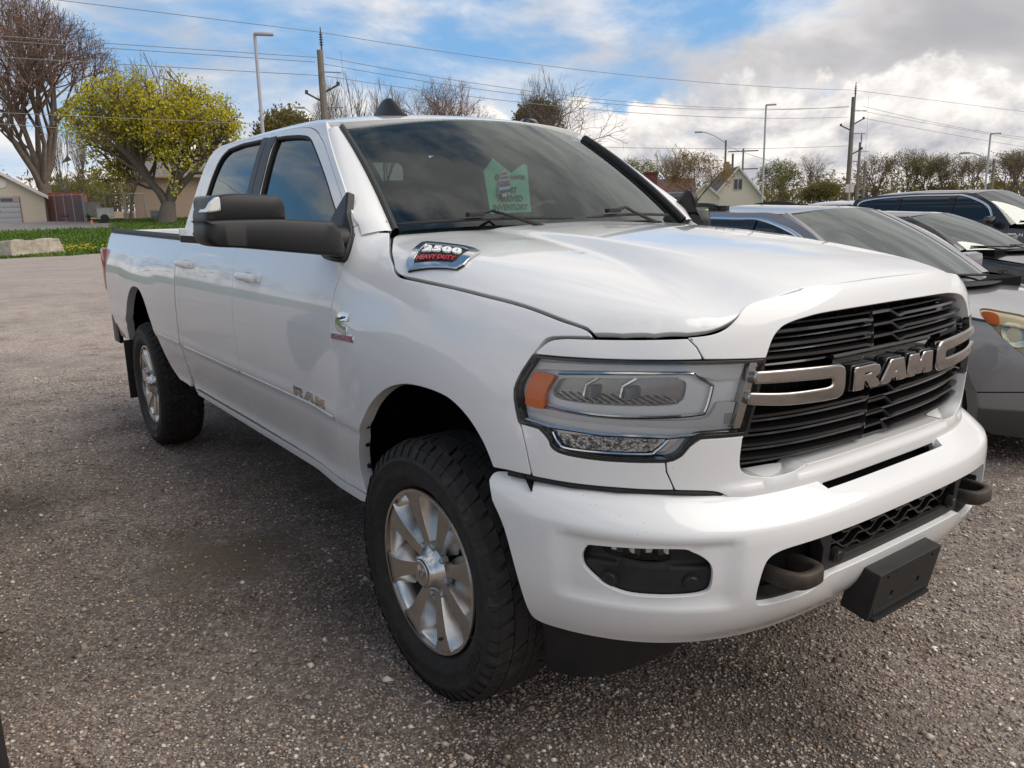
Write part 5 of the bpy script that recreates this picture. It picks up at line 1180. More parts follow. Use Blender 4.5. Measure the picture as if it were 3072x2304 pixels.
    fen=[(Xc(dcx),zlow+.06),(Xc(dcx),bz(dcx)-.02),(Xc(xa-.05),bz(xa)+.03)]+side_edge+[(uE-.03,zE-.10),(umin+.28,.56),(fa[-1][0]-.01,.50)]+fa[::-1]
    fen=[(Xc(dcx),zlow+.05),(Xc(dcx),bz(dcx)-.0),(Xc(xa-.04),bz(xa)+.02)]+side_edge+[(umin,.60),(umin+.05,.50),(fa[-1][0]-.04,.46)]+fa[::-1]+[(fa[0][0]+.03,zlow+.05)]
    bo('front_fender',P_('front_fender',fen,pm_,depth=.03,holes=[(lampo,.02)]))
    half=[(0,.20),(.5,.20),(.85,.22),(1.05,.24),(fa[-1][0]-.045,.30),(fa[-1][0]-.045,.455),(umin+.045,.495),(umin-.004,.60)]+[(uE-.004,zE),(.3,zE+.015),(0,zE+.02)]
    gh=[(0,.60),(.34,.61),(.42,.68),(.38,.74),(0,.76)]; lh=[(0,.30),(.36,.31),(.40,.42),(0,.43)]
    part('front_fascia',P_('front_fascia',sym(half),S.get('fascia_paint',pm_),holes=[(sym(gh),.04),(sym(lh),.04)],depth=.05),root)
    part('grille',P_('grille',sym(gh),M['black_matte'],fn=offf(-.04),thin=True,gap=-.01),root); part('lower_intake',P_('lower_intake',sym(lh),M['black_matte'],fn=offf(-.04),thin=True,gap=-.01),root)
    for z in (.64,.68,.72): 
        b=MB(); b.tube([offf(-.01)(np.array([[u,z]]))[0] for u in np.linspace(-.36,.36,17)],.008,6); b.build('grille_bar',M['chrome'],root)
    # lamp
    lo_=part('headlight',P_('headlight',lampo,M['cream'],fn=offf(-.035),thin=True,gap=-.004),root); lamp_parts=[lo_]
    for nm,pts,m_,o_ in S['lamp_bits']: 
        q=part(nm,P_(nm,cr(pts,3,True),m_,fn=offf(o_),step=.03,depth=.02,gap=0),lo_)
    q=part('lens',P_('lens',lampo,M['hazy_lens'] if S.get('hazy') else M['glass_lens'],thin=True,gap=-.002),lo_); mirror_tree(lo_,root)
    # doors, quarter
    d1=S['b_cut']; d2=S['c_cut']
    mid=lambda x: bz(x)
    sillz=zlow+.06
    bo('front_door',P_('front_door',[(Xc(dcx),sillz),(Xc(d1),sillz),(Xc(d1),mid(d1)),(Xc(dcx),mid(dcx))],pm_,depth=.03))
    dq=[(Xc(d1),sillz),(Xc(-wb+ra+.03),sillz),(Xc(-wb+ra+.03),.44)]+[p for p in rar[::-1] if p[0]<Xc(d2) and p[1]>.44][:0]
    arc=[p for p in rar[::-1] if p[0]<=Xc(d2)]
    bo('rear_door',P_('rear_door',[(Xc(d1),sillz),(arc[0][0]-.02,sillz)]+arc+[(Xc(d2),mid(d2)),(Xc(d1),mid(d1))],pm_,depth=.03))
    arc2=[p for p in rar[::-1] if p[0]>Xc(d2)]
    bo('rear_quarter',P_('rear_quarter',arc2+[(arc2[-1][0]+.03,zlow+.05),(rear_u-.05,zlow+.08),(rear_u,.5),(rear_u,.85),(rear_u-.06,mid(-wb-ro)),(Xc(d2),mid(d2))],pm_,depth=.03))
    # greenhouse side with windows
    zt=zs_
    top=cr([(Xc(xa),bz(xa)+.005),(Xc(xa*.55+xh*.45),bz(xa)+.62*(zt-bz(xa))),(Xc(xh),zt-.0),(Xc(xh-.45),zt+.025),(Xc((xh+xr)/2-.2),zt+.025),(Xc(xr),zt-S.get('rdrop',.03)),(Xc(xr*.4+xc*.6),bz(xc)+.55*(zt-bz(xc))),(Xc(xc),bz(xc)+.0)],5)
    gs=top+[(Xc(x),bz(x)) for x in np.linspace(xc+.05,xa-.05,12)]
    # window opening: shrink
    win=[]; 
    wt=cr([(Xc(xa-.34),bz(xa)+.045),(Xc(xa*.50+xh*.50-.10),bz(xa)+.58*(zt-bz(xa))),(Xc(xh-.13),zt-.055),(Xc(xh-.5),zt-.035),(Xc((xh+xr)/2-.2),zt-.035),(Xc(xr+.10),zt-.075-S.get('rdrop',.03)),(Xc(xr*.4+xc*.6+.16),bz(xc)+.52*(zt-bz(xc))-.03),(Xc(xc+.30),bz(xc)+.045)],5)
    win=wt
    bo('door_frames',P_('door_frames',gs,pm_,holes=[(win,.015)],depth=.02,step=.06))
    bo('side_window',P_('side_window',win,S['side_glass'],off=-.010,thin=True,gap=-.004,step=.06))
    for xp,w_,ln in S['pillars']:
        zz0,zz1=bz(xp)+.05,zt-.035; bo('pillar_trim',P_('pillar_trim',[(Xc(xp)-w_/2,zz0),(Xc(xp)+w_/2,zz0),(Xc(xp)+w_/2+ln,zz1),(Xc(xp)-w_/2+ln,zz1)],M['black_gloss'],off=.002,depth=.01,gap=0))
    if S.get('chrome'):
        for d_,seq in ((.012,wt),):
            b=MB(); pr=offf(.004)(np.array([(u,z) for u,z in seq])); P=[]
            c_=np.mean(np.array(seq),0)
            for (u,z),p in zip(seq,pr):
                q2=offf(.006)(np.array([[u+(u-c_[0])*.016,z+ (.024 if z>bz(0)+.1 else .012)]]))[0]; P+=[p,(p+q2)/2+np.array([0,-.005,.002]),q2]
            b.add(P,[(3*i+k,3*i+k+1,3*i+k+4,3*i+k+3) for i in range(len(seq)-1) for k in range(2)]); bo('chrome_trim',b.mesh('chrome_trim',M['chrome'],60))
    # windscreen and roof
    yb,yt=W_-.20,W_-.385; zb_=bz(xa)+.03
    def WS(q):
        s,t_=q[:,0],q[:,1]; xb=xa+.34-.33*s*s; xt=xh+.17-.16*s*s; bl=4*t_*(1-t_); return np.stack([xb+(xt-xb)*t_+.02*bl,(yb+(yt-yb)*t_)*s,(zb_-.01)+(zt+.045-.035*s*s-zb_+.01)*t_+.03*bl],1)
    wsn=part('windscreen',grid_mesh('windscreen',WS,np.linspace(-1,1,25),np.linspace(-.02,1,13),M['glass_ws2']),root)
    b=MB(); Pp=[]
    for t_ in np.linspace(0,1,14):
        p=WS(np.array([[-1,t_]]))[0]; zq=p[2]; xq=np.interp(t_,[0,.45,1],[xa-.0,xa*.55+xh*.45+.02,xh+.0]); s_=float(B(xq,zq-.01)); e=np.array([xq,-s_,zq-.012]); Pp+=[p+np.array([.005,.01,-.01]),p+np.array([.01,-.0,.008]),(p+e)/2+np.array([.02,-.012,.016]),e,e+np.array([-.03,.02,-.02])]
    b.add(Pp,[(5*i+k,5*i+k+1,5*i+k+6,5*i+k+5) for i in range(13) for k in range(4)]); bo('windscreen_pillar',b.mesh('windscreen_pillar',pm_,60))
    ye=W_-.355; ztr=zt
    def RFn(q):
        x,s=q[:,0],np.abs(q[:,1]); c_=np.interp(x,[xc-.1,xr,xr+.4,(xh+xr)/2,xh,xh+.17],[ztr-.10,ztr+.02-S.get('rdrop',.03),ztr+.055,ztr+.085,ztr+.062,ztr+.045]); return np.stack([x,-q[:,1],c_-.055*(s/ye)**2.5],1)
    rh_=[(xh+.165,0),(xh+.13,.3),(xh+.03,yt),(xh-.12,ye),(xr,ye-.02),(xr-.10,ye-.2),(xr-.12,0)]; rhc_=cr(rh_[:4],3)+rh_[4:]
    part('roof',panel_mesh('roof',rhc_+[(x,-s) for x,s in rhc_[::-1] if s>1e-6],RFn,pm_,step=.07,flip=True,depth=.03),root)
    # rear closure
    b=MB(); b.slab([(W_-.10,.30),(W_-.04,.7),(W_-.10,bz(xc)),(W_-.36,ztr-.02),(-(W_-.36),ztr-.02),(-(W_-.10),bz(xc)),(-(W_-.04),.7),(-(W_-.10),.30)],lambda a,b_,d:(np.interp(b_,[.3,.85,bz(xc),ztr],[-wb-ro+.08,-wb-ro+.03,xc+.02,xr-.02])+d,a,b_),0,.05); b.build('tailgate',pm_,root)
    b=MB(); b.slab([(W_-.20,bz(xc)+.05),(W_-.36,ztr-.09),(-(W_-.36),ztr-.09),(-(W_-.20),bz(xc)+.05)],lambda a,b_,d:(np.interp(b_,[bz(xc),ztr],[xc+.015,xr-.03])-d,a,b_),.012,0); b.build('rear_window',S['side_glass'],root)
    b=MB(); b.bbox(((xa+xc)/2-.05,0,.55),(abs(xc-xa)-.1,2*W_-.22,.5),.03); b.box((xa+.1,0,bz(xa)-.05),(.5,2*W_-.5,.14)); b.box((.25,0,.60),(.9,2*W_-.75,.30)); b.build('inner_body',M['dark'],root,sharp=None)
    for x in (xa-1.05,xa-1.95):
        for y in (-.38,.38):
            s_=MB(); s_.bbox((x,y,bz(x)-.12),(.14,.46,.5),.05); s_.bbox((x-.04,y,bz(x)+.22),(.09,.25,.18),.04); s_.build('seat',S.get('seat',M['seat']),root,sharp=40)
    if S.get('clad'):
        mclad=S['clad']
        bo('sill_cladding',P_('sill_cladding',[(Xc(-.0)+ra+.07,zlow-.03),(Xc(-wb)-ra-.07,zlow-.03),(Xc(-wb)-ra-.07,.36),(Xc(0)+ra+.07,.36)],mclad,off=.008,depth=.03))
        for cx in (0,-wb):
            o_=[(Xc(cx+(ra+.055)*cos(a)),.33+(ra+.055)*sin(a)) for a in np.linspace(pi+.2,-.2,15)]; i_=[(Xc(cx+(ra-.004)*cos(a)),.33+(ra-.004)*sin(a)) for a in np.linspace(-.2,pi+.2,15)]
            bo('arch_cladding',P_('arch_cladding',o_+i_,S.get('arch_m',mclad),off=.010,depth=.03))
        part('bumper_cladding',P_('bumper_cladding',sym([(0,.18),(.5,.18),(.9,.20),(fa[-1][0]-.08,.25),(fa[-1][0]-.08,.36),(.8,.37),(0,.37)]),mclad,off=.012,depth=.06),root)
    if S.get('rails'):
        for sg in (1,-1):
            xx=np.linspace(xh-S.get('rail_off',.30),xr+.10,15); b=MB(); V=[]
            for i,x in enumerate(xx):
                t_=i/14; zb2=float(RFn(np.array([[x,ye-.06]]))[0][2]); h_=S['rails']*min(1,(sin(pi*min(max(t_,0),1)))**.35*1.0) if True else 0; y=sg*(ye-.06)
                V+=[(x,y-.022,zb2+h_-.038),(x,y-.018,zb2+h_),(x,y+.018,zb2+h_),(x,y+.022,zb2+h_-.038)]
            b.add(V,[(4*i+k,4*i+(k+1)%4,4*i+4+(k+1)%4,4*i+4+k) for i in range(14) for k in range(4)])
            for i in (0,1,6,7,13): b.box((xx[i],sg*(ye-.06),float(RFn(np.array([[xx[i],ye-.06]]))[0][2])+.01),(.16,.04,.06))
            b.build('roof_rail',S['rail_m'],root,sharp=50)
    # mirror, wipers, wheels
    for sg in (1,-1):
      if not S.get('no_mirror'):
        b=MB(); b.bbox((xa-.28,-sg*(W_+.10),bz(xa)+.09),(.13,.24,.15),.05); b.tube([(xa-.30,-sg*(W_-.12),bz(xa)+.03),(xa-.28,-sg*(W_+.03),bz(xa)+.05)],.03,8); b.build('door_mirror',[S.get('mirror',pm_)],root,sharp=50)
        b=MB(); c_=WS(np.array([[sg*.35,.02]]))[0]; e=WS(np.array([[sg*.35-.55,.06]]))[0]; b.tube([c_+np.array([.03,0,.02]),e+np.array([.012,0,.012])],.010,6); b.build('wiper',M['black_matte'],root)
    b=MB(); Pc=[]
    for s in np.linspace(-1,1,17): p=WS(np.array([[s,.0]]))[0]; Pc+=[p+np.array([-.02,0,.002]),p+np.array([.12,0,-.018])]
    b.add(Pc,[(2*i,2*i+1,2*i+3,2*i+2) for i in range(16)]); b.build('cowl',M['black_matte'],root)
    hd=[]
    for x in (d1+.12,d2+.12):
        b=MB(); p=offf(.012)(np.array([[Xc(x),bz(x)-.12]]))[0]; b.bbox(p,(.20,.035,.035),.012); bo('door_handle',b.mesh('door_handle',S.get('handle',pm_),40))
    w=bpy.data.objects.new('wheel',None); link(w); w.parent=root; tw=.105
    t_=MB(); rr=R-.115 if R>.33 else R-.105; t_.lathe([(rr,-tw*.8),(rr+.03,-tw),(R-.03,-tw*1.02),(R-.008,-tw*.9),(R,-tw*.6),(R,tw*.6),(R-.008,tw*.9),(R-.03,tw),(rr,tw*.8)],40); to=t_.build('tyre',M['rubber'],w,sharp=40)
    r_=MB(); r_.lathe([(rr-.012,-tw*.95),(rr+.004,-tw*.97),(rr-.02,-tw*.8),(rr-.035,0),(rr-.03,tw*.7)],40)
    for k in range(5):
        a=2*pi*k/5; ca,sa=cos(a),sin(a); V=[(rd*ca-tn*sa,yy,rd*sa+tn*ca) for rd,hw_,yy in ((.03,.03,-tw*.8),(rr*.6,.035,-tw*.75),(rr-.01,.05,-tw*.9)) for tn,yy in ((-hw_*1.3,yy+.05),(-hw_,yy),(hw_,yy),(hw_*1.3,yy+.05))]
        r_.add(V,[(4*i+q,4*i+4+q,4*i+5+q,4*i+1+q) for i in range(2) for q in range(3)])
    r_.build('rim',S.get('rim',M['alloy_face']),w,sharp=35); b=MB(); b.lathe([(.001,-.01),(rr-.04,-.01),(rr-.035,.03)],24); b.build('brake_disc',M['steel'],w)
    w.location=(0,-(W_-tw-.015),R)
    for x,y,rz_ in ((-wb,-(W_-tw-.015),0),(0,W_-tw-.015,pi),(-wb,W_-tw-.015,pi)): c_=copy_tree(w,root); c_.location=(x,y,R); c_.rotation_euler=(0,random.random()*2,rz_)
    for cx in (0,-wb):
        b=MB(); n=14; V=[]
        for k in range(n+1):
            a=radians(-5+190*k/n); V+=[(cx+(ra+.01)*cos(a),-(W_-.06),.33+(ra+.01)*sin(a)),(cx+(ra+.01)*cos(a),-(W_-.36),.33+(ra+.01)*sin(a))]
        b.add(V+[(cx,-(W_-.36),.2)],[(2*k,2*k+1,2*k+3,2*k+2) for k in range(n)]+[(2*k+1,2*n+2,2*k+3) for k in range(n)]); bo('wheel_housing',b.mesh('wheel_housing',M['dark'],40))
    return root,offf,Xc,bz
M['grey_paint']=mat('grey_metallic',(.25,.245,.25),.32,.35,.5,1.,var=(700,(.30,.295,.30),.4,.6))
M['black_paint']=mat('black_paint',(.010,.010,.012),.25,.0,.5,1.)
M['hazy_lens']=glass('hazy_yellowed_lens',(.96,.91,.76),.25,1.25,.95)
M['glass_ws2']=glass('car_windscreen',(.45,.55,.52),0.02,3.0,.65)
M['clad']=mat('dark_grey_cladding',(.070,.066,.062),.6,bump=(600,.2,.001))
M['arch_bronze']=mat('grey_paint_lower',(.17,.165,.16),.35,.4,.5,.8)
M['pane_dark']=mat('projector_glass',(.16,.17,.18),.08,0,.8); M['cream']=mat('yellowed_lamp_plate',(.80,.75,.64),.4)
_sq=lambda P: [(.60+(u-.60)*.80,z+.012*(u-.6)) for u,z in P]
lampS=_sq([(.60,.80),(.66,.865),(.80,.93),(.98,.955),(1.10,.965),(1.13,.945),(1.06,.88),(.95,.78),(.82,.70),(.70,.68),(.62,.72)])
lbits=[('amber_reflector',[(1.095,.950),(1.115,.938),(1.07,.885),(1.005,.880),(1.0,.93),(1.04,.948)],M['amber'],-.012),('lamp_bowl',[(.90,.90),(.97,.885),(.98,.82),(.93,.76),(.85,.755),(.80,.80),(.82,.87)],M['chrome'],-.018),('projector',[(.905,.865),(.94,.85),(.945,.815),(.92,.79),(.88,.788),(.855,.81),(.86,.85)],M['satin'],-.012),('lamp_ring',[(.72,.84),(.78,.83),(.79,.76),(.74,.71),(.68,.73),(.66,.79)],M['chrome'],-.018)]
lbits=[(n_,_sq(p_),m_,o_) for n_,p_,m_,o_ in lbits]
base=dict(cat='car',hw=.92,belt=1.03,roof=1.615,fo=.93,wb=2.857,ro=.95,wr=.36,xa=-.56,xh=-1.44,xr=-3.15,xc=-3.55,hood=1.045,hood_dz=.0,door_cut=-.62,b_cut=-1.70,c_cut=-2.55,lamp=lampS,lamp_bits=lbits,pillars=[(-1.72,.13,.03),(-2.62,.09,.06)],side_glass=M['glass_side'],paint=M['grey_paint'])
gs_=dict(base); gs_.update(cat='SUV',chrome=True,clad=M['clad'],arch_m=M['arch_bronze'],rails=.085,rail_m=M['black_soft'],hazy=True,rail_off=.78)
make_car('grey_suv','grey SUV with black roof rails and chrome window trim, parked right beside the pickup',(-.42,3.94,-.07),radians(-6.4),gs_)
bk=dict(base); bk.update(cat='sedan',paint=M['black_paint'],hw=.91,roof=1.475,belt=.97,hood=.985,hood_dz=-.05,wb=2.75,wr=.335,xa=-.50,xh=-1.42,xr=-2.75,xc=-3.55,rdrop=.05,lamp=[(u,z-.05) for u,z in lampS],lamp_bits=[(n_,[(u,z-.05) for u,z in p_],m_,o_) for n_,p_,m_,o_ in lbits],pillars=[(-1.72,.10,.04)])
make_car('black_sedan','low black sedan between the grey SUV and the tall black SUV, plain black window frames',(-2.35,9.45,-.07),radians(-3),bk)
bs=dict(base); bs.update(cat='SUV',paint=M['black_paint'],hw=.96,roof=1.80,belt=1.16,hood=1.17,hood_dz=.12,wb=3.04,wr=.385,fo=.92,ro=1.1,xa=-.62,xh=-1.45,xr=-3.75,xc=-4.0,chrome=True,door_cut=-.68,b_cut=-1.75,c_cut=-2.75,pillars=[(-1.80,.13,.02),(-2.85,.10,.03)],lamp=[(u,z+.10) for u,z in lampS],lamp_bits=[(n_,[(u,z+.10) for u,z in p_],m_,o_) for n_,p_,m_,o_ in lbits])
bsr,bof,bX,bbz=make_car('black_suv','tall black SUV with a thin chrome line round its side windows, behind the black sedan',(-3.55,14.15,-.07),radians(-4),bs)
vs,fs=text_geo('DURANGO',.075,0,.002,0,1.5); b=MB(); b.add([bof(.006)(np.array([[bX(-.50)-x*1.3,1.00+y]]))[0]+np.array([0,-z,0]) for x,y,z in vs],fs); b.build('lettering',M['chrome'],bsr,sharp=None)
ws_=dict(base); ws_.update(cat='SUV',paint=M['white'],roof=1.80,belt=1.14,hood=1.14,hood_dz=.1,wr=.38,hw=.95,xr=-3.5,xc=-3.8,rails=.07,rail_m=M['black_soft'],lamp=[(u,z+.09) for u,z in lampS],lamp_bits=[(n_,[(u,z+.09) for u,z in p_],m_,o_) for n_,p_,m_,o_ in lbits])
make_car('white_suv','white SUV behind the tall black SUV, only its roof in view at the right edge',(-2.3,18.6,0.),radians(-4),ws_)
wp=dict(ws_); wp.update(rails=None,roof=1.575)
make_car('white_car','white car far back in the lot, only a sliver of roof showing',(-10.2,21.5,.0),radians(-4),wp)
bl=dict(bk); bl.update(cat='car',no_mirror=True)
make_car('black_car','dark car at the near left, only its front corner entering the bottom left corner',(-.36,-3.052,0),0,bl)
# ================================================================== buildings, street furniture, trees
def gzz(x,y): return float(gz(x,y))
def plankmat(name,c,c2,pitch,axis='Z'):
    m=mat(name,c,.7,spec=.3); N,L,b=nodes(m); tc=N.new('ShaderNodeTexCoord'); w=N.new('ShaderNodeTexWave'); w.wave_profile='SAW'; w.bands_direction=axis; w.inputs['Scale'].default_value=pi*2/(20*pitch)*1.0; L.new(tc.outputs['Object'],w.inputs['Vector'])
    bp=N.new('ShaderNodeBump'); bp.inputs['Strength'].default_value=.7; bp.inputs['Distance'].default_value=.02; L.new(w.outputs['Fac'],bp.inputs['Height']); L.new(bp.outputs[0],b.inputs['Normal']); return m
M['siding_cream']=plankmat('cream_siding',(.62,.55,.44),None,.13); M['siding_pink']=plankmat('beige_siding',(.52,.40,.31),None,.15); M['siding_white']=plankmat('ivory_siding',(.86,.76,.64),None,.15)
M['shingle']=mat('brown_shingles',(.115,.095,.085),.9,var=(5,(.16,.135,.12),.4,.7)); M['shingle_red']=mat('maroon_shingles',(.095,.045,.045),.85,var=(4,(.13,.065,.06),.4,.7)); M['trim']=mat('white_trim',(.70,.66,.60),.6)
M['doorgrey']=mat('grey_garage_door',(.36,.37,.40),.55); M['pane']=mat('dark_window_pane',(.03,.035,.045),.08,0,.8); M['brick']=mat('red_brick',(.20,.075,.055),.9,var=(6,(.14,.055,.045),.4,.65)); M['wood']=mat('weathered_wood',(.17,.145,.12),.9,var=(2,(.25,.22,.19),.35,.7)); M['tan']=mat('tan_porch_paint',(.42,.30,.20),.8)
M['cont']=mat('container_red',(.40,.075,.035),.6,var=(1.2,(.28,.055,.03),.4,.8)); M['mesh_scr']=mat('grey_privacy_mesh',(.125,.105,.11),.9,alpha=.80); M['pole_steel']=mat('pale_steel_pole',(.42,.44,.47),.5,.3); M['wire']=mat('cable',(.24,.24,.25),.6); M['insul']=mat('insulator',(.05,.045,.04),.4)
def gabled(name,label,cx,cy,rz,w,dp,hw,hp,mw,mr,group=None,over=.3,trim=True):
    """gable end faces local +x; w across the gable, dp deep, wall hw, peak hp"""
    z=gzz(cx,cy); r=thing(name,label,'building',(cx,cy,z-.05),rz,group)
    b=MB(); b.slab([(-w/2,0),(w/2,0),(w/2,hw),(0,hp),(-w/2,hw)],lambda a,b_,d:(d,a,b_),0,-dp); b.build('wall',mw,r,sharp=None)
    sl=(hp-hw)/(w/2); oz=over*sl
    for sg in (1,-1):
        b=MB(); V=[]
        for x in (over,-dp-over):
            V+=[(x,sg*(w/2+over),hw-oz+.02),(x,0,hp+.02),(x,0,hp+.14),(x,sg*(w/2+over),hw-oz+.14)]
        b.add(V,[(0,1,2,3),(7,6,5,4),(3,2,6,7),(1,0,4,5),(0,3,7,4)]); b.build('roof',mr,r,sharp=None)
        if trim:
            b=MB(); V=[]
            for x in (over+.002,over+.03): V+=[(x,sg*(w/2+over),hw-oz-.12),(x,0,hp-.10),(x,0,hp+.15),(x,sg*(w/2+over),hw-oz+.15)]
            b.add(V,[(4,5,6,7),(0,3,2,1),(0,1,5,4),(3,7,6,2),(0,4,7,3)]); b.build('fascia',M['trim'],r,sharp=None)
    return r
# garage
az=radians(174.4); gcx,gcy=-69.6,3.66
ga=gabled('garage','small cream sided garage with grey roller door and round gable vent, at the far left',gcx,gcy,radians(-5),5.15,6.5,2.05,3.62,M['siding_cream'],M['shingle'],over=.28)
b=MB(); b.box((.03,-.36,.98),(.06,2.75,1.98)); b.build('door_frame',mat('brown_frame',(.20,.17,.15),.7),ga)
for k in range(5):
    b=MB(); b.bbox((.075,-.36,.20+.385*k),(.04,2.58,.372),.012); b.build('door_panel',M['doorgrey'],ga,sharp=30)
for yy in (-1.0,.28):
    b=MB(); b.box((.10,yy,1.74),(.02,1.05,.24)); b.build('door_window',M['pane'],ga)
b=MB(); b.box((.105,.62+.1,1.74),(.014,.36,.22)); b.build('window_blind',M['tan'],ga)
b=MB(); b.slab(circ(.36,24,-.05,2.95),lambda a,b_,d:(.05+d,a,b_),0,-.05); b.build('gable_vent',M['trim'],ga,sharp=30)
b=MB(); b.box((.1,-.36,.95),(.03,.06,.06)); b.build('door_handle',M['black_matte'],ga)
# small black railing left of the garage door
rl=thing('iron_railing','short black iron railing standing left of the garage door','railing',(-68.6,1.2,gzz(-68.6,1.2)),radians(-5))
for k in range(6): b=MB(); b.tube([(0,-.5+.2*k,0),(0,-.5+.2*k,.66)],.04,5); b.build('bar',M['black_matte'],rl)
b=MB(); b.tube([(0,-.55,.66),(0,.55,.66)],.03,5); b.build('top_bar',M['black_matte'],rl)
# container
ct=thing('shipping_container','rust red shipping container with white lock rods, behind the mesh fence right of the garage','shipping container',(-76.3,8.55,gzz(-76,8)-.15),radians(-14))
b=MB(); b.box((-3.05,0,1.25),(6.0,2.36,2.40)); b.build('body',M['cont'],ct)
for k in range(20):
    b=MB(); b.box((-.25-.29*k,-1.2,1.25),(.14,.05,2.2)); b.build('side_rib',M['cont'],ct)
for yy in (-.58,.58):
    b=MB(); b.bbox((.0,yy,1.25),(.06,1.10,2.25),.02); d_=b.build('door',M['cont'],ct)
    for k in range(4): b=MB(); b.box((.04,yy,.45+.5*k),(.04,1.0,.22)); b.build('door_rib',M['cont'],d_)
    for yo in (-.28,.22): b=MB(); b.tube([(.08,yy+yo,.15),(.08,yy+yo,2.38)],.025,6); b.build('lock_rod',M['zinc'],d_)
for yy in (-1.15,1.15): b=MB(); b.box((.02,yy,1.25),(.10,.12,2.5)); b.build('corner_post',M['cont'],ct)
b=MB(); b.box((.02,0,2.47),(.10,2.4,.10)); b.build('header_rail',M['cont'],ct)
# fences
def fence(name,label,pts,h,screen,n_rails=1):
    r=thing(name,label,'fence',(pts[0][0],pts[0][1],0)); o=np.array([pts[0][0],pts[0][1],0])
    for (x0,y0),(x1,y1) in zip(pts[:-1],pts[1:]):
        a=np.array([x0,y0,gzz(x0,y0)])-o; c=np.array([x1,y1,gzz(x1,y1)])-o
        if screen:
            b=MB(); b.add([a+[0,0,.05],c+[0,0,.05],c+[0,0,h-.05],a+[0,0,h-.05]],[(0,1,2,3)]); b.build('mesh_screen',screen,r,sharp=None)
        b=MB(); b.tube([a+[0,0,h],c+[0,0,h]],.025,6); b.build('top_rail',M['zinc'],r)
    for x,y in pts:
        p=np.array([x,y,gzz(x,y)])-o; b=MB(); b.tube([p,p+[0,0,h+.08]],.04,7); b.build('post',M['zinc'],r)
    return r
fence('screened_fence','chain link fence with grey privacy mesh, running from the garage past the red container',[(-71.2,6.55),(-69.6,6.95),(-68.0,7.35),(-66.4,7.72),(-65.2,8.2)],2.0,M['mesh_scr'])
M['link']=mat('chain_link',(.35,.35,.35),.6,.3,alpha=.16)
fence('chain_link_fence','see-through chain link fence between the trailers and the beige house',[(-65.2,8.3),(-66.0,9.8),(-66.6,11.35),(-67.4,12.9)],2.05,M['link'])
# trailers
def trailer(name,label,x,y,rz,L_,w,h,z0,m):
    r=thing(name,label,'trailer',(x,y,gzz(x,y)),rz)
    for sy in (-1,1):
        b=MB(); b.box((0,sy*w/2,z0+h/2),(L_,.04,h)); b.build('side_panel',m,r); b=MB(); b.lathe([(.001,-.09),(.16,-.09),(.28,-.08),(.29,0),(.28,.08),(.001,.09)],20,lambda p:(p[0]-.1,p[1]+sy*(w/2+.12),p[2]+.29)); b.build('wheel',M['rubber'],r)
    for sx in (-1,1): b=MB(); b.box((sx*L_/2,0,z0+h/2),(.04,w-.05,h-.01)); b.build('end_panel',m,r)
    b=MB(); b.box((0,0,z0),(L_-.02,w-.02,.06)); b.build('floor',M['wood'],r)
    for sx in (-1,0,1):
        for sy in (-1,1): b=MB(); b.box((sx*(L_/2-.03),sy*(w/2+.03),z0+h/2),(.05,.03,h+.06)); b.build('stake',M['zinc'],r)
    b=MB(); b.box((0,w/2+.02,z0+h+.02),(L_+.06,.06,.05)); b.box((0,-w/2-.02,z0+h+.02),(L_+.06,.06,.05)); b.build('top_rail',M['zinc'],r)
    b=MB(); b.tube([(-L_/2,0,z0),(-L_/2-.8,0,.45)],.04,6); b.build('drawbar',M['black_matte'],r); return r
M['alu']=mat('dull_aluminium',(.42,.42,.39),.45,.3,var=(2,(.55,.55,.50),.4,.7))
trailer('utility_trailer','tall pale aluminium utility trailer behind the fence, left of the shorter one',-67.5,8.75,radians(80),1.9,1.5,1.0,.40,M['alu'])
trailer('utility_trailer','low silvery utility trailer parked beside the orange marker at the fence',-63.6,9.35,radians(80),1.1,1.4,.62,.38,M['alu'])
cn=thing('traffic_marker','tiny orange marker standing on the grass below the trailers','marker',(-61.0,7.95,gzz(-61,8)))
b=MB(); b.lathe([(.001,.0)],6) if False else b.tube([(0,0,0),(0,0,.05),(0,0,.06),(0,0,.34)],[.14,.14,.10,.03],8); b.build('cone',mat('marker_orange',(.70,.20,.05),.6),cn)
# beige house behind the maple
hs_=thing('beige_house','beige sided single storey house behind the big maple, partly hidden by the pickup','building',(-70.5,12.6,gzz(-70,13)-.05),radians(-14))
b=MB(); b.box((-4,6.0,1.75),(8,11.6,3.5)); b.build('wall',M['siding_pink'],hs_)
b=MB(); b.slab([(-.5,3.4),(12.4,3.4),(11.2,5.9),(.9,5.9)],lambda a,b_,d:(.5-(b_-3.4)*1.35+d,a,b_),0,-.12); b.build('roof',mat('grey_shingles',(.20,.185,.19),.9,var=(4,(.26,.24,.245),.4,.7)),hs_)
b=MB(); b.box((.28,5.9,3.42),(.3,12.2,.16)); b.build('eave_trim',M['tan'],hs_)
for yy,w_ in ((6.05,1.25),(9.6,1.6)):
    b=MB(); b.box((.03,yy,1.95),(.06,w_+.16,1.5)); f_=b.build('window',M['trim'],hs_); b=MB(); b.box((.07,yy,1.95),(.02,w_,1.36)); b.build('pane',M['pane'],f_)
b=MB(); 
for yy in (-.55,-.05): b.box((.55,yy,1.45),(.13,.13,2.9))
for zz in (.55,1.0,2.6): b.box((.55,-.3,zz),(.08,.7,.10))
b.box((.5,-.3,.35),(.5,.8,.55)); b.build('porch',M['tan'],hs_)
ac=thing('air_conditioner','grey air conditioning unit on the ground at the left of the beige house','air conditioner',(-66.6,13.55,gzz(-66.6,13.5)),radians(-14))
b=MB(); b.bbox((0,0,.42),(.8,.95,.75),.05); b.build('casing',M['zinc'],ac,sharp=40)
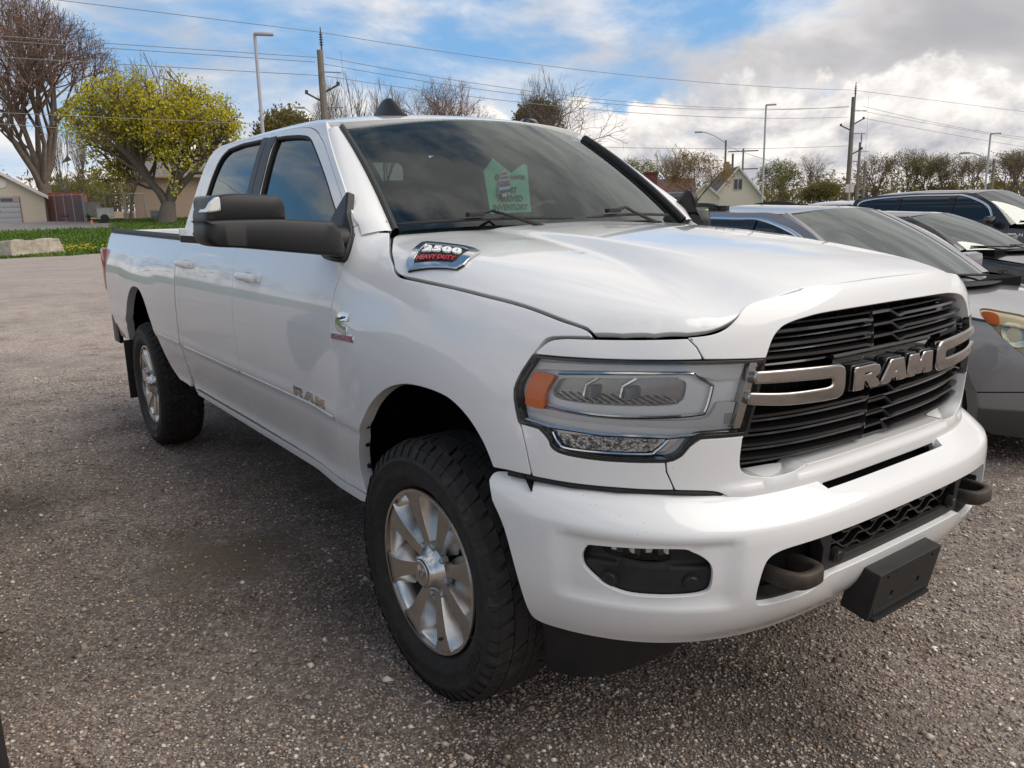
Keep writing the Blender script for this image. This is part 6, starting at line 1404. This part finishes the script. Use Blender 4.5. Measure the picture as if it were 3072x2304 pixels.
for k in range(6): b=MB(); b.box((.41,0,.16+.1*k),(.02,.85,.03)); b.build('grille_slat',M['black_matte'],ac)
# houses at the right
h1=gabled('brick_chimney_house','low house with a maroon roof and a red brick chimney, above the grey SUV roof',-45.6,51.9,radians(41.5),8.,12.,1.0,2.35,M['siding_white'],M['shingle_red'])
b=MB(); b.box((-3.3,-2.0,1.95),(1.1,.9,2.0)); b.box((-3.3,-2.0,2.95),(1.25,1.05,.14)); b.build('chimney',M['brick'],h1)
h2=gabled('ivory_gable_house','ivory house with a tall brown roof and a twin window in its gable',-50.6,64.4,radians(-43),4.7,13.,1.0,3.75,M['siding_white'],M['shingle'])
b=MB(); b.box((.03,0,2.15),(.06,.86,1.1)); w_=b.build('window',M['trim'],h2)
for yy in (-.21,.21): b=MB(); b.box((.07,yy,2.15),(.02,.34,.96)); b.build('pane',M['pane'],w_)
b=MB(); b.box((-6.4,-.2,3.9),(.7,.7,1.0)); b.box((-6.4,-.2,4.5),(.4,.4,.3)); b.build('chimney',mat('buff_brick',(.36,.27,.17),.9),h2)
for k,(yy,zz) in enumerate(((-48.9,57.6),(-52.5,59.5))):
    d_=gabled('porch_gable','small pale porch gable '+('nearer the brick chimney' if k==0 else 'below the brown roof of the ivory house'),yy,zz,radians(-50),2.6,2.,1.0,2.1,M['siding_white'],M['shingle'],over=.2); d_['category']='porch'
# ---- poles and cables
def pole(name,label,cat,x,y,h,r0,r1,m,lean=(0,0),group=None):
    r=thing(name,label,cat,(x,y,gzz(x,y)-.1),0,group); b=MB(); b.tube([(lean[0]*t,lean[1]*t,h*t) for t in np.linspace(0,1,6)],[r0+(r1-r0)*t for t in np.linspace(0,1,6)],10); b.build('pole',m,r); return r
def view_dir(x,y): v=Vector((x-CAM.x,y-CAM.y,0)).normalized(); return v,Vector((v.y,-v.x,0))
def area_light(x,y,ztop,label,rt):
    r=pole('lamp_post',label,'lamp post',x,y,ztop-gzz(x,y)+.1,.08,.06,M['pole_steel'],group='steel lamp posts of the car lot'); v,s=view_dir(x,y); H=ztop-gzz(x,y)+.12; c=s*rt
    b=MB(); a_=atan2(c.y,c.x); b.bbox((c.x*.32,c.y*.32,H),(.70,.30,.09),.03,a_); b.build('lamp_head',M['zinc'],r,sharp=40); return r
area_light(-28.93,9.04,8.05,'tall steel lamp post with a flat head, left of the pickup roof',1)
area_light(-33.82,45.89,8.05,'tall steel lamp post rising right of the ivory house gable',1)
area_light(-26.2,61.86,6.08,'thin steel lamp post above the far right black SUV roof',1)
def cobra(x,y,ztop,ax_,ay_,az_,label,m):
    r=pole('street_light',label,'street light',x,y,ztop-gzz(x,y)+.1,.14,.10,m,group='street lights with curved arms'); H=ztop-gzz(x,y)+.1; dx,dy,dz=ax_-x,ay_-y,az_-ztop
    b=MB(); b.tube([(dx*t,dy*t,H-.3+(dz+.3)*sin(t*pi/2)) for t in np.linspace(0,1,8)],.05,6); b.build('arm',M['pole_steel'],r); b=MB(); b.bbox((dx*1.02,dy*1.02,H+dz-.02),(.8,.3,.16),.06,atan2(dy,dx)); b.build('lamp_head',M['zinc'],r,sharp=40)
cobra(-56.1,69.1,8.2,-58.25,67.26,9.15,'street light on a wooden pole in front of the ivory house roof',M['wood'])
cobra(-29.83,71.2,4.7,-31.81,70.3,5.32,'street light with a curved arm at the far right, behind the lamp post',M['wood'])
cobra(-71.3,29.6,10.3,-71.9,28.3,11.1,'street light whose arm shows just above the pickup roof',M['pole_steel'])
POLES={}
def upole(key,x,y,ztop,r,label,arms=True):
    o=pole('utility_pole',label,'utility pole',x,y,ztop-gzz(x,y)+.1,r*1.25,r,M['wood'],group='wooden utility poles'); H=ztop-gzz(x,y)+.1; v,s=view_dir(x,y)
    b=MB(); b.tube([(s.x*.10,s.y*.10,H-.2),(s.x*.10,s.y*.10,H+1.15)],[.06,.03],6); 
    for k in range(5): b.tube([(s.x*.10,s.y*.10,H+.25+.13*k),(s.x*.10,s.y*.10,H+.29+.13*k)],.10,8)
    b.build('top_insulator',M['insul'],o)
    if arms:
        for dz,sd in ((-2.35,-1),(-1.9,1),(-4.3,1)):
            b=MB(); b.tube([(s.x*.1*sd,s.y*.1*sd,H+dz-.25),(s.x*.85*sd,s.y*.85*sd,H+dz+.15)],.055,6); b.tube([(s.x*.85*sd,s.y*.85*sd,H+dz+.1),(s.x*.85*sd,s.y*.85*sd,H+dz+.30)],.09,8); b.build('bracket',M['insul'],o)
    for dz in (-1.1,-2.9,-5.1): b=MB(); b.tube([(s.x*.1,s.y*.1,H+dz),(s.x*1.05,s.y*1.05,H+dz-.03)],.035,5); b.build('standoff',M['wire'],o)
    b=MB(); b.tube([(s.x*(1.05+.12*sin(t*pi)),s.y*(1.05+.12*sin(t*pi)),H+.9-7.5*t) for t in np.linspace(.12,1,12)],.010,4); b.build('down_cable',M['wire'],o)
    POLES[key]=(x,y,ztop,s); return o
upole('a',-40.87,16.84,10.1,.17,'stout wooden utility pole just behind the pickup roof')
upole('b',-37.1,61.74,9.9,.17,'tall wooden utility pole right of the ivory house, crossed by many cables')
upole('c',-54.5,92.1,8.5,.15,'slim wooden utility pole just right of the tall one',False)
pole('utility_pole','short pale utility pole, second right of the tall one','utility pole',-48.8,83.9,4.6,.16,.13,M['wood'],group='wooden utility poles')
pole('utility_pole','bare short wooden pole beside the street light before the ivory house','utility pole',-60.5,75.8,6.0,.16,.13,M['wood'],group='wooden utility poles')
xp=pole('utility_pole','distant utility pole with a crossarm behind the ivory house roof','utility pole',-78.1,100.1,8.4,.16,.13,M['wood'],group='wooden utility poles'); v,s=view_dir(-78.1,100.1)
for hh in (8.0,5.4): b=MB(); b.tube([(-s.x*2.2,-s.y*2.2,hh),(s.x*2.2,s.y*2.2,hh)],.10,5); b.build('crossarm',M['wood'],xp)
pole('utility_pole','pale post standing between the far right trees','utility pole',-40.,105.,4.4,.16,.13,M['zinc'],group='wooden utility poles')
def cable(p0,p1,sag,label,r=.016):
    P=[np.array(p0)*(1-t)+np.array(p1)*t-np.array([0,0,4*sag*t*(1-t)]) for t in np.linspace(0,1,25)]; o=P[0].copy(); b=MB(); b.tube([p-o for p in P],r,4); ob=b.build('power_line',M['wire'],None); ob.location=tuple(o); return tag(ob,label,'power line','overhead power lines')
WIRES=[((-44.37, -25.29, 11.98), (-40.87, 16.81, 11.01), -0.04, 'topmost cable from the top left of the roofside utility pole'), ((-44.96, -32.33, 9.37), (-40.89, 16.62, 9.72), 0.05, 'second cable from the top left of the roofside utility pole'), ((-44.95, -32.21, 9.23), (-40.9, 16.53, 9.48), 0.04, 'third cable from the top left of the roofside utility pole'), ((-45.0, -32.77, 8.73), (-40.89, 16.64, 8.81), 0.12, 'fourth cable from the top left of the roofside utility pole'), ((-40.87, 16.81, 11.01), (-37.14, 61.32, 10.43), 0.6, 'topmost cable between the two tall utility poles'), ((-40.84, 17.14, 9.76), (-37.15, 61.2, 9.1), 1.02, 'second cable between the two tall utility poles'), ((-40.86, 16.95, 9.42), (-37.15, 61.2, 9.15), 1.08, 'third cable between the two tall utility poles'), ((-40.85, 17.07, 8.8), (-37.14, 61.29, 8.32), 0.81, 'fourth cable between the two tall utility poles'), ((-37.12, 61.53, 10.44), (-33.25, 103.3, 9.37), 0.0, 'topmost cable running right from the utility pole near the ivory house'), ((-36.99, 62.94, 9.25), (-33.27, 103.09, 7.09), 0.58, 'second cable running right from the utility pole near the ivory house'), ((-37.07, 62.03, 8.93), (-33.2, 103.83, 6.33), 0.19, 'third cable running right from the utility pole near the ivory house'), ((-36.96, 63.27, 8.29), (-33.25, 103.33, 5.59), 0.15, 'fourth cable running right from the utility pole near the ivory house'), ((-43.56, -15.5, 6.49), (-41.16, 13.3, 6.18), 0.0, 'pale low cable crossing in front of the yellow green maple'), ((-42.41, -1.67, 5.97), (-41.94, 3.97, 5.71), 0.0, 'lowest cable at the left before the bare tree'), ((-39.29, 35.66, 5.46), (-37.14, 61.31, 6.03), 0.16, 'low cable crossing above the brick chimney house'), ((-39.18, 36.96, 4.63), (-38.33, 47.05, 4.7), 0.0, 'lowest cable above the maroon roof'), ((-38.29, 47.59, 5.71), (-37.16, 61.03, 3.83), 0.38, 'slanting cable right of the street light by the ivory house')]
for p0,p1,sag,label in WIRES: cable(p0,p1,sag,label)
sp_=pole('street_sign','small white sign on a post at the foot of the tall utility pole','sign',-21.5,36.5,2.35,.04,.04,M['zinc']); b=MB(); v,s=view_dir(-21.5,36.5); b.box((0,0,2.2),(.05,.40,.40),atan2(v.y,v.x)); b.build('sign_panel',M['trim'],sp_)
# ------------------------------------------------------------------ trees
M['bark']=mat('bark',(.14,.112,.092),.95,var=(3,(.20,.165,.14),.4,.7)); M['bark_grey']=mat('bark_grey',(.15,.13,.115),.95,var=(2,(.17,.15,.135),.4,.7)); M['twig']=mat('twigs',(.17,.135,.112),.95); M['twig_red']=mat('reddish_twigs',(.21,.145,.12),.95); M['bud_red']=mat('reddish_buds',(.34,.20,.165),.9)
def leafmat(n,c,c2):
    m=mat(n,c,.75,spec=.25,var=(.55,c2,.35,.65,4)); N,L,b=nodes(m); b.inputs['Subsurface Weight'].default_value=0
    t=N.new('ShaderNodeBsdfTranslucent'); mx=N.new('ShaderNodeMixShader'); mx.inputs[0].default_value=.35; o=[x for x in N if x.type=='OUTPUT_MATERIAL'][0]
    src=b.inputs['Base Color'].links[0].from_socket; L.new(src,t.inputs[0]); L.new(b.outputs[0],mx.inputs[1]); L.new(t.outputs[0],mx.inputs[2]); L.new(mx.outputs[0],o.inputs[0]); return m
M['leaf_yel']=leafmat('yellow_green_leaves',(.66,.56,.035),(.48,.47,.04)); M['leaf_ol']=leafmat('olive_leaves',(.19,.18,.055),(.24,.19,.075)); M['leaf_or']=leafmat('orange_brown_leaves',(.36,.21,.07),(.27,.18,.07)); M['leaf_gr']=leafmat('green_leaves',(.19,.22,.05),(.25,.25,.06)); M['leaf_dk']=leafmat('dark_olive_foliage',(.17,.16,.05),(.23,.185,.07))
def nrm(v): return v/(np.linalg.norm(v)+1e-9)
def tree_geo(seed,H,R,trunk_h,r0,nch,ang=(28,55),up=.16,ratio=.62,env=None,limb_up=.6,jit=.16,leaf=0,leaf_size=.2,leaf_lev=3,zc=.6,twig_r=.012,lean=(0,0)):
    g=np.random.default_rng(seed); T=MB(); W_=MB(); tips=[]; maxl=len(nch)
    def tube(mb,P,ra,rb,n):
        V=[]; m=len(P)
        t=nrm(P[-1]-P[0]); a=nrm(np.cross(t,[0,0,1] if abs(t[2])<.9 else [1,0,0])); b_=np.cross(t,a)
        for i,p in enumerate(P):
            r=ra+(rb-ra)*i/(m-1); V+=[p+(a*cos(2*pi*k/n)+b_*sin(2*pi*k/n))*r for k in range(n)]
        mb.add(V,[(i*n+k,i*n+(k+1)%n,(i+1)*n+(k+1)%n,(i+1)*n+k) for i in range(m-1) for k in range(n)])
    C0=np.array([lean[0]*.5,lean[1]*.5,H*zc]); A=np.array([R,R,H*(1-zc)]); Bm=np.array([R,R,H*zc-trunk_h*.75])
    def inside(p): q=p-C0; s=A if q[2]>0 else Bm; return ((q/s)**2).sum()
    def br(p,d,L_,r,lev):
        n=5 if lev<2 else (3 if lev<maxl else 2); P=[p]
        for i in range(n):
            d=nrm(d+g.normal(0,jit,3)+np.array([0,0,up*(.5 if lev<2 else .3)])); q=P[-1]+d*L_/n
            if lev>0 and inside(q)>1.0+.12*g.random(): break
            P.append(q)
        if len(P)<2: P.append(P[0]+d*L_/n*.5)
        P=np.array(P); rb=r*(.62 if lev==0 else .40)
        tube(T if lev<=1 else W_,P,r,max(rb,twig_r*.5),9 if lev==0 else (6 if lev==1 else 3))
        if lev>=leaf_lev: tips.extend(P[1:])
        if lev<maxl:
            nn=nch[lev]
            for k in range(nn):
                t=(.45+.55*(k+.5*g.random())/nn) if lev>0 else (.60+.40*(k/max(nn-1,1))); i=min(int(t*(len(P)-1)),len(P)-2); f=t*(len(P)-1)-i; s=P[i]*(1-f)+P[i+1]*f
                a=radians(ang[0]+(ang[1]-ang[0])*g.random()); ph=2*pi*(k/nn+.35*g.random())+lev*1.3
                u=nrm(np.cross(d,[.3,.2,1])); w=np.cross(d,u); nd=nrm(d*cos(a)+(u*cos(ph)+w*sin(ph))*sin(a)+np.array([0,0,limb_up if lev==0 else .12]))
                br(s,nd,L_*ratio*(.8+.45*g.random()) if lev>0 else (H-trunk_h)*.62*(.75+.4*g.random()),max(r*((.36 if H>9 else .42) if lev==0 else .50)*(.8+.4*g.random()),twig_r*.7),lev+1)
    br(np.array([0,0,-.15]),nrm(np.array([lean[0]*.05,lean[1]*.05,1.])),trunk_h+.15,r0,0)
    F=None
    if leaf and tips:
        tp=np.array(tips); idx=g.integers(0,len(tp),leaf); c=tp[idx]+g.normal(0,leaf_size*1.1,(leaf,3)); a=g.normal(0,1,(leaf,3)); a/=np.linalg.norm(a,axis=1,keepdims=True); b_=np.cross(a,g.normal(0,1,(leaf,3))); b_/=np.linalg.norm(b_,axis=1,keepdims=True); s=leaf_size*(.5+.8*g.random((leaf,1)))
        V=np.stack([c-a*s*.5,c+b_*s*.42,c+a*s*.5,c-b_*s*.42],1).reshape(-1,3); F=(V,np.arange(4*leaf).reshape(-1,4))
    return T,W_,F
def tree_proto(kind,mbark,mtwig,mleaf,**k):
    T,W_,F=tree_geo(**k); t=T.mesh('trunk',mbark,60); c=W_.mesh('crown',mtwig,None); f=None
    if F is not None: f=bpy.data.meshes.new('foliage'); f.from_pydata(F[0].tolist(),[],F[1].tolist()); f.update(); f.materials.append(mleaf)
    return (kind,t,c,f)
def plant(pr,label,x,y,z,sc=(1,1,1),rz=0.,group=None,cat='tree'):
    r=thing(pr[0],label,cat,(x,y,z-.1),rz,group); r.scale=sc
    part('trunk',pr[1],r); part('crown',pr[2],r)
    if pr[3]: part('foliage',pr[3],r)
    return r
A_=tree_proto('bare_tree',M['bark'],M['twig_red'],M['bud_red'],seed=5,H=18.8,R=8.2,trunk_h=3.4,r0=.78,nch=[8,6,5,4,3],ang=(22,58),up=.13,ratio=.64,limb_up=.75,jit=.11,leaf=2600,leaf_size=.15,leaf_lev=4,zc=.50,twig_r=.012)
plant(A_,'huge bare tree with reddish buds rising behind the garage roof',-81.0,7.9,gzz(-81,8),rz=.6)
B_=tree_proto('maple_tree',M['bark_grey'],M['twig'],M['leaf_yel'],seed=11,H=10.8,R=6.0,trunk_h=1.6,r0=.74,nch=[8,7,6,5],ang=(30,62),up=.14,ratio=.62,limb_up=.55,jit=.15,leaf=27000,leaf_size=.175,leaf_lev=3,zc=.46,twig_r=.012)
plant(B_,'round maple covered in new yellow green leaves, with a thick forked trunk',-60.2,12.7,gzz(-60,12.5))
C_=tree_proto('bare_tree',M['bark'],M['twig_red'],M['bud_red'],seed=21,H=12.5,R=6.0,trunk_h=3.2,r0=.34,nch=[7,6,6,4,3],ang=(25,55),up=.10,ratio=.63,limb_up=.5,jit=.15,leaf=1500,leaf_size=.12,leaf_lev=4,zc=.60,twig_r=.012)
plant(C_,'bare round crowned tree just right of the antenna fin on the pickup roof',-66.0,39.9,gzz(-66,40),(.92,.92,1.),.4)
D_=tree_proto('bare_tree',M['bark_grey'],M['twig'],None,seed=33,H=13.,R=3.4,trunk_h=3.0,r0=.26,nch=[6,6,5,4],ang=(14,34),up=.20,ratio=.66,limb_up=1.0,jit=.11,zc=.55,twig_r=.014)
plant(D_,'tall slender bare tree between the roofside utility pole and the antenna fin',-82.5,37.6,gzz(-82,38),(1.1,1.1,1.17),0.)
plant(D_,'slender bare tree right behind the antenna fin',-80.5,40.6,gzz(-80,40),(1.0,1.0,1.12),2.1)
plant(D_,'small faint bare tree poking out behind the top of the maple',-87.6,18.2,gzz(-88,18),(1.2,1.2,1.25),1.)
E_=tree_proto('bare_tree',M['bark'],M['twig'],None,seed=47,H=11.3,R=4.9,trunk_h=2.6,r0=.27,nch=[6,6,5,4],ang=(26,58),up=.10,ratio=.66,limb_up=.55,jit=.17,zc=.58,twig_r=.014)
plant(E_,'wide spreading bare tree right of the roof lamp of the pickup',-50.9,43.4,gzz(-51,43),(.95,.95,1.0),.8)
plant(D_,'narrow bare tree standing out of the dark olive bush above the windscreen',-54.4,42.5,gzz(-54,42),(.62,.62,.93),.3)
G_=tree_proto('leafing_tree',M['bark_grey'],M['twig'],M['leaf_ol'],seed=51,H=6.6,R=3.0,trunk_h=1.0,r0=.17,nch=[6,5,5,4],ang=(20,50),up=.14,ratio=.68,limb_up=.7,jit=.16,leaf=1500,leaf_size=.15,leaf_lev=3,zc=.52,twig_r=.016)
H_=tree_proto('leafing_tree',M['bark'],M['twig'],M['leaf_gr'],seed=57,H=6.2,R=2.9,trunk_h=1.0,r0=.16,nch=[6,5,5,4],ang=(22,55),up=.10,ratio=.66,limb_up=.6,jit=.16,leaf=4200,leaf_size=.16,leaf_lev=3,zc=.52,twig_r=.016)
I_=tree_proto('bush',M['bark'],M['twig'],M['leaf_dk'],seed=61,H=4.2,R=2.6,trunk_h=.4,r0=.12,nch=[8,6,5,4],ang=(25,65),up=.08,ratio=.7,limb_up=.5,jit=.16,leaf=9000,leaf_size=.20,leaf_lev=2,zc=.45,twig_r=.014)
O_=tree_proto('leafing_tree',M['bark_grey'],M['twig'],M['leaf_or'],seed=67,H=4.6,R=2.7,trunk_h=1.1,r0=.10,nch=[6,6,5,4],ang=(25,60),up=.10,ratio=.66,limb_up=.6,jit=.15,leaf=5200,leaf_size=.10,leaf_lev=3,zc=.48,twig_r=.009)
def dist_z(x,y): return gzz(x,y)
plant(I_,'dense dark olive bush below the spreading bare tree, above the windscreen',-55.9,43.6,7.0-.6,(.85,.85,1.05),0,None,'bush')
plant(I_,'yellowish bush far behind the pickup cab, right of the maple crown',-62.6,23.0,gzz(-63,22)+3.2,(.95,.95,1.25),1.,None,'bush')
plant(H_,'green leafing tree left of the brick chimney',-61.7,60.9,gzz(-62,61),(1.,1.,.86),.3)
plant(D_,'faint bare tree behind the brick chimney house',-72.6,78.5,gzz(-72,78),(1.,1.,.62),.7)
plant(O_,'small tree with orange brown leaves in front of the brown roof',-38.7,44.4,gzz(-38.7,44),(1.,1.,.98),0.)
plant(H_,'green leafing tree right of the lamp post by the ivory house',-53.3,74.9,gzz(-53,75),(.85,.85,.80),1.2)
plant(E_,'reddish bare tree between the ivory house and the tall utility pole',-50.4,76.9,gzz(-50,77),(.50,.50,.52),2.0)
plant(I_,'round green bush at the foot of the tall utility pole',-47.0,73.3,gzz(-47,73),(.7,.7,.55),.5,None,'bush')
for k,(x,y,s,h,rz,lab) in enumerate([(-57.9,102.0,1.15,.98,.2,'leafing tree left in the clump above the tall black SUV'),(-54.4,103.7,1.1,1.04,1.7,'tallest leafing tree in the clump above the tall black SUV'),(-51.9,103.6,.95,.94,2.9,'leafing tree in the middle of the clump above the tall black SUV'),(-49.6,103.8,1.05,.92,4.0,'leafing tree right of the middle of the clump above the tall black SUV'),(-46.9,105.,1.0,.86,5.2,'rightmost leafing tree of the clump above the tall black SUV'),(-40.2,99.5,1.25,.86,.9,'leafing tree at the right edge beyond the far lamp post'),(-38.3,98.0,1.2,.84,3.3,'leafing tree cut by the right edge of the view')]):
    plant(G_ if k!=2 else H_,lab,x,y,gzz(x,y),(s,s,h),rz,'trees beyond the car lot')
for k,(x,y,s,h,rz,lab) in enumerate([(-91.9,11.0,.42,.85,.3,'thin dark leaning tree right of the huge bare tree'),(-94.7,12.6,.40,.80,1.9,'thin dark tree left of the maple, behind the red container'),(-68.6,12.0,.5,.60,2.5,'thin tree leaning beside the beige house porch')]): plant(D_,lab,x,y,gzz(x,y),(s,s,h),rz)
plant(H_,'yellow green bush behind the red container',-96.8,12.2,gzz(-97,12),(1.3,1.3,.66),.2,None,'bush')
plant(I_,'dark bush behind the garage roof at the far left',-86.,2.2,gzz(-86,2),(1.6,1.6,1.1),.4,None,'bush')
plant(E_,'bare tree behind the garage at the left edge',-92.,1.5,gzz(-92,1),(.9,.9,.8),2.,None)
# far woods that read as one brown mass
def woods(name,pts,h0,h1,n,seed,mt,ml):
    g=np.random.default_rng(seed); b=MB(); lv=MB()
    for _ in range(n):
        i=g.integers(0,len(pts)-1); t=g.random(); p=np.array(pts[i])*(1-t)+np.array(pts[i+1])*t+g.normal(0,3.,2); z=gzz(p[0],p[1]); h=h0+(h1-h0)*g.random(); l=g.normal(0,.05,2)*h; w=.03+.05*g.random()
        b.add([(p[0]-w,p[1]-w,z),(p[0]+w,p[1]+w,z),(p[0]+l[0],p[1]+l[1],z+h)],[(0,1,2)])
        for _k in range(7):
            t2=.25+.75*g.random(); q=np.array([p[0]+l[0]*t2,p[1]+l[1]*t2,z+h*t2]); d=g.normal(0,1,3); d[2]=abs(d[2])+.3; d*=h*.16*(1.2-t2)
            e=q+d; b.add([tuple(q-[.03,.03,0]),tuple(q+[.03,.03,0]),tuple(e)],[(0,1,2)])
            if g.random()<.75:
                for _j in range(3): c=e+g.normal(0,.35,3); a=g.normal(0,.22,3); v=g.normal(0,.22,3); lv.add([tuple(c+a),tuple(c+v),tuple(c-a)],[(0,1,2)])
    o=b.build(name,mt,kind='stuff',sharp=None); lv.build(name+'_foliage',ml,kind='stuff',sharp=None)
woods('wood_edge',[(-104,12),(-116,20),(-112,34),(-100,46)],3.5,6.0,420,3,M['twig'],M['leaf_ol'])
woods('far_woods',[(-150,95),(-120,140),(-95,165),(-60,165),(-20,170),(40,160)],3.5,6.5,700,5,M['twig'],M['leaf_ol'])
woods('hedgerow',[(-85,80),(-70,98),(-62,104),(-50,108),(-36,108),(-20,108)],1.2,2.1,300,8,M['twig'],M['leaf_ol'])
woods('rear_woods',[(90,120),(120,40),(110,-60),(40,-110),(-40,-115),(-110,-90),(-150,-30)],6,12,900,9,M['twig'],M['leaf_dk'])
# field strip behind the fence
b=MB(); P2=[(-83,10),(-83,30),(-104,42),(-104,12)]; b.add([(x,y,gzz(x,y)+.02+ (.9 if x<-90 else .15)) for x,y in P2],[(0,1,2,3)]); b.build('dry_field',mat('dry_grass',(.36,.27,.17),.95,var=(1.,(.26,.20,.12),.4,.7)),kind='structure')
